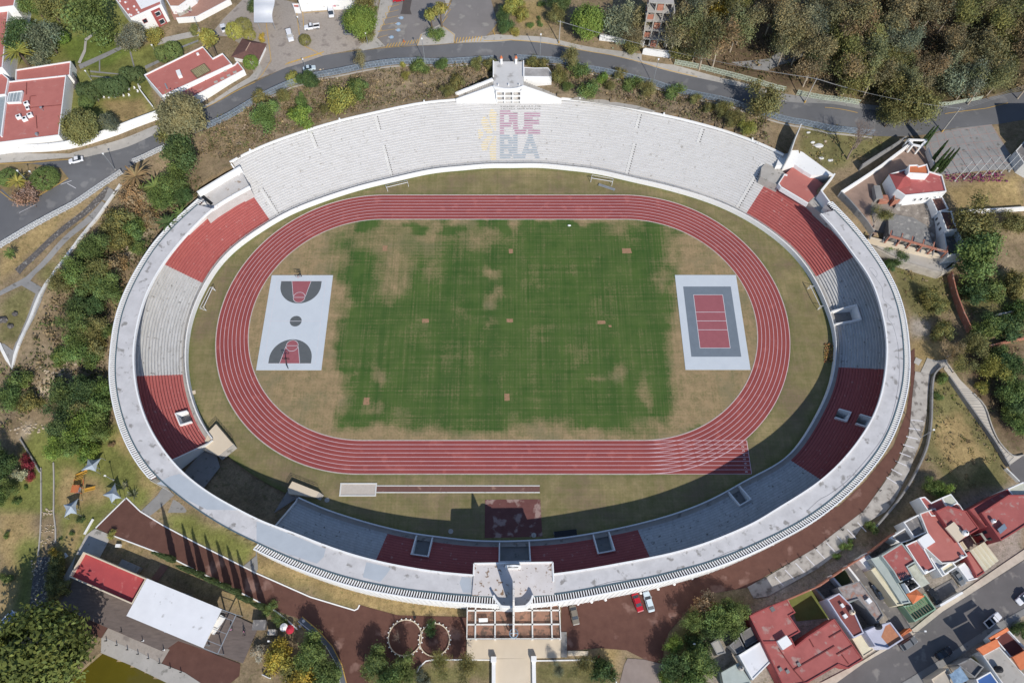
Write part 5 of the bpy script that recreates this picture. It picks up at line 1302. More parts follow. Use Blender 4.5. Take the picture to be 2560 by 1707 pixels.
# --- cypress trees
for x, y, r in ((1440,1360,18),(1490,1210,16)): pass
for i,(x0,y0,x1,y1) in enumerate(((1505,1480,1625,1320),(1545,1525,1605,1440),(1560,1555,1675,1410),(1600,1560,1705,1420))):
    b = G(4,x0,y0); tree('cypress_tree', *rp(4,(x0+x1)/2,(y0+y1)/2), 5, DG, 'slim dark cypress beside the tiled forecourt', 'cypresses beside the tiled forecourt', hs=7.5)
for i,(x0,y0,x1,y1) in enumerate(((1440,1290,1485,1205),(1450,1310,1530,1200))): tree('cypress_tree', *rp(4,(x0+x1)/2,(y0+y1)/2), 5, DG, 'slim cypress beside the white gate frame', 'cypresses beside the white gate', hs=6)
for i,(bx_,by_,tx_,ty_) in enumerate(((1600,440,1395,410),(1775,545,1620,505),(1865,580,1700,545),(1990,640,1840,600),(2100,690,1950,665),(2200,740,2060,700),(2300,810,2140,760),(2420,870,2290,840))):
    b = G(13, bx_, by_)
    if i == 0: H_ = 11.0
    P = PROTO['cypress_tree']; lab = 'slim dark cypress in the row beside the brown path'
    if not P['used']: o = P['root']; P['used'] = True
    else: o = dup(P['root'], (0,0,0))
    o.location = b; h = (11.5, 9.5, 9.2, 9.5, 9.2, 9.4, 9.8, 9.0)[i]; o.scale = (.8, .8, h/2); o['label'] = lab; o['group'] = 'cypresses beside the brown path'; o['category'] = 'tree'
    o.rotation_euler = (0, 0, i*1.3)
    for c in o.children:
        if c.name.startswith('crown'): c.color = (*[x*1.3 for x in CY], 1)
# --- west slope
for n,x,y,r,k,c,l in ((5,1250,60,130,'date_palm',BR,'dry feathery palm at the end of the white railing'),(5,1420,150,110,'date_palm',GR,'green feathery palm beside the dry palm'),(5,1300,180,70,'date_palm',GR,'small palm below the dry palm'),(5,1540,480,100,'date_palm',DG,'palm leaning against the white ring at the west'),(5,1660,400,80,'date_palm',GR,'palm between the slope and the ring wall'),(5,1640,10,90,'date_palm',GR,'palm at the top of the west slope'),(5,90,760,60,'date_palm',GR,'small palm on the dry grass below the railing'),(5,160,100,90,'date_palm',PA,'yellowed palm on the traffic island')):
    T(n,x,y,r,k,c,l,cat='palm')
for x,y,r,k,c in ((1600,90,120,'leafy_tree',GR),(1500,280,110,'leafy_tree',GR),(1700,250,80,'leafy_tree',DG),(1250,250,110,'shrub',BR),(1120,470,110,'shrub',OL),(1010,560,80,'shrub',OL),(1250,560,90,'shrub',GR),(1380,440,70,'shrub',BR),(900,700,110,'leafy_tree',GR),(1120,640,90,'shrub',OL),(780,760,70,'shrub',GR),(1280,720,60,'shrub',GR),(700,940,120,'leafy_tree',GR),(900,960,115,'leafy_tree',OL),(560,1020,90,'leafy_tree',OL),(1080,900,90,'shrub',BR),(820,1050,110,'broadleaf_tree',GR),(1020,1080,110,'leafy_tree',GR),(740,1250,90,'leafy_tree',DG),(880,1270,80,'leafy_tree',DG),(680,1400,110,'leafy_tree',GR),(880,1450,110,'leafy_tree',OL),(760,1520,110,'leafy_tree',GR),(1000,1480,60,'shrub',GR)):
    T(5,x,y,r,k,c,'leafy tree on the slope below the west ring','trees on the slope west of the ring')
T(5,70,60,100,'clipped_tree',GR,'green clipped hedge on the traffic island',cat='hedge',hs=.5); T(5,410,70,130,'clipped_tree',GR,'dark green bush mass on the traffic island',cat='hedge',hs=.5); T(5,260,220,100,'bush',lin(140,116,100),'pinkish bush at the tip of the traffic island',cat='bush')
for x,y,r,k,c in ((700,80,110,'leafy_tree',GR),(900,60,90,'shrub',OL),(560,140,70,'shrub',GR),(850,160,80,'shrub',GR),(180,380,90,'shrub',GR),(60,560,110,'leafy_tree',GR),(290,560,80,'shrub',OL),(600,480,120,'broadleaf_tree',GR),(760,460,130,'broadleaf_tree',DG),(910,480,110,'leafy_tree',GR),(580,640,115,'leafy_tree',DG),(740,640,120,'broadleaf_tree',OL),(900,640,120,'leafy_tree',GR),(600,800,120,'broadleaf_tree',DG),(760,820,130,'leafy_tree',BG),(920,780,110,'leafy_tree',GR),(520,980,90,'leafy_tree',BG),(640,960,90,'leafy_tree',GR),(810,1020,80,'shrub',BG),(950,640,60,'shrub',GR)):
    T(9,x,y,r,k,c,'dense green tree in the grove west of the ring','trees in the grove west of the ring')
for x,y,r,k,c in ((30,1180,110,'broadleaf_tree',DG),(60,1340,80,'leafy_tree',GR),(-10,1020,90,'leafy_tree',DG),(-20,1420,80,'broadleaf_tree',GR)): T(9,x,y,r,k,c,'dark green tree at the left edge of the picture below the grove','trees at the left edge below the grove')
T(9,265,1110,60,'bush',lin(120,50,58),'upper red leaved bush beside the garden wall',cat='bush'); T(9,280,1235,42,'bush',lin(130,54,62),'lower red leaved bush beside the garden wall',cat='bush'); T(9,200,1215,60,'bush',lin(170,170,140),'pale flowering bush beside the red bushes',cat='bush')
T(9,1165,1320,55,'agave',GG,'upper agave on the lawn beside the shade sails',cat='agave'); T(9,1225,1410,75,'agave',GG,'lower larger agave beside the brown path tip',cat='agave')
for n,x,y,r in ((9,160,1465,30),(9,235,1340,20),(13,660,200,22),(13,65,215,25),(13,65,600,50)): T(n,x,y,r,'bush',GR,'low green bush on the western lawn','low bushes on the western lawn',cat='bush')
T(9,1030,940,25,'bush',BR,'thin brown sapling below the grove',cat='sapling')
# --- south west
T(13,330,1330,470,'round_tree',lin(98,108,52),'huge round tree over the pond at the bottom left corner',hs=.75)
T(13,120,1560,300,'round_tree',lin(98,108,52),'second big round tree at the bottom left corner',hs=.8)
T(13,520,380,50,'bush',YE,'yellow flowering bush above the rocky channel',cat='bush')
for i,(x,y,r) in enumerate(((530,470,65),(520,570,70),(500,680,65),(490,780,45),(580,690,60))): T(13,x,y,r,'shrub',OL,'yellow green shrub along the cobbled channel','shrubs along the cobbled channel',cat='shrub')
T(13,1030,210,35,'bush',YG,'small shrub at the corner of the brown path',cat='bush'); T(13,560,245,30,'agave',DG,'agave at the lower end of the grassy channel',cat='agave'); T(13,745,70,30,'bush',DG,'thin young tree near the lowest shade sail',cat='sapling')
for n,x,y,r,k,c,l in ((14,220,1330,110,'shrub',YE,'yellow tree beside the blue grey cycle lane'),(14,310,1430,90,'shrub',OL,'olive tree below the yellow tree'),(14,500,1260,130,'broadleaf_tree',GR,'green tree leaning over the cycle lane'),(14,640,1410,120,'leafy_tree',GR,'second green tree along the cycle lane'),(14,470,1530,110,'shrub',YE,'yellow green tree at the bottom edge'),(14,670,1540,110,'broadleaf_tree',GR,'green tree at the bottom edge by the cycle lane'),(14,1090,1360,115,'broadleaf_tree',GR,'green tree left of the circular seats'),(14,1370,1430,125,'leafy_tree',GR,'green tree in front of the circular seats'),(14,1250,1570,130,'broadleaf_tree',GR,'green tree at the bottom edge below the circular seats'),(14,1700,1400,100,'gum_tree',OL,'thin tree beside the curved white kerb'),(14,1930,1440,110,'gum_tree',OL,'thin tree beside the entrance path wall'),(14,1540,1540,70,'bush',GG,'grey bush at the bottom edge near the curved kerb'),(14,1180,1180,0.1+20,'bush',GR,'tiny plant by the circular seats')):
    if r > 25: T(n,x,y,r,k,c,l,cat='tree')
T(14,130,890,60,'bush',GR,'low juniper strip by the white kerb',cat='bush',hs=.6); T(14,225,990,60,'bush',GR,'long juniper bush beside the blue kiosk',cat='bush',hs=.6); T(14,40,1290,60,'shrub',lin(170,160,140),'pale flowering shrub in the bottom garden',cat='shrub')
T(14,1610,1070,55,'bush',DG,'dark plant inside the right circular seat',cat='bush'); T(14,1300,1150,70,'bare_tree',BR,'bare sapling inside the left circular seat')
for x,y,r,k,c,l in ((420,1440,60,'gum_tree',GG,'grey thin tree in the garden right of the entrance path'),(640,1420,90,'gum_tree',OL,'olive thin tree in the garden right of the entrance path'),(830,1460,100,'shrub',DG,'dark shrub at the right of the entrance garden'),(1640,1010,90,'leafy_tree',GR,'green tree at the left of the clump by the parked cars'),(1780,880,110,'shrub',BR,'brown shrub in the clump by the parked cars'),(1920,980,130,'leafy_tree',GR,'green tree in the middle of the clump by the parked cars'),(2060,900,110,'broadleaf_tree',GR,'dark green tree at the right of the clump by the red roof'),(2030,1060,90,'leafy_tree',GR,'green tree touching the red roofed house'),(1850,1060,90,'broadleaf_tree',DG,'dark tree in the shade of the clump'),(1830,870,50,'bush',YE,'yellow bush in the clump by the parked cars'),(1470,1220,80,'leafy_tree',BG,'bright green tree right of the brown yard'),(1500,1420,110,'leafy_tree',DG,'dark tree at the bottom beside the white house'),(1700,1380,130,'broadleaf_tree',GR,'green tree beside the pale green roof'),(1660,1520,130,'broadleaf_tree',GR,'green tree at the bottom edge by the houses'),(1430,1540,70,'shrub',BG,'bright shrub at the bottom edge of the brown yard'),(1690,1230,90,'shrub',DG,'dark shrub in the shade left of the house')):
    T(15,x,y,r,k,c,l)
# --- east
T(8,1850,470,170,'leafy_tree',OL,'tall olive tree beside the white stepped wall'); T(8,1930,800,210,'broadleaf_tree',GR,'big green tree at the corner of the retaining wall'); T(8,1880,620,150,'leafy_tree',OL,'upper part of the green clump beside the ruin wall')
for n,x,y,r,k,c in ((8,1100,720,60,'shrub',GR),(8,1200,810,65,'shrub',DG),(8,1100,880,50,'shrub',DG),(8,1470,1160,80,'shrub',OL),(8,1550,1250,70,'shrub',OL),(8,1600,1480,80,'shrub',OL),(8,1040,400,80,'gum_tree',OL),(8,2200,480,90,'leafy_tree',OL),(8,2300,500,80,'leafy_tree',OL),(8,1900,1130,100,'shrub',DG),(8,2050,1100,90,'shrub',GR),(8,2280,1050,90,'shrub',OL),(8,2050,1420,90,'shrub',GR),(8,2200,1450,110,'shrub',DG),(8,2320,1300,90,'shrub',GR),(8,1950,1500,80,'shrub',GR),(12,1900,60,100,'leafy_tree',OL),(12,1720,80,80,'gum_tree',BR),(12,1780,220,90,'gum_tree',OL),(12,2080,270,110,'leafy_tree',YG),(12,2250,250,120,'leafy_tree',DG),(12,2200,450,110,'leafy_tree',GR),(12,2330,560,110,'broadleaf_tree',DG),(12,2230,650,90,'shrub',GR),(12,2300,780,90,'leafy_tree',GR),(12,2330,430,80,'leafy_tree',DG),(12,1960,420,50,'shrub',YG),(12,1590,340,50,'bush',GR),(12,1560,500,40,'bush',GR),(12,2130,120,70,'shrub',GR)):
    T(n,x,y,r,k,c,'scrubby tree on the eastern hillside','scrubby trees on the eastern hillside')
T(12,1480,1320,70,'leafy_tree',GR,'left green tree in the narrow yard beside the red roofs'); T(12,1600,1360,75,'leafy_tree',BG,'right green tree in the narrow yard beside the red roofs')
for n,x,y,r in ((16,700,320,40),(16,630,400,30),(16,940,140,50),(16,760,280,30)): T(n,x,y,r,'bush',GR,'small plant on the concrete strip behind the houses','plants on the concrete strip',cat='bush')
T(16,1930,1350,50,'bush',YG,'yellow plant on a roof terrace at the bottom right',cat='plant'); T(16,2310,1080,60,'shrub',DG,'dark bush beside the white wall at the right edge',cat='bush')
for k in [k for k, P in PROTO.items() if not P['used']]:
    for c in list(PROTO[k]['root'].children): bpy.data.objects.remove(c)
    bpy.data.objects.remove(PROTO[k]['root'])
# --- brush and dry growth nobody could count
def brush(name, zones, step, cols, sz, seed, skip=.0):
    rnd = random.Random(seed); mb = MB()
    for n, pts in zones:
        poly = [G(n, x, y) for x, y in pts]; xs = [p.x for p in poly]; ys = [p.y for p in poly]; m = int((max(xs)-min(xs))*(max(ys)-min(ys))/step**2)
        X = np.array([rnd.uniform(min(xs), max(xs)) for _ in range(m)]); Y = np.array([rnd.uniform(min(ys), max(ys)) for _ in range(m)])
        ok = in_poly(X, Y, poly)
        for x, y in zip(X[ok], Y[ok]):
            if rnd.random() < skip: continue
            i, j = int((x-GX0)/GS), int((y-GY0)/GS)
            if INSIDE[min(j, GNY-1), min(i, GNX-1)] or math.hypot(x-OX, y-OY) < np.interp(math.atan2(y-OY, x-OX), ANG, RC)+2.6: continue
            z = terr(x, y); s = sz*rnd.uniform(.5, 1.4); col = rnd.choice(cols); k = rnd.uniform(.55, 1.3)
            for _ in range(9):
                d = Vector((rnd.gauss(0, .55)*s, rnd.gauss(0, .55)*s, abs(rnd.gauss(0, .5))*s))
                nn = Vector((rnd.gauss(0, .7), rnd.gauss(0, .7), rnd.gauss(.5, .6))).normalized(); kk = k*rnd.uniform(.75, 1.25)
                leaf(mb, Vector((x, y, z)) + d, nn, s*.36, tuple(c*kk for c in col), rnd)
    return stuff(name, mb, M_BRUSH)
BC = [lin(134,116,86), lin(142,122,90), lin(118,110,76), lin(104,108,66), lin(158,138,104), lin(112,112,74), lin(124,108,84), lin(140,124,106), lin(128,112,96)]
brush('slope_brush', [(2, [(0,930),(560,740),(1000,680),(1700,600),(2170,570),(2170,720),(1830,900),(1730,925),(1000,1040),(420,1190),(0,1370)]), (3, [(110,580),(640,640),(1000,700),(1700,880),(2350,1060),(2350,1340),(1640,1110),(1050,960),(560,900),(360,760)]), (1, [(2350,930),(2350,1380),(2150,1470),(1800,1400),(1900,1200),(2050,1060)])], .92, BC, .9, 31)
brush('hillside_brush', [(5, [(1100,180),(1300,150),(1850,60),(1900,150),(1600,480),(1250,900),(1000,1560),(300,1560),(450,1100),(760,700)]), (9, [(600,0),(1000,0),(1000,500),(500,500),(100,800),(0,800),(0,300),(300,100)])], 1.3, BC + [lin(92,102,60), lin(100,106,64)], 1.1, 32, .1)
brush('wood_undergrowth', [(3, [(1560,520),(1550,0),(2350,0),(2350,760)]), (4, [(0,0),(2350,0),(2350,820),(1640,960),(830,900),(0,740)])], 1.9, [lin(126,108,82), lin(112,104,72), lin(100,98,64), lin(140,120,92)], 1.2, 33)
brush('hillside_scrub', [(8, [(1160,860),(1620,960),(1720,1500),(1300,1350)]), (8, [(1780,960),(2350,850),(2350,1568),(1900,1568)]), (12, [(1520,260),(1640,250),(2050,900),(2150,1050),(1900,1350),(1680,1340),(1450,1030)]), (12, [(1680,100),(2350,60),(2350,950),(2000,650)]), (4, [(250,1350),(320,1160),(950,1260),(1170,1290),(1000,1420),(560,1560)])], 2.0, BC + [lin(96,104,52), lin(150,134,84)], .8, 34, .2)
# ------------------------------------------------------------------ roads, pavements, paths
UP = [(5,[(-150,300),(0,190),(60,120)]),(1,[(-60,1525),(300,1497),(650,1470),(800,1442),(1450,1225),(1850,1010),(2340,762)]),(2,[(280,620),(610,515),(950,470),(1480,425),(1900,400),(2340,375)]),(3,[(330,405),(480,430),(900,510),(1300,615),(1700,715),(2000,780),(2340,855)]),(4,[(330,935),(820,985),(1240,1005),(1630,975),(1950,915),(2200,862),(2420,830)])]
LO = [(4,[(2420,1090),(2130,1140),(1620,1195),(1480,1235),(950,1250),(560,1210),(300,1150),(0,1080)]),(3,[(2100,1000),(1700,900),(1300,790),(1000,720),(700,660),(450,590),(50,560)]),(2,[(2170,570),(1500,590),(930,650),(560,720),(330,790),(0,950)]),(1,[(1890,1190),(1480,1390),(1240,1500)]),(5,[(1130,30),(700,320),(400,480),(0,715),(-150,800)])]
road = sheet('road', GP(*UP) + GP(*LO), M_ASPHALT, .1)
sheet('sidewalk', GP((4,[(0,830),(330,890),(820,950),(1240,985),(1240,1015),(820,1000),(330,950),(0,905)])), M_CONC2, .16)
sheet('sidewalk', GP((1,[(0,1405),(640,1415),(1440,1150),(1480,1190),(1450,1228),(800,1445),(660,1450),(0,1500)])), M_CONC, .17)
sheet('sidewalk', GP((1,[(1830,1000),(2290,715),(2350,650)]),(2,[(20,560),(60,640),(0,735),(-500,1010)])), M_CONC, .17)
sheet('sidewalk', GP((2,[(2060,345),(2200,320),(2350,330)]),(3,[(330,350),(480,385),(800,450),(1190,500),(1190,560),(1480,600),(1900,715),(2350,830),(2350,862),(2000,785),(1700,718),(1300,618),(900,512),(480,433),(330,408),(0,376)]),(2,[(1830,400)])), M_CONC, .17)
sheet('car_park', GP((2,[(-420,330),(-300,180),(-120,0),(0,-60),(360,30),(390,90),(800,40),(950,30),(1130,-40),(1110,330),(1000,445),(610,518),(280,625),(0,738),(-60,560),(-80,450),(-250,340)])), M_PAVE, .14)
sheet('car_park', GP((2,[(1240,-60),(1760,-60),(1720,230),(1815,345),(1480,423),(1195,432),(1110,345)])), M_ASPHALT2, .14)
sheet('car_park', GP((2,[(1830,-60),(2140,-60),(2215,210),(2180,270),(2090,355),(1835,395),(1700,240)])), M_ASPHALT2, .14)
sheet('pavement', GP((2,[(1150,-40),(1250,-40),(1255,40),(1110,350),(1190,430),(980,470),(940,445),(1090,300)])), M_CONC, .17)
sheet('pavement', GP((2,[(1720,-40),(1800,-40),(1700,235),(1830,320),(1815,400),(1480,424),(1510,320),(1690,230),(1760,110)])), M_CONC, .18)
sheet('dark_asphalt_patch', GP((2,[(1360,-40),(1440,-40),(1415,90),(1430,140),(1325,135),(1340,90)])), mat('fresh_asphalt', lin(96,88,84), lin(86,80,78)), .2)
sheet('traffic_island', GP((5,[(0,150),(160,300),(250,300),(630,72),(560,-20),(300,-60),(0,-60)])), mat('island_soil', lin(150,128,96), lin(120,108,72), .6), .18)
YL = MB()
def yl(n, pts, w=.22): strip(YL, [G(n, x, y) for x, y in pts], w, .215)
for n, pts in ((5,[(235,305),(430,190),(630,72)]),(5,[(0,190),(90,260),(160,298)]),(1,[(0,1507),(300,1497),(650,1470)]),(1,[(1850,1008),(2100,880),(2345,760)]),(2,[(95,210),(140,560),(60,690),(20,735)]),(2,[(375,120),(400,330)]),(2,[(415,412),(610,515)]),(2,[(445,125),(690,105)]),(2,[(430,100),(440,260)]),(2,[(1010,75),(1095,65)]),(2,[(1250,60),(1215,66),(1225,120),(1190,125),(1200,175),(1165,182),(1180,235),(1145,245),(1150,290),(1120,300)]),(2,[(1720,40),(1790,40),(1745,95),(1790,90),(1735,155),(1760,152),(1700,235),(1820,325),(1820,395)]),(2,[(2190,180),(2225,215),(2175,280),(2195,330)]),(2,[(2090,380),(2350,372)]),(3,[(0,375),(330,403),(480,430),(900,510),(1300,612),(1700,712)]),(2,[(1480,425),(1520,320)])): yl(n, pts)
for x, y, l in ((1225,70,90),(1200,120,110),(1175,175,130),(1150,235,150),(1120,290,200),(1120,350,90)): yl(2, [(x, y+3), (x+l, y-22)], .14)
for k in range(13): x = 270+26*k; yl(2, [(x, 600-8*k), (x+42, 575-8*k)], .3)
for k in range(11): x = 1195+27*k; yl(2, [(x, 445-4*k), (x+22, 408-4*k)], .28)
for k in range(9): x = 1835+28*k; yl(2, [(x, 400-2*k), (x+16, 352-2*k)], .28)
yl(4, [(520,992),(820,1040)], .2); yl(4, [(1620,1050),(2000,1000),(2200,950)], .2)
o = obj('yellow_road_markings', YL, M_YELLOW); o['kind'] = 'structure'
wl = MB()
for n, pts in ((5,[(180,390),(330,315)]),(5,[(560,130),(660,95)]),(5,[(620,120),(700,165)])): strip(wl, [G(n, x, y) for x, y in pts], .15, .2)
o = obj('white_road_markings', wl, M_CLINE); o['kind'] = 'structure'
hm = MB(); hw_ = MB()
for x, y in ((1335,172),(1308,226),(1308,283),(1245,348)):
    c = G(2, x, y); hm.add([(c.x+.75*math.cos(q), c.y+.75*math.sin(q), c.z+.23) for q in np.linspace(0, 2*PI, 15)[:-1]], [tuple(range(14))])
    for dx, dy, w, h in ((0,.25,.14,.5),(.12,-.12,.3,.12),(-.1,-.2,.12,.35),(-2.2*.4,0,.5,.3)): hw_.add([(c.x+dx-w/2,c.y+dy-h/2,c.z+.24),(c.x+dx+w/2,c.y+dy-h/2,c.z+.24),(c.x+dx+w/2,c.y+dy+h/2,c.z+.24),(c.x+dx-w/2,c.y+dy+h/2,c.z+.24)], [(0,1,2,3)])
o = obj('accessible_bay_markings', hm, mat('pale_blue_paint', lin(160,190,214))); o['kind'] = 'structure'
o = obj('accessible_bay_symbols', hw_, M_CLINE); o['kind'] = 'structure'
# west park
sheet('park_path', GP((5,[(-40,1130),(180,1010),(240,975),(935,283),(985,310),(330,950),(280,1010),(390,1075),(420,1050),(430,1075),(380,1200),(200,1568),(155,1568),(330,1130),(200,1055),(0,1150),(-40,1165)])), M_CONC2, .14, 1.6)
sheet('park_path', GP((9,[(0,15),(40,20),(120,80),(150,0),(210,0),(110,245),(0,70)])), M_CONC2, .15, 1.6)
sheet('park_path', GP((5,[(985,150),(1065,190),(990,290),(900,250)])), M_CONC2, .16, 1.6)
sheet('stone_channel', GP((5,[(140,905),(185,955),(250,880),(960,255),(1000,160),(985,145),(760,370)])), M_STONE, .2, 1.5)
# south plaza and drives
PLZ = [(9,[(1160,1440),(1290,1560)]),(13,[(1500,130),(1800,290),(2345,560)]),(14,[(500,780),(910,898),(955,850),(1300,945),(1930,960),(1930,1340),(1640,1370),(1500,1395),(1440,1470),(1040,1400),(1000,1310),(990,1380),(1040,1568),(780,1568),(740,1400),(640,1230),(420,985),(180,902),(0,812)]),(13,[(1560,412),(1010,205),(880,142)])]
sheet('gravel_path', GP(*PLZ), M_GRAVEL, .09)
sheet('gravel_yard', GP((15,[(452,870),(700,812),(1200,720),(1750,560),(2345,330)]),(16,[(500,-10)]),(12,[(650,1510),(900,1270),(1150,960),(1270,650),(1310,400),(1300,100),(1345,60),(1340,600),(1280,860),(1180,1110),(1030,1330),(880,1550)]),(16,[(430,330),(0,570)]),(15,[(2160,690),(1800,750),(1640,880),(1560,960),(1440,1100),(1400,1200),(1380,1390),(1220,1350),(1050,1265),(800,1245),(505,1270),(505,1098),(452,1098)])), M_GRAVEL, .09)
sheet('concrete_strip', GP((12,[(1350,275),(1490,295),(1450,700),(1385,950),(1290,1200),(1160,1460),(1080,1560)]),(16,[(880,110),(740,300),(450,520),(0,770)]),(15,[(2215,790),(2160,685)]),(16,[(0,585),(430,330),(860,0)]),(12,[(900,1520),(1040,1330),(1190,1110),(1290,860)])), mat('stained_concrete', lin(186,180,172), lin(150,144,138), .5, 9, .9, .2, speck=lin(120,114,108), speck_scale=.5, speck_th=.58), .15)
sheet('concrete_apron', GP((12,[(1460,150),(1540,175),(1640,165),(1650,200),(1600,240),(1500,300),(1400,280)])), M_CONC, .16)
js = MB()
for i in range(9): strip(js, [G(16, 60+95*i, 590-62*i), G(16, 140+95*i, 675-62*i)], .25, .175)
for y in range(8): x = 1300-22*max(0, y-1)-6*y*y*.3; strip(js, [G(12, 1310-18*y-2*y*y, 720+75*y), G(12, 1420-20*y-2*y*y, 730+82*y)], .25, .175)
o = obj('white_joint_markings', js, M_CLINE); o['kind'] = 'structure'
sheet('drainage_cover', GP((12,[(1355,145),(1412,170),(1380,222),(1335,195)])), M_CONC, .2)
sheet('cycle_lane', GP((14,[(378,1010),(425,958),(570,1080),(700,1225),(785,1400),(830,1568),(768,1568),(738,1400),(640,1230),(540,1135)])), mat('blue_grey_asphalt', lin(108,112,120), lin(98,102,110), .4), .14, 1.5)
cl_ = MB(); strip(cl_, GP((14,[(425,958),(570,1080),(700,1225),(790,1400),(832,1568)])), .22, .2); strip(cl_, GP((14,[(378,1010),(450,1080)])), .2, .2)
o = obj('cycle_lane_edge', cl_, M_YELLOW); o['kind'] = 'structure'
cl_ = MB(); strip(cl_, GP((14,[(390,1000),(540,1120),(650,1240),(745,1400),(775,1560)])), .16, .195)
for x, y in ((435,1005),(550,1105),(405,1050)): strip(cl_, GP((14,[(x-8,y),(x+14,y-14)])), .7, .2)
o = obj('cycle_lane_markings', cl_, M_CLINE); o['kind'] = 'structure'
sheet('drive', GP((15,[(1060,1340),(1210,1350),(1390,1395),(1370,1620),(975,1620),(1030,1400)])), mat('dusty_concrete', lin(160,146,138), lin(140,126,118), .3), .12)
sheet('entry_path', GP((9,[(1290,1560),(1450,1405),(1500,1325),(1605,1405),(1480,1520),(1430,1560)]),(13,[(1365,45)])), M_CONC2, .13, 1.6)
sheet('dirt_path', GP((3,[(2010,575),(2200,560),(2345,545)]),(4,[(90,490),(170,470),(250,400),(370,390),(390,470),(250,570),(110,600),(0,650)]),(3,[(2200,640)])), M_CONC2, .14, 1.5)
sheet('entry_path', GP((13,[(2240,490),(2350,400),(2350,330)]),(14,[(10,370),(20,520),(-10,570)])), M_CONC2, .13, 1.6)
kb = MB()
for path in (GP((9,[(1160,1432),(1290,1558)]),(13,[(1500,122),(1800,282),(2345,555)]),(14,[(500,778),(905,900),(935,885),(952,850)])), GP((13,[(880,145),(1160,1435-1280+0)]))[:1] + [G(9,1155,1438)], GP((13,[(1010,205),(1560,412),(2345,806)]),(14,[(180,905),(300,1000),(380,1075)])), GP((14,[(1480,1470),(1500,1420),(1560,1365),(1640,1352),(2170,1355)])), GP((15,[(215,1362),(700,1355),(800,1385),(880,1430),(930,1500),(960,1568)]))): kerb(kb, path, .3, .18)
o = obj('white_kerbs', kb, M_WHITE); o['kind'] = 'structure'
sheet('street', GP((16,[(620,1568),(880,1380),(1350,1110),(1600,910),(2350,440),(2460,370),(2460,820),(2000,1075),(1540,1375),(1200,1580)])), M_STREET, .12)
sheet('pavement', GP((16,[(470,1568),(870,1360),(1330,1065),(1545,890),(2130,490),(2440,280),(2450,370),(1600,910),(1350,1110),(880,1380),(620,1568)])), mat('pale_pavement', lin(214,202,184), lin(186,174,158), .8, 8, .9, .25), .2)
sheet('pavement', GP((16,[(1200,1580),(1540,1375),(2000,1075),(2460,820),(2460,880),(2010,1150),(1500,1490),(1400,1580)])), M_CONC2, .2)
sheet('street', GP((12,[(2205,1140),(2350,1040),(2450,1100),(2450,1330),(2290,1290)])), M_STREET, .12)
sheet('rubble_yard', GP((8,[(960,230),(1250,270),(1500,290),(1590,400),(1640,560),(1600,700),(1510,680),(1450,500),(1330,430),(1160,400),(1105,450),(1090,580),(960,560),(940,330)])), mat('grey_rubble', lin(156,146,136), lin(118,110,102), .7, 9, .95, .18, speck=lin(180,172,162), speck_scale=.6, speck_th=.6), .12)
sheet('stepped_path', GP((12,[(1640,185),(1760,350),(1900,490),(1990,620),(2040,780),(2110,930),(2250,1055),(2340,1045),(2205,1140),(2100,1000),(1960,760),(1830,560),(1740,430),(1610,250)])), mat('pale_steps', lin(206,198,186), lin(184,176,164), .5), .16, 1.5)
st = MB()
for i in range(26):
    t = i/25; a_ = np.interp(t, [0,.3,.6,.8,1], [1760,1830,1960,2060,2200]), np.interp(t, [0,.3,.6,.8,1], [440,560,760,930,1110]); b_ = np.interp(t, [0,.3,.6,.8,1], [1850,1960,2040,2110,2260]), np.interp(t, [0,.3,.6,.8,1], [440,560,780,930,1050])
    strip(st, [G(12, *a_), G(12, *b_)], .12, .185)
o = obj('step_edges', st, M_CONC2); o['kind'] = 'structure'
sheet('tiled_forecourt', GP((4,[(1450,1255),(1640,1198),(2050,1145),(2270,1500),(2290,1560)]),(8,[(1560,40),(1530,-30)]),(4,[(1450,1390)])), M_CONC2, .12)
tl = MB()
for k in range(9):
    t = k/8; strip(tl, [G(4, 1470+72*k, 1250-13*k), G(4, 1540+90*k, 1560-8*k)], .12, .15)
for k in range(6): t = k/5; strip(tl, [G(4, 1455+18*k, 1262+58*k), G(4, 2055+45*k, 1150+70*k)], .12, .155)
o = obj('tile_joints', tl, mat('pinkish_joint', lin(176,146,138))); o['kind'] = 'structure'
sheet('earth_drive', GP((4,[(1300,1345),(1430,1330),(1520,1568)]),(8,[(1370,20),(1100,40),(1000,150),(930,420),(1000,590),(930,610),(650,240),(1010,0)])), mat('pinkish_earth', lin(160,136,122), lin(134,114,102), .4, 8, .95, .22), .1)
sheet('brick_patio', GP((1,[(1540,20),(1600,190),(1830,200),(2100,10),(2130,-60),(1520,-60)])), mat('patio_brick', lin(178,138,122), lin(160,122,108), 1.5), .25)
# garden paths and planting strips
sheet('garden_path', GP((1,[(720,600),(1130,415),(1150,440),(850,590),(740,640)])), M_CONC2, .14, 1.2); sheet('garden_path', GP((1,[(715,580),(770,460),(780,360),(890,285),(885,310),(800,380),(790,480),(740,590)])), M_CONC, .16, 1.2)
for q in ([(830,652),(1090,680),(1095,690),(830,668)], [(830,695),(1080,720),(1080,728),(830,708)], [(910,560),(922,560),(922,660),(910,660)], [(1190,480),(1205,480),(1240,620),(1228,625)], [(1330,610),(1480,545),(1500,560),(1340,640)], [(1640,440),(1820,370),(1825,385),(1650,455)]): sheet('garden_path', GP((1, q)), M_CONC2, .15, 1.0)
sheet('garden_path', GP((1,[(1420,380),(1500,350),(1830,280),(1850,330),(1650,370),(1450,420)])), M_CONC, .14, 1.5)
for q in ([(180,230),(370,160)],): pass
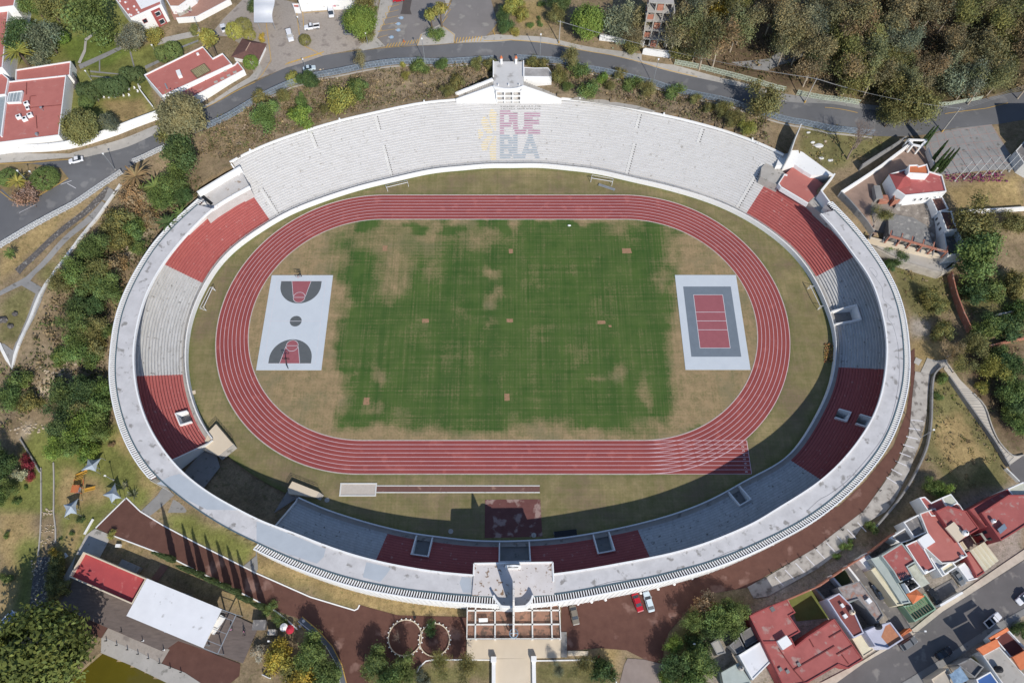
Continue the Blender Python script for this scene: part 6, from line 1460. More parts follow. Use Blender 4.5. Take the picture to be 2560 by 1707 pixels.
# rocky channel at the south west
sheet('cobbled_channel', GP((13,[(345,415),(470,405),(440,830),(490,850),(480,920),(270,900),(300,640)])), M_STONE, .16, 1.4)
rk = MB(); rr = random.Random(5)
for poly_, m in (([(380,-40),(495,-40),(495,0),(380,0)], 10), ([(380,130),(500,115),(500,165),(380,185)], 16), ([(370,250),(510,240),(500,290),(370,310)], 16), ([(385,0),(480,0),(480,25),(385,30)], 12), ([(300,430),(460,420),(440,830),(290,860)], 120)):
    for _ in range(m): x = rr.uniform(min(p[0] for p in poly_), max(p[0] for p in poly_)); y = rr.uniform(min(p[1] for p in poly_), max(p[1] for p in poly_)); c = G(13, x, y); s = rr.uniform(.12, .35); rk.blob((c.x, c.y, c.z+.1), (s, s*.8, s*.6), 6, 4, .15, rr)
for n, cx, cy, m, sp_ in ((9,250,800,40,60),(9,500,300,25,90),(5,1200,740,26,90),(2,600,700,22,80),(3,760,690,14,60),(4,420,1310,4,60)):
    for _ in range(m): c = G(n, cx+rr.gauss(0, sp_), cy+rr.gauss(0, sp_*.5)); s = rr.uniform(.15, .55); rk.blob((c.x, c.y, c.z+.08), (s, s*.8, s*.6), 6, 4, .2, rr)
o = stuff('loose_rocks', rk, mat('pale_rock', lin(206,190,166), lin(168,152,132), 1.0))
# lake corner
mb = MB(); mb.flat(POND, -.55); o = obj('water', mb, mat('green_pond_water', lin(98,88,28), lin(88,80,26), .2, rough=.08, spec=.5)); o['kind'] = 'structure'
mb = cdt_sheet([p[:2] for p in GP((13,[(935,1150),(990,1160),(1300,1290),(1480,1385),(1700,1470),(1850,1568),(1560,1568),(1200,1390),(930,1275)]))], 1.5, lambda x, y: terr(x, y)+.22); o = obj('lakeside_pavement', mb, M_CONC); o['kind'] = 'structure'
mb = MB(); wall_path(mb, GP((13,[(930,1280),(1200,1392),(1560,1568),(1620,1600)])), .4, .15, -2.2); tag(obj('quay_wall', mb, M_CONC), 'low concrete quay wall along the green pond', 'wall')
# ------------------------------------------------------------------ fences, walls, poles
def railing(name, label, path, h, spacing, bw, m, postm=None, base=.25, group=None, infill=True):
    path = densify([Vector(p[:2]) for p in path], 1.2); t = thing(name, label, 'fence', (path[0].x, path[0].y, terr(*path[0])), group); mb = MB(); pm = MB(); rl_ = MB()
    cum_ = [0.0]
    for a_, b_ in zip(path[:-1], path[1:]): cum_.append(cum_[-1]+(b_-a_).length)
    s = 0.0; k = 0
    def pt(s):
        i = min(len(path)-2, max(0, int(np.searchsorted(cum_, s)-1))); f_ = (s-cum_[i])/max(1e-6, cum_[i+1]-cum_[i]); return path[i].lerp(path[i+1], f_), (path[i+1]-path[i]).normalized()
    while s < cum_[-1]:
        p, d = pt(s); z = terr(*p); a = math.atan2(d.y, d.x)
        if k % 8 == 0: pm.box((*p, z+h/2), (.16, .16, h+.15), a)
        else: mb.box((*p, z+base+(h-base)/2), (bw, .05, h-base-.1), a)
        if infill and k % 8 in (2, 5): q, _ = pt(s+spacing*1.5); mb.beam((*p, z+base+.2), (*q, terr(*q)+h-.3), .06, bw*.8)
        s += spacing; k += 1
    for zz in (base+.1, h*.55, h-.05):
        for i in range(0, len(path)-1, 2):
            j = min(i+2, len(path)-1); rl_.beam((*path[i], terr(*path[i])+zz), (*path[j], terr(*path[j])+zz), .08, .1)
    part(t, 'bars', mb, m); part(t, 'rail', rl_, m); pieces(t, 'post', pm, postm or m); return t
M_RAIL = mat('blue_grey_railing', lin(158,170,182), lin(132,144,156), .8, rough=.6); M_RAILW = mat('white_railing', lin(224,226,228), lin(206,208,210), .8); M_RAILG = mat('pale_green_railing', lin(206,214,196), lin(186,196,172), .8)
railing('road_fence', 'long blue grey railing along the road left of the viewing platform', GP((2,[(2175,572),(1500,592),(930,652),(560,722),(330,792),(0,952)]),(1,[(1890,1195)])), 2.8, .36, .15, M_RAIL)
railing('road_fence', 'long blue grey railing along the road right of the viewing platform', GP((3,[(50,562),(450,592),(700,662),(1000,722),(1300,792),(1700,902),(2100,1002)]),(4,[(0,1082),(300,1152),(560,1212),(950,1252)])), 2.8, .36, .15, M_RAIL)
railing('road_fence', 'short blue grey railing between the two gate pillars', [NP(1060, 360, 16.4), NP(1320, 360, 16.4)], 2.2, .32, .13, M_RAIL)
railing('road_fence', 'white railing beside the road at the left above the park path', GP((5,[(1130,32),(700,322),(400,482),(0,717),(-150,802)])), 2.3, .32, .14, M_RAILW)
railing('road_fence', 'short white railing under the dark trees at the bend of the road', GP((1,[(1530,1370),(1240,1502)])), 2.2, .32, .14, M_RAILW)
railing('wood_fence', 'pale green railing at the foot of the wood, nearer the white hut', GP((3,[(1490,598),(1760,650),(2345,808)]),(4,[(150,848)])), 2.3, .34, .13, M_RAILG)
railing('wood_fence', 'pale green railing at the foot of the wood beside the utility pole', GP((4,[(260,875),(500,925),(830,968)])), 2.3, .34, .13, M_RAILG)
railing('wood_fence', 'pale green railing at the far right of the wood', GP((4,[(1130,985),(1240,992)]),(4,[(1640,975),(1950,918)])), 1.8, .34, .13, M_RAILG)
mb = MB(); wall_path(mb, GP((2,[(2170,584),(1500,604),(930,664),(560,734),(330,804),(0,966)])), .5, .1, -1.8); tag(obj('retaining_wall', mb, M_CONC), 'low pale stone wall under the railing left of the platform', 'wall')
mb = MB(); wall_path(mb, GP((3,[(110,576),(450,606),(700,676),(1000,736),(1300,806),(1700,916),(2100,1016)]),(4,[(300,1166),(560,1226),(955,1266)])), .5, .1, -1.8); tag(obj('retaining_wall', mb, M_CONC), 'low pale stone wall under the railing right of the platform', 'wall')
def wall(name, label, n, pts, w, h, m, base=-.6, sub=1, zt=None):
    mb = MB(); p = [G(n, x, y) for x, y in pts] if not isinstance(n, list) else GP(*n)
    if sub > 1: p = spline([q.to_2d() for q in p], sub)
    wall_path(mb, p, w, h, base, zt); return tag(obj(name, mb, m), label, 'wall')
wall('perimeter_wall', 'long curved white wall between the walled garden and the road', 1, [(-40,1400),(200,1400),(640,1368),(1000,1265),(1250,1170),(1470,1090)], .35, 3.4, M_WHITE, sub=4)
wall('perimeter_wall', 'white wall running north from the road between lawn and long building', 1, [(1415,1000),(1300,850),(1275,780)], .3, 1.4, M_WHITE)
mb = MB(); wall_path(mb, GP((5,[(1110,130),(1060,205),(940,375),(830,510),(690,690),(530,895),(425,1045),(330,1240),(180,1590)]),(9,[(115,250),(0,20)])), .8, .5, -3.0); tag(obj('retaining_wall', mb, M_WHITE2), 'pale retaining wall along the park path above the grove', 'wall')
wall('garden_wall', 'thin grey wall descending from the rocks beside the red bushes', [(9,[(200,900),(310,1080),(378,1200)])], 0, .35, .9, M_CONC2)
wall('channel_edge', 'left stone edge of the grassy channel', [(9,[(380,1160),(383,1568)]),(13,[(375,200),(355,400)])], 0, .3, .4, M_CONC)
wall('channel_edge', 'right stone edge of the grassy channel', [(9,[(495,1110),(497,1568)]),(13,[(515,150),(515,280)])], 0, .3, .4, M_CONC)
wall('low_wall', 'short white wall at the tip of the brown path near the red roofed pavilion', [(13,[(860,65),(780,205)])], 0, .35, .6, M_WHITE)
wall('drain_wall', 'curved grey wall along the outer edge of the concrete strip', [(12,[(1590,235),(1520,300),(1495,400),(1485,700),(1450,950),(1380,1130),(1290,1300),(1160,1490)]),(16,[(960,160)])], 0, .4, 1.3, M_CONC2, sub=3)
wall('yard_wall', 'long brown wall behind the back yards of the terraced houses', [(16,[(1110,215),(900,380),(690,510),(430,690),(180,800),(0,870)])], 0, .3, 3.4, M_BRICK)
wall('yard_wall', 'brick wall with wire fence beside the dry slope at the east', [(8,[(1650,965),(1700,1180),(1760,1340),(1830,1490)])], 0, .35, 2.6, M_BRICK, -1.5)
wall('yard_wall', 'white wall at the south side of the dry field', [(8,[(1740,400),(2350,365)])], 0, .35, 2.0, M_WHITE)
wall('yard_wall', 'broken pale wall in the scrub at the right edge', [(8,[(2080,1335),(2350,1275)])], 0, .3, 1.0, M_WHITE2)
wall('yard_wall', 'brick wall at the right edge above the grey street', [(12,[(2000,60),(2350,-20)])], 0, .3, 1.8, M_BRICK)
wall('drive_wall', 'dark topped wall on the outer side of the earth drive', [(4,[(830,1568),(1120,1385),(1230,1310)])], 0, .4, 3.0, M_CONC2)
wall('drive_wall', 'white wall on the inner side of the earth drive', [(8,[(640,240),(1010,-5)]),(4,[(1290,1350)])], 0, .4, 2.8, M_WHITE)
wall('drive_wall', 'grey panelled wall between the ring and the earth drive', [(8,[(645,245),(790,400),(880,510),(940,600)])], 0, .35, 2.8, M_CONC2)
wall('forecourt_wall', 'pale wall between the earth drive and the tiled forecourt', [(4,[(1440,1400),(1500,1568)]),(8,[(1530,20)])], 0, .3, 2.2, M_WHITE2)
wall('old_wall', 'broken white wall in front of the brick ruin', [(3,[(800,370),(940,385),(1210,430)])], 0, .4, 2.2, M_WHITE)
wall('stair_wall', 'stepped dark wall on the left of the long stair', [(12,[(1640,330),(1800,560),(1900,700),(2060,930),(2190,1150)])], 0, .35, 1.6, M_CONC2)
wall('stair_wall', 'curved kerb wall on the right of the long stair', [(12,[(1880,480),(1985,600),(2050,790),(2120,930),(2240,1050),(2350,1040)])], 0, .3, .6, M_CONC, sub=3)
wall('kerb_wall', 'pale wall in the corner of the grey street by the pale roof', [(12,[(2165,1170),(2285,1290)])], 0, .35, 1.2, M_WHITE2)
wall('terrace_wall', 'white planted wall of the brick patio', [(1,[(1640,215),(1830,200),(2130,40)])], 0, .3, 2.2, M_WHITE)
# rocks and slabs on the lawn by the tall wall
for i, (x, y, r) in enumerate(((370,1220,.7),(410,1310,.8),(465,1340,1.6),(490,1455,.9),(575,1475,.9))):
    c = G(4, x, y); mb = MB(); mb.blob((c.x, c.y, c.z+.1), (r, r*.6, .3), 8, 5, .15, rr); tag(obj('white_boulder', mb, M_WHITE2), 'white boulder lying on the grass east of the tall thin wall', 'boulder', 'white boulders on the grass')
for i, (n, x, y, r) in enumerate(((5,30,1370,1.5),(5,145,1320,.8),(5,100,1430,.9))):
    c = G(n, x, y); mb = MB(); mb.blob((c.x, c.y, c.z+.3), (r, r*.8, .7), 8, 5, .25, rr); tag(obj('dark_boulder', mb, M_STONE), ('largest dark boulder on the small park lawn', 'upper dark boulder on the small park lawn', 'lower dark boulder on the small park lawn')[i], 'boulder')
def pole_h(b, tx, ty):
    best = min((math.hypot(*(Vector(proj((b.x, b.y, b.z+h)))-Vector((tx, ty)))), h) for h in np.arange(1, 16, .25)); return best[1]
def lamp(n, bx_, by_, n2, tx, ty, label, head=True, m=None, r=.09, h=None, group='street lamps'):
    b = G(n, bx_, by_); h = h or max(4.0, pole_h(b, *rp(n2, tx, ty))); t = thing('street_lamp', label, 'street lamp', tuple(b)); mb = MB(); mb.tube([b, (b.x, b.y, b.z+h)], [r*1.2, r*.8], 8); part(t, 'pole', mb, m or M_STEEL)
    mb = MB(); mb.box((b.x, b.y, b.z+h+.05), (.5, .35, .16)); mb.cyl((b.x, b.y, b.z+h-.3), .2, .3, 8, .12); part(t, 'lamp_head', mb, M_WHITE)
    mb = MB(); mb.cyl((b.x, b.y, b.z-.1), .22, .35, 8); part(t, 'base', mb, M_CONC); return t
lamp(2,1555,590,2,1538,350,'pale street lamp rising over the fence left of the viewing platform'); lamp(2,460,640,2,432,545,'street lamp at the fence beside the half hidden car'); lamp(3,255,560,3,272,320,'street lamp on the fence right of the viewing platform')
lamp(3,1290,780,3,1338,540,'street lamp by the fence opposite the white hut'); lamp(2,1030,415,2,1018,300,'white lamp post at the corner of the cobbled car park'); lamp(2,410,250,2,388,155,'lamp post on the car park lane'); lamp(1,1440,500,1,1400,415,'white lamp post on the garden lawn near the clipped domes')
lamp(1,840,735,1,780,655,'white lamp post beside the low red roof in the garden'); lamp(1,1830,275,1,1780,155,'white lamp post beside the patio wall'); lamp(5,300,145,5,165,-5,'tall lamp post on the traffic island'); lamp(5,355,95,5,265,15,'shorter lamp post on the traffic island'); lamp(1,1060,1560,1,940,1415,'leaning looking lamp post at the bend of the road')
lamp(9,1045,1270,9,995,1170,'thin pale post between the shade sails and the ring'); lamp(15,1640,1215,15,1585,1160,'lamp post in the dark clump beside the white house'); lamp(14,160,1190,14,165,1160,'small white lamp post in the bottom garden', h=4)
lamp(12,1400,880,12,1480,900,'lamp post on the curved wall of the concrete strip', h=7); lamp(16,1330,1105,16,1420,1095,'street lamp at the orange roofed gate in the street', h=6)
def utility(n, x, y, n2, tx, ty, label):
    b = G(n, x, y); h = max(7.5, pole_h(b, *rp(n2, tx, ty))); t = thing('utility_pole', label, 'utility pole', tuple(b)); mb = MB(); mb.tube([b, (b.x, b.y, b.z+h)], [.2, .13], 8); part(t, 'shaft', mb, M_CONC)
    mb = MB(); mb.cyl(b, .27, 1.1, 8); part(t, 'yellow_base', mb, M_YELLOW); mb = MB(); mb.beam((b.x-.9, b.y+.3, b.z+h-.4), (b.x+.9, b.y-.3, b.z+h-.4), .12, .12); part(t, 'crossarm', mb, M_STEEL); return Vector((b.x, b.y, b.z+h-.3))
u1 = utility(3,430,400,3,460,195,'concrete utility pole with yellow base near the bright tree'); u2 = utility(4,335,945,4,437,712,'concrete utility pole with yellow base beside the green railing'); u3 = utility(4,1595,1212,4,1755,985,'concrete utility pole with yellow base at the forecourt')
wm = MB()
def wire(a_, b_, sag=1.0, k=10):
    wm.tube([a_.lerp(b_, i/k) - Vector((0,0,sag*4*(i/k)*(1-i/k))) for i in range(k+1)], .035, 4, False)
for d in (-.8, 0, .8):
    o_ = Vector((d, -d*.3, 0)); wire(u1+o_, u2+o_, 2.0, 16); wire(u2+o_, u3+o_, 1.5, 14); wire(u3+o_, u3+Vector((60, 26, -1))+o_, 1.2)
tag(obj('overhead_wires', wm, mat('pale_wire', lin(150,150,150))), 'overhead wires strung between the utility poles along the road', 'wires')
for i, (bx_, by_) in enumerate(((1715,95),(1797,80),(1885,65),(1970,50),(2055,35),(2135,22),(2210,8))):
    b = G(8, bx_, by_); t = thing('flagpole', 'bare white flagpole in the row at the south edge of the tiled forecourt', 'flagpole', tuple(b), 'flagpoles by the forecourt'); mb = MB(); mb.tube([b, (b.x, b.y, b.z+9.5)], [.09, .05], 8); part(t, 'pole', mb, M_WHITE); mb = MB(); mb.cyl((b.x, b.y, b.z-.1), .35, .4, 10); part(t, 'base', mb, M_CONC)
mb = MB(); rq = random.Random(8)
for k in range(240):
    c = G(8, 1630+rq.random()*560, 108-rq.random()*85*1.0); leaf(mb, c+Vector((0,0,rq.uniform(.1, .7))), Vector((rq.gauss(0,.5), rq.gauss(0,.5), 1)).normalized(), .4, tuple(x*rq.uniform(.7,1.2) for x in lin(140,70,100)), rq)
stuff('bougainvillea_bed', mb, M_BRUSH)
# bollards along the deck and the lakeside, and the white stones along the ring
for n, pts, lab, g in ((13, [(557,855),(742,935),(933,1015),(1125,1097),(1318,1178),(1510,1262)], 'dark bollard light with a white foot along the deck edge', 'bollard lights on the deck edge'), (13, [(893,1135),(985,1180),(1080,1222),(1178,1262),(1275,1302),(1370,1342),(1472,1385),(1570,1428),(1668,1468)], 'slim black bollard along the lakeside pavement', 'black bollards by the lake')):
    for x, y in pts:
        b = G(n, x, y); b.z += .3 if g[0:7] == 'bollard' else .1; t = thing('bollard', lab, 'bollard', tuple(b), g); mb = MB(); mb.cyl((b.x, b.y, b.z), .11, 1.1, 8); part(t, 'post', mb, M_BLACK); mb = MB(); mb.box((b.x, b.y, b.z+.05), (.55, .4, .1)); part(t, 'foot', mb, M_WHITE if g[0:7] == 'bollard' else M_BLACK)
for n, x, y in ((15,605,842),(15,730,822),(15,858,803),(15,1180,742),(15,1340,705),(15,1488,660),(15,1650,608),(15,1797,553),(15,1940,500),(15,2107,428),(15,2258,357),(16,40,295),(16,170,215),(16,300,140)):
    b = G(n, x, y); mb = MB(); mb.blob((b.x, b.y, b.z+.25), (.4, .38, .32), 8, 5, .1, rr); tag(obj('white_stone', mb, M_WHITE), 'white painted stone on the brown gravel beside the ring facade', 'stone', 'white stones along the ring')
for n, x, y in ((16,25,555),(16,130,505),(16,185,475),(16,290,415),(16,435,335),(16,545,265),(16,680,165),(16,860,0),(12,1170,1105),(12,1110,1225),(12,1025,1370),(12,1240,965)):
    b = G(n, x, y); mb = MB(); mb.cyl(b, .12, .8, 8); mb.cyl((b.x, b.y, b.z+.8), .17, .1, 8); tag(obj('bollard', mb, M_BLACK), 'black bollard on the edge between brown gravel and concrete strip', 'bollard', 'black bollards on the concrete strip')
# ------------------------------------------------------------------ buildings outside the stadium
M_REDWALL = mat('red_wall_paint', lin(172,88,86), lin(152,76,74), .4); M_GREYROOF = mat('grey_flat_roof', lin(132,128,126), lin(108,105,104), .5, 8, .9, .22, speck=lin(160,154,148), speck_scale=.7, speck_th=.62)
M_CREAMROOF = mat('cream_roof', lin(232,224,196), lin(214,204,176), .5); M_TILEROOF = mat('maroon_tile', lin(120,88,80), lin(98,72,66), 1.2, 8, .9); M_CORR = mat('pale_corrugated_sheet', lin(214,214,196), lin(180,180,164), .8, 4, .6, scale3=(1,1,1)); M_WHITEROOF = mat('white_roof_coating', lin(240,240,242), lin(224,224,226), .3, 8, .8, .3, speck=lin(190,188,186), speck_scale=.5, speck_th=.68)
M_GREENW = mat('pale_green_plaster', lin(186,194,188), lin(168,176,170), .6); M_LILAC = mat('pale_lilac_plaster', lin(206,206,218), lin(186,186,200), .6); M_GLASSROOF = mat('milky_glass_roof', lin(170,178,180), lin(140,150,152), 1.2, rough=.3)
def bz(n, x, y): g = G(n, x, y); return g.z
def B(name, label, n, pts, h, base=None, **k):
    zb = bz(n, *pts[0]) if base is None else base
    return building(name, label, RZ(n, pts, zb+h), zb, zb+h, **k)
def box_on(t, name, n, x, y, dz, size, m, rz=0.0):
    c = Z(n, x, y, t['_zr']+dz+size[2]/2); mb = MB(); mb.box((c.x, c.y, t['_zr']+dz+size[2]/2), size, rz); return part(t, name, mb, m)
def loose(name, label, cat, n, x, y, z, size, m, rz=0.0, group=None):
    c = Z(n, x, y, z+size[2]); mb = MB(); mb.box((c.x, c.y, z+size[2]/2+.01), size, rz); return tag(obj(name, mb, m), label, cat, group)
def tank(label, n, x, y, z, r, h, m, lying=False):
    c = Z(n, x, y, z+h); t = thing('water_tank', label, 'water tank', (c.x, c.y, z)); mb = MB(); mb.cyl((c.x, c.y, z+.02), r, h*.75, 12); mb.cyl((c.x, c.y, z+.02+h*.75), r, h*.25, 12, r*.45); part(t, 'body', mb, m); mb = MB(); mb.cyl((c.x, c.y, z+h), r*.3, .12, 10); part(t, 'lid', mb, M_BLACK); return t
# museum in the north west
t = B('museum_building', 'largest red roofed white building with rooftop machines at the left edge', 1, [(78,748),(608,690),(540,1242),(-120,1325),(-60,760)], 4.6, 13)
zr = t['_zr']
mb = MB(); q = RZ(1, [(80,850),(205,835),(185,935),(62,940)], zr+.8)
for a_, b_ in zip(q, q[1:]+q[:1]): mb.beam((*a_, zr+.4), (*b_, zr+.4), .25, .8)
o = part(t, 'skylight_kerb', mb, M_WHITE); mb = MB(); mb.flat(q, zr+.55); part(o, 'glass', mb, M_GLASSROOF)
mb = MB(); 
for i in range(4): a_, b_ = q[0].lerp(q[1], (i+.5)/4), q[3].lerp(q[2], (i+.5)/4); mb.beam((*a_, zr+.6), (*b_, zr+.6), .12, .1)
part(o, 'glazing_bars', mb, M_WHITE)
mb = MB(); mb.flat(RZ(1, [(-50,890),(48,882),(8,1250),(-90,1255)], zr+.03), zr+.04); part(t, 'glass_roof', mb, M_GLASSROOF)
mb = MB(); mb.beam(Z(1, 62, 880, zr+.35), Z(1, 15, 1255, zr+.35), .35, .7); part(t, 'roof_divider', mb, M_WHITE)
mb = MB()
for a_, b_ in (((245,760),(240,870)),((275,890),(270,1000)),((275,990),(560,965)),((330,1060),(340,1180)),((280,885),(330,878))): mb.tube([Z(1, *a_, zr+.12), Z(1, *b_, zr+.12)], .09, 5)
part(t, 'roof_pipes', mb, mat('dark_red_pipe', lin(120,64,62)))
for i, (x, y, l) in enumerate(((235,945,'upper white air conditioner on the largest red roof'),(165,1065,'leftmost air conditioner on the largest red roof'),(268,1050,'air conditioner right of the pipes on the largest red roof'),(220,1085,'lowest air conditioner on the largest red roof'),(245,985,'small white duct box below the upper air conditioner'))):
    c = Z(1, x, y, zr+1); a_ = thing('air_conditioner', l, 'air conditioner', (c.x, c.y, zr+.01)); mb = MB(); mb.box((c.x, c.y, zr+.55), (1.5 if i < 4 else 1.0, 1.3, 1.0 if i < 4 else .5), .5); part(a_, 'case', mb, M_WHITE); mb = MB(); mb.cyl((c.x, c.y, zr+(1.05 if i < 4 else .8)), .42, .05, 12); part(a_, 'fan_grille', mb, M_BLACK)
mb = MB(); c = Z(1, 400, 1020, zr); mb.tube([(c.x, c.y, zr), (c.x, c.y, zr+1.6)], .06, 6); mb.tube([(c.x-.9, c.y+.6, zr+1.3), (c.x+.5, c.y-.9, zr+1.5)], .05, 5); mb.blob((c.x, c.y, zr+1.6), (.45, .45, .15), 10, 5); tag(obj('roof_antenna', mb, M_STEEL), 'small antenna dish standing on the largest red roof', 'antenna')
loose('roof_vent', 'grey vent at the lower edge of the largest red roof', 'vent', 1, 330, 1225, zr, (.7,.7,.9), M_STEEL)
B('museum_building', 'lower red roofed wing with a dark stone end wall', 1, [(143,640),(650,562),(642,690),(600,700),(140,742)], 3.6, 13)
t = wall('stone_wall', 'dark stone wall at the end of the low red roofed wing', [(1,[(700,720),(735,790),(720,860)])], 0, .5, 2.6, M_STONE)
B('museum_building', 'tall white building with a narrow red roof at the left edge', 1, [(-120,88),(78,86),(22,620),(-120,650)], 7.0, 13)
B('museum_building', 'small white building with red roof strip left of the largest roof', 1, [(-120,660),(-20,640),(78,722),(52,868),(-120,885)], 5.0, 13)
B('museum_building', 'white block cut by the top left corner of the picture', 1, [(-120,-60),(150,-60),(128,55),(-120,85)], 8.5, 13)
t = B('white_house', 'white two storey house with red roof and a red painted bay', 1, [(1040,-30),(1195,170),(1482,42),(1440,-120),(1100,-120)], 7.4, 13.5)
z0, z1 = 13.5, 20.9; mb = MB(); mb.flat(RZ(1, [(1225,-30),(1292,80),(1478,5),(1440,-60)], z1), z1-.3); part(t, 'white_roof_terrace', mb, M_WHITE)
mb = MB()
for x, y in ((1100,12),(1150,22),(1175,85),(1190,135),(1230,60),(1255,92),(1205,140),(1270,115)): c = Z(1, x, y, z1-.2); mb.cyl((c.x, c.y, z1-.4), .35, .3, 10)
pieces(t, 'roof_dome', mb, M_WHITE)
a_, b_ = RZ(1, [(1195,170),(1482,42)], z1)
face_panel(t, 'red_bay', a_, b_, .62, .9, 12.8, 20.2, M_REDWALL, .35); face_panel(t, 'window', a_, b_, .70, .84, 17.9, 19.4, M_GLASS, .48, M_WHITE); face_panel(t, 'window', a_, b_, .70, .84, 14.6, 16.3, M_GLASS, .48, M_WHITE); face_panel(t, 'window', a_, b_, .28, .4, 17.2, 18.6, M_GLASS, .1, M_REDWALL)
c = Z(1, 1440, 310, 15); mb = MB(); mb.prism(RZ(1, [(1365,300),(1450,270),(1480,320),(1400,350)], 15.2), 13, 15.2); part(t, 'porch', mb, mat('maroon_porch', lin(150,72,74)))
t = B('patio_building', 'white walled terrace building with brick patio beside the white house', 1, [(1500,-100),(1520,-10),(1560,60),(1640,60),(1780,-40),(1800,-100)], 3.5, 14, roofm=mat('terracotta_floor', lin(190,140,118), lin(166,120,102), 1.2))
mb = MB(); mb.prism(RZ(1, [(1600,90),(1720,35),(1760,85),(1640,140)], 14.9), 14, 14.9); tag(obj('planter', mb, M_CONC), 'rectangular patio planter with a pale top on the brick patio', 'planter')
rq = random.Random(4); mb = MB()
for k in range(90):
    c = G(1, *( (1600+rq.random()*160, 95-rq.random()*55+rq.choice((0,45))) )); leaf(mb, c+Vector((0,0,1.2)), Vector((rq.gauss(0,.4), rq.gauss(0,.4), 1)).normalized(), .35, rq.choice((lin(96,112,56), lin(150,70,110), lin(80,98,50))), rq)
stuff('patio_flowers', mb, M_BRUSH)
t = B('long_building', 'upper part of the long red roofed building with a skylight', 1, [(1320,688),(1860,425),(1952,535),(2042,488),(2130,588),(1488,882)], 4.6, 13.6)
zr = t['_zr']; q = RZ(1, [(1750,650),(1875,585),(1932,650),(1810,718)], zr+.3); mb = MB()
for a_, b_ in zip(q, q[1:]+q[:1]): mb.beam((*a_, zr+.2), (*b_, zr+.2), .2, .4)
o = part(t, 'skylight', mb, mat('brown_frame', lin(120,96,80))); mb = MB(); mb.flat(q, zr+.3); part(o, 'glass', mb, mat('yellowish_glass', lin(180,172,130), lin(140,134,100), 1.0, rough=.3)); mb = MB()
for i in range(9): a_, b_ = q[0].lerp(q[1], (i+.5)/9), q[3].lerp(q[2], (i+.5)/9); mb.beam((*a_, zr+.34), (*b_, zr+.34), .1, .1)
part(o, 'glazing_bars', mb, mat('brown_frame', lin(120,96,80)))
loose('roof_unit', 'white machine with duct on the roof of the long red building', 'roof unit', 1, 1640, 670, zr, (1.3,2.8,1.1), M_WHITE, .45); loose('roof_unit', 'small white box at the north end of the long red roof', 'roof unit', 1, 1812, 492, zr, (.8,.7,.6), M_WHITE, .5)
loose('roof_vent', 'thin grey vent pipe lying on the long red roof', 'vent', 1, 1525, 790, zr, (.4,2.4,.4), M_STEEL, .5)
t = B('long_building', 'lower front part of the long red roofed building facing the road', 1, [(1540,892),(2152,592),(2180,562),(2242,642),(1640,962)], 3.4, 14)
for i, (x, y) in enumerate(((1980,752),(2040,720),(2098,692),(2155,662),(2022,652),(2065,648),(1870,732))): loose('roof_light', 'flat pale roof light on the front strip of the long red building', 'roof light', 1, x, y, t['_zr'], (1.2,.8,.2), M_CONC, .45, 'roof lights on the long building')
kc = RZ(2, [(-125,355),(100,405),(20,575),(-230,525)], 17.0); cz = sum(kc, Vector((0,0)))/4
t = thing('tiled_kiosk', 'gate kiosk with a dark maroon hipped tile roof', 'kiosk', (cz.x, cz.y, 14.5)); mb = MB(); mb.prism(inset(kc, .6), 14.2, 17.0); part(t, 'wall', mb, M_WHITE)
mb = MB(); kc = ccw(kc); r1 = Vector(kc[0]).lerp(Vector(kc[1]), .5).lerp(cz, .55); r2 = Vector(kc[2]).lerp(Vector(kc[3]), .5).lerp(cz, .55)
vs_ = [(*p, 17.0) for p in kc] + [(*r1, 18.6), (*r2, 18.6)]; mb.add(vs_, [(0,1,4), (1,2,5,4), (2,3,5), (3,0,4,5), (3,2,1,0)]); part(t, 'roof', mb, M_TILEROOF)
mb = MB(); mb.tube([(*r1, 18.65), (*r2, 18.65)], .15, 6); part(t, 'ridge', mb, mat('pale_ridge', lin(190,160,140)))
# white membrane canopy
t = thing('tensile_canopy', 'scalloped white membrane canopy at the car park entrance', 'canopy', tuple(G(2, 80, 100))); mb = MB(); N_ = 5; vs_ = []
for i in range(6):
    for j in range(9):
        u, v = i/5, j/8; x = -20+180*u + (12*math.sin(v*PI*2) if i == 5 else 0); y = -60+270*v; p = Z(2, x, y - 20*(1-u)*0, 19.6 + .9*math.sin(u*PI) + .35*math.cos(v*8*PI/2)); vs_.append(tuple(p))
mb.add(vs_, [(i*9+j, i*9+j+1, i*9+j+10, i*9+j+9) for i in range(5) for j in range(8)]); part(t, 'membrane', mb, mat('white_membrane', lin(232,232,232), lin(222,222,224), .4), smooth=True)
mb = MB()
for x, y in ((10,200),(150,195),(140,-20),(0,-20)): p = Z(2, x, y, 19.4); mb.tube([(p.x, p.y, 16), (p.x, p.y, 19.6)], .12, 8)
pieces(t, 'post', mb, M_STEEL)
building('office_building', 'white building with small pink and grey sign cut by the top edge', RZ(2, [(388,5),(780,-10),(945,-30),(945,-200),(380,-200)], 21.5), 16.5, 21.5, M_WHITEROOF)
p0_, p1_ = Z(2, 388, 5, 21.5), Z(2, 780, -10, 21.5); sg = bpy.data.objects['office_building']
lab_ = MB(); dv = (p1_-p0_).normalized(); yy = p0_.y-.12
v, f = text_mesh('CASA', .8, 'LEFT'); lab_.add([(p0_.x+(p1_.x-p0_.x)*.95+q[0]-2.4, yy+(p1_.y-p0_.y)*.93, 18.8+q[1]) for q in v], f); part(sg, 'sign_letters', lab_, mat('grey_sign', lin(140,144,150)))
lab_ = MB()
for dx in (0, .75): lab_.box((p0_.x+(p1_.x-p0_.x)*.86+dx-1.4, yy+(p1_.y-p0_.y)*.84, 18.7), (.45, .08, .5))
part(sg, 'sign_emblem', lab_, mat('pink_sign', lin(214,90,120)))
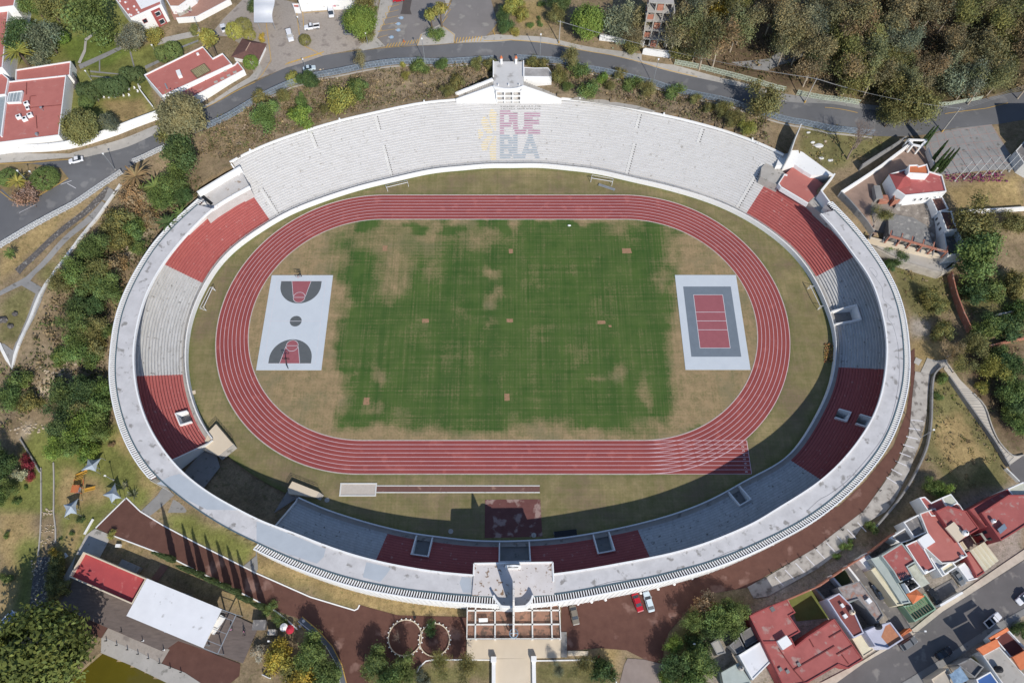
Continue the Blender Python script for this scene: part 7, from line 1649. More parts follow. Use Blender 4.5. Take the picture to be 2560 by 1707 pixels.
B('gate_booth', 'tiny booth with red roof beside the white office building', 2, [(330,35),(395,35),(400,75),(345,70)], 2.6, 16.5)
B('utility_hut', 'low white hut with brown roof beside the green railing', 3, [(1225,440),(1500,478),(1490,498),(1205,452)], 2.4, 15.8, roofm=M_GREYROOF)
# unfinished brick building
t = thing('brick_ruin', 'unfinished brick and concrete building with open floors among the trees', 'building', tuple(G(3, 1300, 420))); zb = 17.6; pA, pB = Z(3, 1185, 425, zb).to_2d(), Z(3, 1400, 437, zb).to_2d(); dd = (pB-pA).normalized(); dn = Vector((-dd.y, dd.x)); L_ = (pB-pA).length
for k in range(5):
    z = zb + 3.1*k; s0 = .55*k; mb = MB(); q = [pA+dn*s0, pB+dn*s0, pB+dn*(s0+7), pA+dn*(s0+7)]; mb.prism([tuple(p) for p in q], z+2.75, z+3.1, True); part(t, 'floor_slab', mb, M_CONC)
    mb = MB()
    for u in (.02, .33, .66, .97): c = pA+dd*L_*u+dn*(s0+.3); mb.box((*c, z+1.4), (.4, .4, 2.75))
    pieces(t, 'concrete_column', mb, M_CONC); mb = MB(); w0 = .05 if k % 2 else .38; c = pA+dd*L_*(w0+.14)+dn*(s0+.35); mb.box((*c, z+.9), (L_*.27, .2, 1.8 if k % 2 else 2.7), math.atan2(dd.y, dd.x)); c = pA+dd*L_*.5+dn*(s0+4); mb.box((*c, z+1.4), (L_, .2, 2.7), math.atan2(dd.y, dd.x)); part(t, 'brick_infill', mb, M_BRICK)
mb = MB(); c = pB+dn*4; mb.box((c.x+.2, c.y+1, zb+7), (.35, 10, 15)); part(t, 'side_wall', mb, M_CONC)
# east side houses
t = B('red_house', 'white house with bright red hipped and flat roofs at the east', 8, [(1115,30),(1280,-20),(1420,-15),(1600,40),(1640,190),(1262,228),(1180,172)], 4.8, 11.0, roofm=mat('red_roof_paint', lin(188,106,102), lin(166,90,88), .4, 8, .9, .25, speck=lin(206,150,140), speck_scale=.6, speck_th=.62))
mb = MB(); c = [Z(8, x, y, 15.9).to_2d() for x, y in ((1112,28),(1300,22),(1315,135),(1180,172))]; m_ = sum(c, Vector((0,0)))/4; cc = ccw(c); mb.add([(*p, 15.85) for p in cc]+[(*m_, 17.4)], [(0,1,4),(1,2,4),(2,3,4),(3,0,4)]); part(t, 'hip_roof', mb, mat('deep_red_roof', lin(172,88,84), lin(150,76,74), .5))
a_, b_ = RZ(8, [(1262,228),(1640,190)], 15.8)
for u in (.3, .45, .6, .78): face_panel(t, 'window', a_, b_, u, u+.06, 12.5, 13.8, M_GLASS, .1, M_WHITE)
t = B('red_house', 'upper storey with orange terrace behind the red hipped roof', 4, [(1295,1515),(1370,1512),(1385,1525),(1460,1505),(1480,1568),(1480,1600),(1290,1590)], 7.2, 11.0, roofm=M_ORANGE)
tank('small white round tank on the red flat roof at the east', 8, 1432, 55, 15.5, .5, .9, M_WHITE)
B('brick_shed', 'small bare brick extension beside the red hipped house', 8, [(1155,200),(1240,200),(1240,265),(1160,270)], 2.6, 10.8, roofm=M_GREYROOF, wallm=M_BRICK); B('brick_shed', 'low house with a dark maroon roof south of the red house', 8, [(1495,250),(1600,235),(1660,350),(1555,380)], 3.6, 9.5, roofm=M_TILEROOF)
for n_, x, y, w_, d_, h_, a_ in ((8,985,230,2.2,5.0,2.0,.3),(8,1040,280,3.0,2.4,1.6,.2),(8,1180,330,2.0,1.4,1.2,.5)): 
    c = G(n_, x, y); mb = MB(); mb.prism([(c.x-w_/2,c.y-d_/2),(c.x+w_/2,c.y-d_/2+a_),(c.x+w_/2,c.y+d_/2),(c.x-w_/2+a_,c.y+d_/2)], c.z-.5, c.z+h_); tag(obj('ruined_shed', mb, M_CONC2 if w_ < 3 else M_BRICK), {2.2:'long broken grey shed left of the red hipped house',3.0:'low brick shed in the rubble left of the red hipped house',2.0:'smallest grey shed in the rubble below the red house'}[w_], 'shed')
t = B('stepped_house', 'narrow white house with stepped wall and maroon roof beside the big green tree', 8, [(1575,365),(1690,370),(1715,470),(1750,540),(1640,545)], 4.2, 9.0, roofm=M_TILEROOF)
for u in (.25, .5, .75): a_, b_ = RZ(8, [(1575,365),(1640,545)], 13.2); face_panel(t, 'window', b_, a_, u, u+.1, 10, 11.4, M_GLASS, .1)
t = B('white_ruin', 'roofless white room at the corner of the retaining wall', 8, [(1610,560),(1740,530),(1840,752),(1650,780)], 3.4, 8.5, roofm=M_GREYROOF, wallm=M_WHITE2, par=2.4, pw=.35)
t = thing('ruin_terrace', 'unfinished grey slab with a row of bare brick frames above a cream wall', 'building', tuple(G(8, 1300, 560))); mb = MB(); mb.prism(RZ(8, [(1105,440),(1165,400),(1330,428),(1455,500),(1520,690),(1110,590)], 10.2), 6, 10.2); part(t, 'slab', mb, mat('gravelly_slab', lin(148,146,142), lin(122,120,118), .8, 8, .95, .2, speck=lin(172,168,160), speck_scale=.6, speck_th=.6))
mb = MB(); pA, pB = Z(8, 1120, 600, 12.8), Z(8, 1640, 745, 12.4); mb.beam(pA, pB, .5, .5); dl = pB-pA
for u in (0, .2, .38, .58, .76, 1): p = pA+dl*u; mb.box((p.x, p.y, 11), (.4, .4, 3.6)); q = p+Vector((.9, 2.0, 0)); mb.beam(p, q, .3, .35)
part(t, 'brick_frames', mb, M_BRICK)
mb = MB(); pts = [(8, 925,610), (8, 1200,680), (8, 1500,750), (8, 1620,790)]; wp = [Z(n, x, y, 9.6).to_2d() for n, x, y in pts]
for a_, b_ in zip(wp[:-1], wp[1:]): mb.beam((*a_, 7), (*b_, 7), .6, 5.4)
part(t, 'cream_wall', mb, M_CREAM); mb = MB()
for u in (0, .17, .33, .5, .67, .83): p = wp[0].lerp(wp[-1], u); mb.beam((p.x+1.0, p.y+1.1, 9.75), (p.x, p.y-.8, 9.75), .3, .35)
pieces(t, 'buttress', mb, M_CONC2)
mb = MB(); wp = [Z(8, x, y, 7.2).to_2d() for x, y in ((960,690),(1230,830),(1590,935),(1700,880),(1740,800))]
for a_, b_ in zip(wp[:-1], wp[1:]): mb.beam((*a_, 4.6), (*b_, 4.6), .7, 5.2)
tag(obj('retaining_wall', mb, mat('rough_pale_wall', lin(200,192,178), lin(166,158,146), .7, 8, .95, .2)), 'rough pale retaining wall below the unfinished slab', 'wall')
mb = MB(); mb.prism([p.to_2d() for p in (Z(8,925,615,7.2), Z(8,1200,690,7.2), Z(8,1620,795,7.2), Z(8,1735,805,7.2), Z(8,1590,928,7.2), Z(8,1230,823,7.2), Z(8,962,688,7.2))], 3, 7.2); o = obj('walled_terrace', mb, M_CONC); o['kind'] = 'structure'
t = thing('gateway', 'white square gate frame at the corner of the tiled forecourt', 'gate', tuple(G(4, 1340, 1310))); mb = MB(); q = [Z(4, x, y, 15.6) for x, y in ((1285,1285),(1455,1290),(1400,1345),(1330,1330))]
for a_, b_ in zip(q, q[1:]+q[:1]): mb.beam(a_, b_, .5, .5)
part(t, 'beam', mb, M_WHITE); mb = MB()
for p in q: mb.box((p.x, p.y, 13.8), (.45, .45, 3.4))
pieces(t, 'post', mb, M_WHITE)
B('east_building', 'dark flat roofed building cut by the right edge above the flagpoles', 4, [(2275,1385),(2350,1300),(2500,1240),(2500,1568),(2350,1500)], 3.6, 13.5, roofm=M_GREYROOF, wallm=M_WHITE2)
q = [G(4, 2425, 1350).to_2d(), G(4, 2480, 1700).to_2d()]; building('apartment_block', 'tall block standing just past the right edge above the forecourt', [q[0], q[1], q[1]+Vector((18,0)), q[0]+Vector((18,0))], 12.5, 30, M_GREYROOF, M_WHITE2)
# south west pavilion
t = B('pavilion', 'pavilion with a bright red flat roof behind a white kerb', 13, [(765,362),(1345,608),(1212,845),(632,592)], 4.6, .2, roofm=mat('bright_red_roof', lin(184,82,82), lin(168,74,76), .4, speck=lin(192,110,106), speck_scale=.5), wallm=M_CREAM, par=1.1, pw=.3)
q = RZ(13, [(1348,606),(2035,888),(1865,1245),(1160,950)], 5.0); t = thing('canopy_roof', 'large white flat sheet roof beside the red roofed pavilion', 'canopy', (q[0].x, q[0].y, .3)); mb = MB(); mb.prism(q, 4.75, 5.0, True); part(t, 'roof_sheet', mb, M_WHITEROOF); mb = MB()
for p in inset([tuple(a) for a in q], .6): mb.box((*p, 2.5), (.3, .3, 4.5))
for a_, b_ in ((0,1),(2,3)): p = q[a_].lerp(q[b_], .5); mb.box((*p, 2.5), (.3, .3, 4.5))
pieces(t, 'post', mb, M_STEEL); mb = MB(); mb.prism(inset([tuple(a) for a in q], 1.5), .2, 4.4); part(t, 'inner_room', mb, M_CREAM)
t = thing('pergola_frame', 'bare white steel pergola frame at the end of the white sheet roof', 'pergola', tuple(G(13, 2000, 1100))); mb = MB(); q2 = [Z(13, x, y, 4.6) for x, y in ((2035,892),(2168,940),(1998,1298),(1865,1245))]
for a_, b_ in ((0,1),(1,2),(2,3)): mb.beam(q2[a_], q2[b_], .18, .2)
for u in (.16, .5, .8): mb.beam(q2[0].lerp(q2[3], u), q2[1].lerp(q2[2], u), .12, .14)
part(t, 'beam', mb, M_STEEL); mb = MB()
for p in q2[1:3]: mb.box((p.x, p.y, 2.4), (.2, .2, 4.4))
pieces(t, 'post', mb, M_STEEL)
mb = MB(); mb.prism([p.to_2d() for p in (G(13,540,865), G(13,1500,1278), G(13,1640,1180), G(13,1860,1255), G(13,2232,1385), G(13,2375,1050), G(13,2010,880), G(13,700,600))], -.3, .42)
o = obj('wooden_deck', mb, mat('grey_brown_decking', lin(122,110,104), lin(98,88,84), .9, 8, .9, .25, scale3=(.5, 2.2, 1))); o['kind'] = 'structure'
sheet('paved_terrace', [p.to_2d() for p in GP((13,[(1000,1055),(1560,1260),(1485,1385),(935,1160)]))], M_PAVE, .2); sheet('gravel_yard', [p.to_2d() for p in GP((13,[(1565,1205),(1650,1165),(1995,1310),(2210,1390),(2200,1500),(2080,1600),(1850,1568),(1490,1385)]))], M_GRAVEL, .16); sheet('gravel_yard', [p.to_2d() for p in GP((13,[(490,890),(620,880),(1000,1050),(930,1155),(480,980)]))], M_GRAVEL, .16)
sheet('paved_terrace', [p.to_2d() for p in GP((13,[(870,150),(1010,205),(1000,265),(920,415),(700,390),(640,640),(630,700),(560,640),(680,430),(790,215)]))], M_CONC, .16); sheet('paved_terrace', [p.to_2d() for p in GP((13,[(1485,480),(1550,500),(1450,640),(1390,610)]))], mat('brick_path', lin(150,110,96), lin(130,96,84), 1.5), .15)
mb = MB(); mb.prism([p.to_2d() for p in (Z(13,1120,430,1.6), Z(13,1290,505,1.6), Z(13,1240,570,1.6), Z(13,1080,490,1.6))], -.2, 1.6); tag(obj('machine_bench', mb, M_CONC2), 'grey service enclosure in the shade north of the red pavilion', 'machine'); loose('roof_unit', 'small white cabinet on the lawn by the brown path', 'cabinet', 13, 1080, 305, .1, (1.2,.8,.9), M_WHITE); loose('concrete_lid', 'small square white slab on the western lawn', 'slab', 13, 605, 392, .02, (1.3,1.3,.15), M_WHITE, .7)
loose('buffet_counter', 'white counter standing inside the pergola frame', 'counter', 13, 1990, 1030, .3, (1.3,4.6,1.0), M_WHITE, -.5)
# shade sails and play frame
for i, (cx, cy, pts) in enumerate(((845,1130,[(745,1180),(805,1075),(930,1065),(880,1190)]),(1035,1390,[(945,1405),(1055,1300),(1112,1435),(1025,1478)]),(650,1510,[(583,1495),(715,1440),(705,1580),(590,1610)]))):
    t = thing('shade_sail', ('grey pointed shade sail over the slides', 'grey pointed shade sail nearest the ring', 'lowest grey pointed shade sail near the white wall')[i], 'shade sail', tuple(G(9, cx, cy))); c = Z(9, cx, cy, 4.4); q = [Z(9, x, y, 2.8) for x, y in pts]; mb = MB()
    for k in range(4):
        a_, b_ = q[k], q[(k+1) % 4]; m_ = (a_+b_)/2*.72 + c*.28; m_.z = 3.1; mb.add([c, a_, m_, b_], [(0,1,2),(0,2,3)])
    part(t, 'fabric', mb, mat('grey_sail_cloth', lin(172,182,192), lin(158,168,178), .6)); mb = MB(); mb.tube([(c.x, c.y, 0), (c.x, c.y, 4.4)], .1, 8)
    for p in q: mb.tube([(p.x, p.y, 0), p], .06, 6)
    pieces(t, 'post', mb, M_STEEL)
M_YPL = mat('yellow_plastic', lin(206,160,70), lin(190,146,60), .8); M_ORP = mat('orange_plastic', lin(196,116,72))
for i, (x0, y0, x1, y1, l) in enumerate(((690,1238,800,1188,'upper yellow slide under the shade sail'),(775,1365,875,1340,'lower yellow slide beside the play tower'))):
    t = thing('slide', l, 'slide', tuple(G(9, x0, y0))); a_, b_ = Z(9, x0, y0, .3 if i == 0 else 1.6), Z(9, x1, y1, 1.7 if i == 0 else .3); mb = MB(); mb.beam(a_, b_, .8, .1); part(t, 'chute', mb, M_YPL); mb = MB()
    for s in (-.42, .42): d_ = Vector((0, s, .15)); mb.beam(a_+d_, b_+d_, .08, .3)
    part(t, 'side_rail', mb, M_YPL)
c = G(9, 735, 1370); t = thing('play_tower', 'small orange and grey play tower between the slides', 'play tower', tuple(c)); mb = MB(); mb.box((c.x, c.y, 1.5), (1.5,1.5,.12)); part(t, 'platform', mb, M_STEEL); mb = MB(); mb.prism([(c.x-1,c.y-1),(c.x+1,c.y-1),(c.x+1,c.y+1),(c.x-1,c.y+1)], 2.9, 3.0, True); part(t, 'roof', mb, M_ORP); mb = MB()
for sx_ in (-.7,.7):
    for sy_ in (-.7,.7): mb.box((c.x+sx_, c.y+sy_, 1.5), (.12,.12,3))
pieces(t, 'post', mb, M_ORP)
c = G(9, 730, 1300); t = thing('climbing_frame', 'yellow climbing frame between the two slides', 'climbing frame', tuple(c)); mb = MB()
for k in range(5): mb.beam((c.x-1.6+.2*k, c.y-.8+.4*k, .9+.2*k), (c.x+.9+.1*k, c.y+.2+.4*k, .9+.2*k), .12, .12)
part(t, 'bars', mb, M_YPL); mb = MB()
for s in (-1.5, 1): mb.beam((c.x+s, c.y-.8, 0), (c.x+s+.6, c.y+.8, 1.9), .12, .12)
part(t, 'side_frames', mb, M_ORP)
# circular seats in the plaza
for i, (cx, cy, rx) in enumerate(((1370,1150,152),(1640,1170,138))):
    c = G(14, cx, cy); r = rx/3.672*mpp(*rp(14, cx, cy), 0); t = thing('circular_bench', ('larger scalloped white ring bench on the brown plaza', 'smaller scalloped white ring bench nearest the entrance')[i], 'bench', tuple(c)); mb = MB(); pts = [(c.x+r*math.cos(q), c.y+r*math.sin(q)) for q in np.linspace(0, 2*PI, 61)]
    for a_, b_ in zip(pts[:-1], pts[1:]): mb.beam((*a_, .3), (*b_, .3), .24, .4)
    part(t, 'seat', mb, M_CREAM); mb = MB()
    for q in np.linspace(0, 2*PI, 25)[:-1]:
        if i == 1 and -2.3 < ((q+PI) % (2*PI))-PI < -1.2: continue
        mb.box((c.x+(r+.22)*math.cos(q), c.y+(r+.22)*math.sin(q), .3), (.34,.26,.4), q)
    pieces(t, 'scallop', mb, M_WHITE)
c = G(14, 55, 1040); mb = MB(); mb.prism([(c.x-1.6,c.y-1.2),(c.x+1.6,c.y-1.2),(c.x+1.6,c.y+1.2),(c.x-1.6,c.y+1.2)], 2.3, 2.45, True); mb.box((c.x, c.y, 1.2), (2.6,2.0,2.3)); tag(obj('kiosk', mb, M_GREYROOF), 'small grey roofed kiosk in the shade left of the cycle lane', 'kiosk')
c = G(14, 165, 1105); mb = MB(); mb.box((c.x, c.y, 1.1), (1.8,1.3,2.2)); tag(obj('kiosk', mb, M_CONC), 'grey booth beside the small white lamp post', 'kiosk'); c = G(14, 330, 1080); mb = MB(); mb.tube([(c.x,c.y,0),(c.x,c.y,2.2)], .05, 6); mb.cyl((c.x, c.y, 1.9), 1.1, .6, 10, .1); tag(obj('parasol', mb, mat('red_cloth', lin(190,50,70))), 'red parasol beside the white kerb at the plaza corner', 'parasol')
c = G(14, 275, 1060); mb = MB(); mb.tube([(c.x,c.y,0),(c.x,c.y,2.2)], .05, 6); mb.cyl((c.x, c.y, 1.9), 1.0, .5, 10, .1); tag(obj('parasol', mb, M_WHITE), 'pale parasol beside the red one', 'parasol')
for x, y, l in ((100,1505,'white sign board standing in the bottom garden'),(310,1560,'small white board at the bottom edge of the garden')): c = G(14, x, y); mb = MB(); mb.box((c.x, c.y, .7), (2.0,.15,1.2), -.4); mb.box((c.x, c.y, .1), (2.2,.3,.2), -.4); tag(obj('sign_board', mb, M_WHITE), l, 'sign')
# terraced houses in the south east: (label, region, polygon, height, roof, wall, parapet)
HS = [('large red roofed house with a courtyard and white roof box, left part',16,[(-170,950),(0,870),(175,800),(255,920),(200,950),(298,1095),(195,1152),(92,1192),(-50,1195)],5.6,M_REDROOF2,M_REDWALL,.25),
('large red roofed house facing the street, wide lower part',16,[(92,1192),(215,1150),(250,1230),(360,1140),(610,975),(875,1350),(740,1435),(650,1400),(360,1568),(150,1610),(-50,1195)],5.5,M_REDROOF2,M_REDWALL,.25),
('house with a plain white flat roof beside the dark trees',15,[(2080,1310),(2300,1175),(2420,1330),(2210,1540)],4.0,M_WHITEROOF,M_WHITE,.2),
('grey concrete roofed annex left of the white flat roof',15,[(1825,1200),(1895,1158),(1965,1290),(1885,1312)],3.4,M_CONC,M_CONC2,.2),('grey annex with a dark roof north of the white flat roof',15,[(1995,1222),(2085,1142),(2145,1258),(2065,1300)],3.2,M_GREYROOF,M_CONC2,.3),
('dark roofed annex touching the large red roof',15,[(2092,1112),(2195,1050),(2290,1155),(2150,1240)],2.8,M_GREYROOF,M_CONC2,.3),('low shed with a pale green roof below the white flat roof',15,[(1920,1470),(2080,1380),(2200,1568),(1950,1620)],2.6,M_GREENW,M_GREENW,.15),
('narrow house with a dull red roof and two white boxes',16,[(545,800),(655,740),(765,850),(882,1108),(788,1155),(660,980)],6.0,mat('dull_red_roof', lin(150,88,82), lin(128,76,72), .4),M_LILAC,.3),
('house with a rough grey worn roof between red roof and yard',16,[(640,690),(845,628),(1000,830),(1065,945),(1005,1018),(905,880),(830,800),(720,832)],5.6,mat('rough_worn_roof', lin(176,164,158), lin(130,120,116), .9, 9, .95, .15, speck=lin(170,128,112), speck_scale=.9, speck_th=.58),M_CONC2,.35),
('cream roofed garage beside the large red house',16,[(768,1152),(878,1112),(978,1266),(876,1330)],3.2,M_CREAMROOF,M_CREAM,.2),('lilac white house with an orange tiled terrace on the street',16,[(892,1090),(1000,1042),(1125,1006),(1245,1165),(1105,1255),(985,1230)],6.4,M_LILAC,M_LILAC,.6),
('white roofed garden room at the end of the dark yard',16,[(825,425),(908,370),(985,450),(935,548)],3.0,M_WHITEROOF,M_WHITE,.2),('long pale green house beside the dark yard',16,[(942,425),(1040,400),(1312,830),(1232,842),(1085,620)],5.4,M_GREENW,M_GREENW,.3),('narrow cream strip roof along the dark yard',16,[(945,530),(988,500),(1245,850),(1185,855)],4.6,M_CREAMROOF,M_CREAMROOF,.3),
('red roofed house with black solar panels beside the green house',16,[(1040,398),(1230,280),(1362,452),(1282,500),(1335,592),(1212,645),(1150,540)],6.8,M_REDROOF2,M_GREENW,.4),('red roofed house between the skylight strip and the solar panels',16,[(1262,302),(1370,252),(1425,312),(1542,520),(1442,570),(1360,455)],6.3,M_REDROOF2,M_WHITE,.35),
('house with a dark grey roof inside a white parapet',16,[(1245,92),(1385,18),(1492,170),(1345,235)],5.8,M_GREYROOF,M_WHITE,.7),('lower dark grey roof beside the back lane',16,[(1118,235),(1262,142),(1345,245),(1222,285)],4.6,M_GREYROOF,M_WHITE,.5),
('long red roofed house with a white roof hatch',16,[(1392,12),(1535,-40),(1835,400),(1722,462),(1600,472),(1425,310),(1480,232)],6.2,M_REDROOF,M_WHITE2,.35),('red roofed house with a cream hatch and white tank',16,[(1540,-12),(1650,-60),(1822,-12),(1942,152),(1742,272)],7.4,M_REDROOF2,M_REDWALL,.3),
('tall red house with a windowed red side wall at the right edge',16,[(1960,5),(2210,-160),(2460,-160),(2460,60),(2275,180),(2140,262)],9.5,M_REDROOF2,M_REDWALL,.3),('low red roofed porch beside the ribbed canopy',16,[(1810,385),(1855,352),(1992,552),(1920,600)],4.0,M_REDROOF,M_REDWALL,.25),
('white house with a slatted roof light on the street',16,[(1585,512),(1690,445),(1738,502),(1625,575)],5.6,M_CREAMROOF,M_WHITE,.5),('pale blue white house front between red roofs',16,[(1490,420),(1540,395),(1660,560),(1600,590)],4.6,M_LILAC,M_WHITE,.2),('white carport roof over the cobbled parking space',16,[(1745,500),(1802,460),(1928,610),(1842,632)],2.9,M_WHITEROOF,M_WHITE,.15),
('white walled box of four black water tanks',16,[(1252,650),(1332,598),(1402,680),(1302,738)],7.2,M_GREYROOF,M_WHITE,.9),('small orange tiled porch over a street gate',16,[(1215,1130),(1300,1060),(1325,1085),(1232,1140)],3.0,M_ORANGE,M_ORANGE,.1),('green plastered yard house under a slatted pergola',16,[(1240,860),(1330,845),(1440,742),(1545,890),(1350,1005)],3.2,mat('green_floor', lin(130,160,126), lin(104,134,104), .7, 8, .9, .2),mat('green_plaster', lin(152,184,158), lin(132,164,140), .6),1.2),
('house with a grey worn roof at the bottom right corner',16,[(1970,1312),(2122,1230),(2400,1540),(2400,1640),(2200,1640)],5.5,M_CONC,M_WHITE2,.3),('house with a sunken maroon roof framed by orange tiles',16,[(2085,1160),(2192,1062),(2420,1300),(2232,1335)],5.2,mat('maroon_roof', lin(112,66,62), lin(96,56,54), .5),M_WHITE,.8),('small house with a bright blue roof at the bottom edge',16,[(1912,1532),(2042,1460),(2150,1610),(1950,1640)],4.6,mat('blue_roof', lin(74,110,170), lin(64,96,150), .6),M_WHITE,.2),
('beige house with roof terrace at the bottom edge',16,[(1500,1532),(1655,1428),(1760,1640),(1560,1640)],4.6,mat('beige_roof', lin(196,186,172), lin(176,166,152), .5),M_CREAM,.4),('brown walled house beside the yellow plant',16,[(1740,1395),(1862,1335),(1985,1420),(1900,1520)],5.0,M_GREYROOF,M_CONC2,.6),('long red roofed house beside the shaded dry slope',12,[(1848,1540),(2200,1352),(2240,1420),(2360,1590),(2000,1700)],8.2,M_REDROOF2,M_REDWALL,.3),('pale corrugated roof at the corner of the grey street',12,[(2202,1350),(2345,1285),(2450,1420),(2360,1560)],8.4,M_CORR,M_WHITE,.15),('red roofed house with a small white roof terrace by the narrow yard',12,[(1388,1430),(1440,1420),(1500,1475),(1595,1430),(1760,1488),(1830,1600),(1500,1600)],6.0,M_REDROOF2,M_WHITE,.3),('pale ribbed roof at the end of the narrow yard',12,[(1592,1430),(1680,1395),(1748,1480),(1650,1530)],6.2,M_CORR,M_WHITE,.15)]
HT = {}
for l, n, pts, h, rm_, wm_, pr in HS: HT[l[:24]] = B('terraced_house', l, n, pts, h, 0.0, roofm=rm_, wallm=wm_, par=pr, cat='house')
def hroof(k): return next(v for q, v in HT.items() if q.startswith(k))
def ribbed(label, n, pts, z, m, ribs):
    q = [Z(n, x, y, z) for x, y in pts]; t = thing('ribbed_canopy', label, 'canopy', (q[0].x, q[0].y, 0)); mb = MB()
    for i in range(ribs):
        a0, a1 = q[0].lerp(q[1], i/ribs), q[0].lerp(q[1], (i+1)/ribs); b0, b1 = q[3].lerp(q[2], i/ribs), q[3].lerp(q[2], (i+1)/ribs); vs_ = []
        for k in range(7): s = k/6; hgt = Vector((0,0,.45*math.sin(PI*s))); vs_ += [a0.lerp(a1, s)+hgt, b0.lerp(b1, s)+hgt]
        mb.add(vs_, [(2*k, 2*k+2, 2*k+3, 2*k+1) for k in range(6)])
    part(t, 'vaults', mb, m); mb = MB()
    for p in q: mb.box((p.x, p.y, z/2), (.18, .18, z))
    pieces(t, 'post', mb, M_STEEL)
ribbed('cream vaulted canopy with four ribs over a yard', 16, [(1850,352),(1985,268),(2118,440),(1988,540)], 4.2, M_CREAMROOF, 4); ribbed('silvery corrugated canopy strip between two red roofs', 16, [(1288,512),(1350,475),(1482,650),(1402,692)], 5.0, M_CORR, 1); ribbed('cream corrugated canopy beside the open yard', 16, [(1745,285),(1785,265),(1830,330),(1790,360)], 4.0, M_CREAMROOF, 2); ribbed('pale striped blue sheet roof at the bottom edge', 16, [(1662,1488),(1762,1410),(1842,1530),(1720,1600)], 5.2, mat('pale_blue_sheet', lin(170,196,216), lin(110,132,156), 1.0), 2); ribbed('pale ribbed sheet roof beside the tall red wall', 16, [(1945,195),(1985,165),(2045,240),(1995,265)], 4.5, M_CORR, 2); ribbed('pale glass canopy behind the worn grey roof', 16, [(665,735),(720,690),(825,800),(740,835)], 4.6, mat('pale_green_glass', lin(160,176,172), lin(140,156,152), .8, rough=.3), 2)
for lab, pts in (('lower orange tile edge of the sunken maroon roof', [(2022,1152),(2185,1058),(2215,1085),(2050,1180)]), ('left orange tile slope beside the grey worn roof', [(1912,1252),(2090,1160),(2132,1228),(1978,1312)]), ('right orange tile slope at the right edge', [(2232,1330),(2400,1240),(2430,1400),(2320,1450)])):
    q = [Z(16, x, y, 6.0) for x, y in pts]; mb = MB(); lo = [p-Vector((0,0,.25)) for p in q]; q[0].z += .5; q[1].z += .5; mb.add(lo+q, [(3,2,1,0),(4,5,6,7),(0,1,5,4),(1,2,6,5),(2,3,7,6),(3,0,4,7)]); part(hroof('house with a sunken'), 'tile_slope', mb, M_ORANGE, lab)
q = [Z(16, x, y, 4.6) for x, y in ((1268,752),(1358,700),(1438,770),(1330,842))]; mb = MB(); m_ = sum(q, Vector())/4+Vector((0,0,1.2)); mb.add(q+[m_], [(0,1,4),(1,2,4),(2,3,4),(3,0,4),(3,2,1,0)]); part(hroof('green plastered'), 'orange_hip_roof', mb, M_ORANGE); mb = MB()
q = [Z(16, x, y, 3.5) for x, y in ((1260,880),(1420,800),(1500,890),(1350,985))]
for i in range(8): mb.beam(q[0].lerp(q[1], i/7), q[3].lerp(q[2], i/7), .12, .12)
part(hroof('green plastered'), 'pergola_slats', mb, mat('weathered_timber', lin(150,140,118)))
mb = MB(); mb.flat(RZ(16, [(1042,1142),(1082,1042),(1128,1018),(1228,1160),(1115,1228)], 6.0), 5.82); part(hroof('lilac white'), 'orange_tile_terrace', mb, mat('orange_floor_tile', lin(200,140,106), lin(176,120,92), 1.6))
zr_ = hroof('tall red house')['_zr']; a_, b_ = RZ(16, [(1960,5),(2140,262)], 9.5)
for u in (.1, .35, .55, .8): face_panel(hroof('tall red house'), 'window', a_, b_, u, u+.1, 5.2, 6.8, M_GLASS, .1); face_panel(hroof('tall red house'), 'window', a_, b_, u, u+.1, 1.8, 3.4, M_GLASS, .1)
tank('white water tank beside the cream hatch', 16, 1828, 185, 7.1, .75, 1.7, M_WHITE); tank('small white tank on the long red roof near the street', 16, 1790, 402, 5.9, .45, .9, M_WHITE); tank('white tank on the red roof of the middle house', 16, 1460, 535, 6.0, .4, .9, M_WHITE); tank('cream tank on the dull red roof', 16, 785, 915, 5.8, .6, 1.3, M_CREAM); tank('black tank on the lilac white house', 16, 1030, 1045, 6.0, .75, 1.6, M_BLACK); tank('black tank on the worn grey roof at the bottom right', 16, 2140, 1440, 5.3, .8, 1.6, M_BLACK); tank('white tank on the tall red house', 16, 2085, 75, 9.3, .5, 1.1, M_WHITE); tank('black tank below the green tin roof', 15, 2110, 1430, 2.7, .6, 1.3, M_CONC)
for i, (x, y) in enumerate(((1285,650),(1318,630),(1325,680),(1358,665))): tank('black water tank inside the white walled box', 16, x, y, 6.4, .55, 1.2, M_BLACK)['group'] = 'black tanks in the white box'
loose('roof_box', 'cream roof hatch on the red house with the white tank', 'roof box', 16, 1725, 180, 7.1, (3.0,4.2,.5), M_CREAM, .55); loose('roof_box', 'white roof hatch with machine on the long red roof', 'roof box', 16, 1455, 262, 5.9, (3.6,2.6,1.0), M_WHITE, .5); loose('roof_box', 'white box with tank on the large red house', 'roof box', 16, 155, 1195, 5.3, (2.8,2.2,1.3), M_WHITE, .5)
loose('roof_box', 'upper white box on the dull red roof', 'roof box', 16, 686, 855, 5.8, (.7,.9,.6), M_WHITE, .5); loose('roof_box', 'lower white box on the dull red roof', 'roof box', 16, 712, 952, 5.8, (.9,.9,.6), M_WHITE, .5); loose('roof_box', 'white box on the worn grey roof', 'roof box', 16, 930, 812, 5.3, (1.1,1.1,.8), M_WHITE, .6)
loose('roof_box', 'upper small dark vent on the large red roof', 'roof box', 16, 42, 888, 5.4, (1.0,1.1,.3), M_GREYROOF, .5)
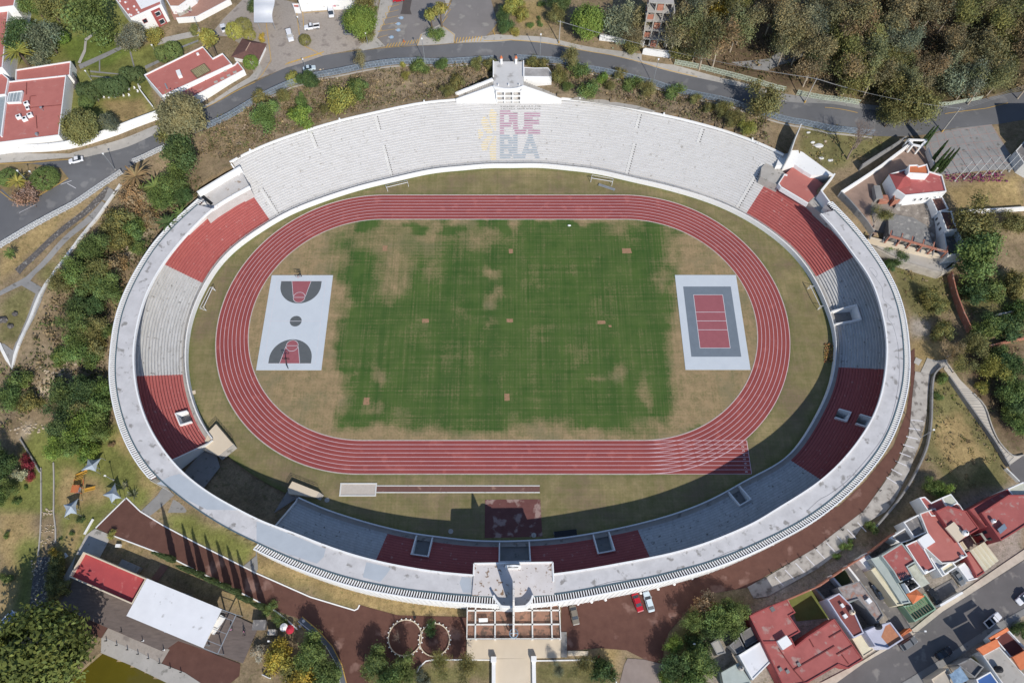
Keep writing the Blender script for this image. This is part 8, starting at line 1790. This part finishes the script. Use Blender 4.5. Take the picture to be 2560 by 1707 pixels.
for i, (x, y) in enumerate(((285,1395),(115,1440),(182,1460))): loose('roof_vent', ('square grey vent in the middle of the wide red roof', 'left grey vent near the edge of the wide red roof', 'lower grey vent near the edge of the wide red roof')[i], 'vent', 16, x, y, 5.3, (.8,.8,.3), M_CONC2, .5)
mb = MB()
for a_, b_ in (((100,1250),(235,1445)),((235,1445),(610,1225)),((235,1445),(370,1600)),((680,1310),(740,1390)),((630,1305),(780,1220)),((560,1150),(680,1080)),((380,1165),(420,1235))): mb.beam(Z(16, *a_, 5.35), Z(16, *b_, 5.35), .25, .12)
part(hroof('large red roofed house f'), 'roof_ridges', mb, mat('dark_red_ridge', lin(120,62,60)))
sp_ = MB(); c = Z(16, 1245, 585, 6.6)
for k in range(5): sp_.tube([(c.x-1.2+.45*k, c.y+.5+.1*k, 6.6), (c.x-.8+.45*k, c.y-1.2+.1*k, 7.4)], .12, 6)
tag(obj('solar_heater', sp_, mat('dark_blue_tube', lin(60,74,96), rough=.3)), 'dark solar water heater on the red roof beside the tank box', 'solar heater'); sp_ = MB(); c = Z(16, 2150, 150, 9.9); sp_.box((c.x, c.y, 9.9), (2.6, 1.4, .1), .6, .4); sp_.box((c.x, c.y, 9.5), (.2, .8, .7), .6); tag(obj('solar_collector', sp_, mat('blue_grey_panel', lin(110,124,140), rough=.3)), 'grey solar panel on the tall red house', 'solar panel')
sheet('yard', [p.to_2d() for p in GP((16,[(730,480),(830,430),(940,560),(1190,860),(1310,1050),(1205,1110),(1070,935),(900,690)]))], M_GREYROOF, .14); sheet('lawn', [p.to_2d() for p in GP((16,[(190,800),(390,700),(500,855),(560,970),(260,1000)]))], mat('yard_lawn', lin(122,130,72), lin(104,108,58), .6), .1); sheet('yard', [p.to_2d() for p in GP((16,[(1490,720),(1690,610),(1745,690),(1530,860)]))], M_GREYROOF, .14); sheet('yard', [p.to_2d() for p in GP((16,[(1690,560),(1740,500),(1870,640),(1760,700)]))], M_PAVE, .14); sheet('yard', [p.to_2d() for p in GP((16,[(580,570),(700,500),(760,640),(650,690)]))], mat('dark_green_yard', lin(80,92,56), lin(66,76,48), .6), .12)
for lab, pts in (('white wall between two back yards', [(545,590),(660,720)]), ('white wall beside the dark green yard', [(690,500),(800,640)]), ('grey wall beside the back lawn', [(390,690),(500,820),(600,960)]), ('white front wall of the shaded yard', [(1535,865),(1740,745)])): wall('yard_wall', lab, [(16, pts)], 0, .5, 2.4, M_WHITE if 'white' in lab else M_CONC2)
# ------------------------------------------------------------------ vehicles
CARM = {}
def paint(name, col): return mat(name, col, tuple(c*.94 for c in col), .6, rough=.28, spec=.5)
M_TYRE = mat('tyre_rubber', lin(34,34,34), lin(26,26,26)); M_HEAD = mat('headlight_glass', lin(230,232,236), lin(210,214,220), rough=.15); M_TAIL = mat('tail_light', lin(150,24,22), lin(130,20,20), rough=.2)
def loft(mb, secs, closed_ends=True):
    """secs: (x, half width low, half width high, z low, z high)"""
    vs_ = []; m = 8
    for x, wl_, wh, zl, zh in secs: zm = (zl+zh)/2; vs_ += [(x,-wl_,zl),(x,wl_,zl),(x,wl_*1.03,zm),(x,wh,zh-.06),(x,wh-.12,zh),(x,-wh+.12,zh),(x,-wh,zh-.06),(x,-wl_*1.03,zm)]
    fs = [(i*m+k, (i+1)*m+k, (i+1)*m+(k+1) % m, i*m+(k+1) % m) for i in range(len(secs)-1) for k in range(m)]
    if closed_ends: fs += [tuple(range(m)), tuple(range(len(secs)*m-1, (len(secs)-1)*m-1, -1))]
    return mb.add(vs_, [f[::-1] for f in fs])
def car(n, x, y, ang_to, label, pm, kind='sedan', L=4.5, W=1.78, cat='car', group=None):
    """centre at a photo point; ang_to: photo point (same region) the front points to"""
    c = G(n, x, y); f_ = G(n, *ang_to); a = math.atan2(f_.y-c.y, f_.x-c.x); c.z += .2
    t = thing({'sedan':'parked_car','van':'van','pickup':'pickup_truck','flatbed':'flatbed_truck','suv':'parked_car'}[kind], label, cat, tuple(c), group); t.rotation_euler = (0, 0, a); h = L/2; w = W/2
    def p(name, mb, m, par=t, sm=False): o = obj(name, mb, m, None, sm); o.parent = par; return o
    mb = MB(); hood = .95 if kind != 'van' else 1.05
    if kind == 'pickup': loft(mb, [(h,w*.8,w*.74,.4,.75),(h-.25,w*.97,w*.9,.3,.92),(h-1.3,w,w*.95,.25,1.02),(.0,w,w*.97,.25,1.05),(-.35,w,w*.97,.25,1.05)])
    else: loft(mb, [(h,w*.78,w*.7,.4,.7),(h-.22,w*.96,w*.88,.28,.84),(h-1.2,w,w*.95,.24,hood),(-h+.8,w,w*.96,.24,hood+.02),(-h+.15,w*.96,w*.9,.3,.96),(-h,w*.84,w*.8,.42,.86)])
    body = p('body', mb, pm, sm=False); mb = MB()
    if kind in ('sedan', 'suv'): cab = [(h-1.25,.82,.95),(h-2.0,.76,1.42 if kind == 'sedan' else 1.6),(-h+1.25 if kind == 'sedan' else -h+.6,.76,1.42 if kind == 'sedan' else 1.62),(-h+.5 if kind == 'sedan' else -h+.25,.8,.98)]
    elif kind == 'van': cab = [(h-.75,.86,1.05),(h-1.45,.84,1.95),(-h+.3,.86,2.0),(-h+.12,.86,1.05)]
    else: cab = [(h-1.45,.82,1.0),(h-2.0,.76,1.65),(-.15,.76,1.66),(-.35,.78,1.05)]
    vs_ = []
    for x_, ww, zt in cab: vs_ += [(x_, -w*ww if zt < 1.2 else -w*ww*.95, zt), (x_, w*ww if zt < 1.2 else w*ww*.95, zt)]
    base_ = [(cab[0][0], -w*.9, .9), (cab[0][0], w*.9, .9), (cab[-1][0], -w*.9, .9), (cab[-1][0], w*.9, .9)]
    mb.add(vs_+base_, [(0,1,3,2),(2,3,5,4),(4,5,7,6),(8,0,2,4,6,10),(9,11,7,5,3,1),(8,9,1,0),(11,10,6,7)]); p('windows', mb, M_GLASS); mb = MB(); x0, x1 = cab[1][0]-.02, cab[2][0]+.02; zt = cab[1][2]
    mb.box(((x0+x1)/2, 0, zt+.025), (x0-x1, w*1.52 if kind != 'van' else w*1.66, .07)); p('roof', mb, pm)
    if kind == 'van':
        mb = MB()
        for s in (-1, 1): mb.box((-.5, s*w*.87, 1.45), (L-2.2, .06, 1.0))
        mb.box((-h+.16, 0, 1.5), (.06, w*1.6, 1.0)); p('side_panel', mb, pm)
    if kind in ('pickup', 'flatbed'):
        mb = MB(); b0, b1 = -.45, -h
        for s in (-1, 1): mb.box(((b0+b1)/2, s*w*.93, .8), (b0-b1, .1, .6))
        mb.box((b1+.05, 0, .8), (.1, w*1.8, .6)); mb.box((b0-.05, 0, .8), (.1, w*1.8, .6)); bed = p('cargo_bed', mb, pm if kind == 'pickup' else M_BLACK); mb = MB(); mb.box(((b0+b1)/2, 0, .52), (b0-b1-.2, w*1.76, .08)); g = p('bed_floor', mb, M_DARK if kind == 'pickup' else mat('plank_floor', lin(176,150,120), lin(150,126,100), 1.5), bed)
    for sx_ in (h-.85, -h+.85):
        for s in (-1, 1):
            mb = MB(); mb.tube([(sx_, s*(w-.2), .33), (sx_, s*(w+.02), .33)], .33, 14); wh = p('wheel', mb, M_TYRE); mb = MB(); mb.tube([(sx_, s*(w+.02), .33), (sx_, s*(w+.035), .33)], .2, 10); p('rim', mb, M_STEEL, wh)
    for s in (-1, 1):
        mb = MB(); mb.box((h-.12, s*w*.66, .68), (.16, .36, .14)); p('headlight', mb, M_HEAD); mb = MB(); mb.box((-h+.06, s*w*.7, .78), (.1, .3, .16)); p('tail_light', mb, M_TAIL); mb = MB(); mb.box((cab[0][0]-.35, s*(w+.09), 1.0), (.14, .2, .14)); p('mirror', mb, pm)
    return t
P_W = paint('white_car_paint', lin(240,240,242)); P_R = paint('red_car_paint', lin(180,30,44)); P_G = paint('grey_car_paint', lin(120,122,124)); P_B = paint('black_car_paint', lin(44,46,50)); P_S = paint('pale_blue_car_paint', lin(206,220,226)); P_T = paint('taupe_car_paint', lin(128,120,108)); P_DB = paint('dark_blue_car_paint', lin(60,72,90))
car(15,1148,830,(1175,905),'red car parked beside the white ring facade',P_R,L=4.6); car(15,1250,822,(1225,740),'pale blue white car parked beside the red one',P_S,L=5.0); car(15,570,945,(590,1035),'grey brown car parked near the tiled entrance canopy',P_T,L=4.7)
car(1,710,1485,(650,1500),'white car driving on the road below the curved white wall',P_W,L=4.4); car(1,2058,275,(2045,240),'white car parked beside the yellow green tree',P_W,L=4.0); car(2,695,130,(700,205),'white van parked in the cobbled car park',P_W,'van',L=5.0,W=1.9,cat='van'); car(2,518,265,(435,280),'white pickup with a loaded bed in the cobbled car park',P_W,'pickup',L=5.3,W=1.85,cat='pickup')
car(2,315,340,(340,425),'white flatbed truck with an empty plank bed on the car park lane',P_W,'flatbed',L=6.0,W=2.0,cat='truck'); car(2,862,318,(905,325),'grey car half hidden under the bright round tree',P_G,L=4.0); car(2,1308,12,(1260,18),'red car cut by the top edge of the picture',P_R,L=4.2); car(2,495,645,(545,635),'pale car half hidden by the dark green tree at the fence',P_S,L=4.2)
car(16,1275,1205,(1345,1160),'grey car parked at the kerb beside the lilac white house',P_G,'suv',L=4.7,cat='car'); car(16,2045,990,(2095,950),'white pickup with a dark bed parked on the far side of the street',P_W,'pickup',L=5.0,cat='pickup'); car(16,1600,1295,(1650,1265),'black car in the shade of the street',P_B,L=4.4); car(16,2325,790,(2290,820),'white car at the right edge of the street',P_W,L=4.4)
car(16,1730,600,(1760,640),'grey car in the cobbled parking space beside the white carport',P_G,L=4.2); car(16,1000,730,(975,690),'dark blue car parked in the dark yard',P_DB,L=4.0); car(16,1512,775,(1490,740),'black car in the shaded yard behind the white front wall',P_B,L=4.0)
c = G(2, 955, 370); t = thing('motorcycle', 'dark motorcycle standing beside the car park shrub', 'motorcycle', tuple(c)); mb = MB()
for d in (-.65, .65): mb.tube([(c.x+d*.25-.05, c.y+d, c.z+.5), (c.x+d*.25+.05, c.y+d, c.z+.5)], .3, 12)
part(t, 'wheel', mb, M_TYRE); mb = MB(); mb.box((c.x, c.y, c.z+.75), (.3, 1.1, .3), -.25); part(t, 'frame', mb, M_BLACK); mb = MB(); mb.box((c.x+.15, c.y+.55, c.z+1.1), (.7, .06, .06)); part(t, 'handlebar', mb, M_STEEL)
# white bus roof at the left edge of the lake
c = G(13, 60, 1075); a = math.atan2(*(lambda d: (d.y, d.x))(G(13, 150, 1000)-G(13, 0, 1150))); t = thing('glass_shelter', 'long white framed glass shelter at the left edge beside the huge tree', 'shelter', (c.x, c.y, 0)); mb = MB(); mb.box((c.x, c.y, 2.6), (9, 2.6, .12), a); part(t, 'glass_roof', mb, mat('bluish_glass', lin(170,186,204), lin(140,156,176), .6, rough=.2)); mb = MB(); ca, sa = math.cos(a), math.sin(a)
for s in (-1.3, 1.3): mb.box((c.x-s*sa, c.y+s*ca, 2.68), (9.1, .22, .25), a)
for s in (-4.4, -1.5, 1.5, 4.4): mb.box((c.x+s*ca, c.y+s*sa, 2.68), (.18, 2.5, .22), a)
for s in (-4.2, 4.2):
    for q in (-1.2, 1.2): mb.box((c.x+s*ca-q*sa, c.y+s*sa+q*ca, 1.25), (.15, .15, 2.5), a)
part(t, 'frame', mb, M_WHITE)
# ------------------------------------------------------------------ goals, benches and loose things on the field
M_GOAL = mat('white_goal_pipe', lin(232,232,232), lin(214,214,214))
def goal(n, p, label):
    q = [Z(n, *k, 0.05) for k in p]; t = thing('football_goal', label, 'goal', tuple(q[1]), 'football goals by the wall'); mb = MB(); a_, b_, c_, d_ = q
    h = 2.2; up = Vector((0,0,h)); k1, k2 = b_+up, c_+up
    mb.tube([b_, k1, k2, c_], .1, 8); part(t, 'front_frame', mb, M_GOAL); mb = MB(); mb.tube([k1, a_+Vector((0,0,.1)), b_], .07, 6); mb.tube([k2, d_+Vector((0,0,.1)), c_], .07, 6); mb.tube([a_+Vector((0,0,.1)), d_+Vector((0,0,.1))], .07, 6); part(t, 'back_frame', mb, M_GOAL)
goal(6, [(1190,135),(1210,190),(1400,145),(1390,92)], 'white goal frame against the wall left of the north terrace middle'); goal(7, [(735,42),(722,105),(915,138),(930,78)], 'white goal frame against the wall right of the north terrace middle'); goal(5, [(1930,1070),(1978,1100),(1893,1282),(1835,1262)], 'white goal frame against the west wall'); goal(8, [(432,1060),(362,1085),(455,1275),(520,1235)], 'white goal frame against the shaded east wall')
c0, c1 = Z(7, 795, 125, .4), Z(7, 945, 175, .4); t = thing('metal_bleacher', 'silver slatted metal bench lying near the right goal', 'bench', tuple((c0+c1)/2)); mb = MB(); d_ = (c1-c0).normalized(); nr = Vector((-d_.y, d_.x, 0))
for k in (-.35, 0, .35): mb.beam(c0+nr*k, c1+nr*k, .26, .05)
part(t, 'slats', mb, M_STEEL); mb = MB()
for u in (.05, .5, .95): p = c0.lerp(c1, u); mb.beam(p-nr*.5-Vector((0,0,.05)), p+nr*.5-Vector((0,0,.05)), .08, .06); mb.beam(p-nr*.4-Vector((0,0,.39)), p-nr*.4, .06, .06); mb.beam(p+nr*.4-Vector((0,0,.39)), p+nr*.4, .06, .06)
pieces(t, 'leg', mb, M_STEEL)
c = Z(7, 525, 502, .2); mb = MB(); mb.blob((c.x, c.y, .2), (.6, .33, .22), 10, 6, .12, rr); tag(obj('white_bag', mb, M_WHITE), 'small white bundle lying on the green grass near the track', 'bag')
c = Z(9, 1773, 466, .1); mb = MB(); mb.box((c.x, c.y, .08), (1.4, 1.1, .16), .3); tag(obj('concrete_slab', mb, M_CREAM), 'pale concrete slab on the dry grass beside the west wall', 'slab')
for n, x, y, l in ((10,652,1452,'pale round lid in the shade beside the south west landing'),(14,1788,175,'pale round lid in the shade left of the maroon paving'),(15,200,210,'pale round lid in the shade right of the maroon paving')): c = Z(n, x, y, .05); mb = MB(); mb.cyl((c.x, c.y, .0), .65, .12, 18); tag(obj('manhole_lid', mb, M_CONC), l, 'lid')
mb = MB(); p = [Z(15, x, y, 1.4) for x, y in ((385,180),(590,158),(595,215),(388,235))]; t = thing('dugout', 'dark dugout bench against the shaded south wall', 'dugout', (p[0].x, p[0].y, 0)); mb.prism([q.to_2d() for q in p], 1.9, 2.0, True); part(t, 'roof', mb, M_BLACK); mb = MB()
for q in p: mb.box((q.x, q.y, .95), (.1, .1, 1.9))
mb.beam((p[0].x, p[0].y-.3, .45), (p[1].x, p[1].y-.3, .45), .4, .08); part(t, 'frame', mb, M_STEEL)
mb = MB()
for k in range(300): x = rr.uniform(515, 605); y = rr.uniform(20, 190); c = Z(12, x, y, 0); leaf(mb, Vector((c.x, c.y, rr.uniform(.05, .5))), Vector((rr.gauss(0,.6), rr.gauss(0,.6), 1)).normalized(), .3, tuple(q*rr.uniform(.7,1.2) for q in rr.choice((lin(160,128,80), lin(176,144,92), lin(128,100,66)))), rr)
stuff('dry_weeds', mb, M_BRUSH)
c = G(14, 1460, 965); mb = MB(); mb.cyl((c.x, c.y, 0.1), .3, 1.0, 10, .36); mb.cyl((c.x, c.y, 1.1), .38, .08, 10); tag(obj('litter_bin', mb, M_BLACK), 'black litter bin on the dry grass by the larger ring bench', 'bin')
c = G(2, 1358, 388); mb = MB(); mb.cyl((c.x, c.y, c.z+.15), .3, .9, 10, .1); mb.box((c.x, c.y, c.z+.18), (.7,.7,.08)); tag(obj('traffic_cone', mb, M_ORP), 'orange traffic cone on the crossing by the middle parking lot', 'cone')
for i, (x, y) in enumerate(((860,935),(905,925),(960,905),(1005,905),(1060,900),(1095,880),(1140,890),(1190,885),(1190,830),(1240,820),(1290,815),(1270,850))):
    c = G(1, x, y); t = thing('garden_chair', 'white chair in the rows on the lawn in front of the clipped hedge', 'chair', tuple(c), 'white chairs on the museum lawn'); z = c.z; mb = MB(); mb.box((c.x, c.y, z+.45), (.5,.5,.06)); part(t, 'seat', mb, M_WHITE); mb = MB(); mb.box((c.x, c.y+.24, z+.75), (.5,.05,.55)); part(t, 'backrest', mb, M_WHITE)
    for sx_ in (-.2,.2):
        for sy_ in (-.2,.2): mb = MB(); mb.box((c.x+sx_, c.y+sy_, z+.22), (.05,.05,.44)); part(t, 'leg', mb, M_WHITE)
# ------------------------------------------------------------------ people
def person(n, x, y, label, shirt, trousers, rz, stride=.15, z0=None):
    c = G(n, x, y); c.z += .1 if z0 is None else z0; t = thing('person', label, 'person', tuple(c)); t.rotation_euler = (0, 0, rz)
    V_ = [(0,0,.95),(0,0,1.15),(0,0,1.38),(0,.01,1.5),(0,.02,1.62),(0,.02,1.74),(-.1,0,.9),(-.1,stride,.5),(-.1,-stride*.4+stride*.6,.08),(-.1,stride*.2+.14,.04),(.1,0,.9),(.1,-stride,.5),(.1,-stride*1.4,.08),(.1,-stride*1.4+.14,.04),(-.19,0,1.4),(-.25,-.05,1.15),(-.24,.08,.92),(-.24,.11,.82),(.19,0,1.4),(.25,.05,1.15),(.25,.14,.93),(.25,.18,.83)]
    E_ = [(0,1),(1,2),(2,3),(3,4),(4,5),(0,6),(6,7),(7,8),(8,9),(0,10),(10,11),(11,12),(12,13),(2,14),(14,15),(15,16),(16,17),(2,18),(18,19),(19,20),(20,21)]
    Rr = [.15,.14,.15,.06,.1,.09,.09,.065,.045,.04,.09,.065,.045,.04,.065,.05,.038,.03,.065,.05,.038,.03]
    me = bpy.data.meshes.new('body'); me.from_pydata(V_, E_, []); o = bpy.data.objects.new('body', me); C.objects.link(o); md = o.modifiers.new('skin', 'SKIN')
    for i, sv in enumerate(me.skin_vertices[0].data): sv.radius = (Rr[i], Rr[i]); sv.use_root = i == 0
    sb = o.modifiers.new('sub', 'SUBSURF'); sb.levels = 1; sb.render_levels = 1
    bpy.context.view_layer.update(); dg = bpy.context.evaluated_depsgraph_get(); m2 = bpy.data.meshes.new_from_object(o.evaluated_get(dg)); o.modifiers.clear(); o.data = m2
    skin, sh_, tr_, sho = mat('skin', lin(190,140,112)), mat('cloth_'+label[:14], shirt), mat('trousers_'+label[:14], trousers), M_BLACK
    for m_ in (skin, sh_, tr_, sho): m2.materials.append(m_)
    for pl in m2.polygons: z = pl.center.z; pl.material_index = 3 if z < .1 else 2 if z < .98 else (0 if z > 1.47 or (z < 1.05 and abs(pl.center.x) > .18) else 1); pl.use_smooth = True
    o.parent = t; mb = MB(); mb.blob((0, .0, 1.76), (.11, .12, .09), 10, 6); h = obj('hair', mb, M_BLACK); h.parent = t; return t
person(13, 2140, 1080, 'person in pink standing nearest the pergola frame on the deck', lin(214,150,190), lin(60,60,70), .4, z0=.42); person(13, 2255, 1095, 'right hand person in pink top on the deck', lin(220,140,180), lin(50,50,60), 2.2, z0=.42); person(13, 2255, 1130, 'person in dark clothes at the deck beside the one in pink', lin(60,60,70), lin(40,40,48), 1.2, z0=.42)
person(15, 793, 1325, 'person in red walking by the curved kerb right of the entrance', lin(200,40,44), lin(60,50,50), 1.0); person(1, 1913, 945, 'person in dark clothes walking on the pavement beside the long white building', lin(60,66,84), lin(44,46,54), 2.0, z0=.2)
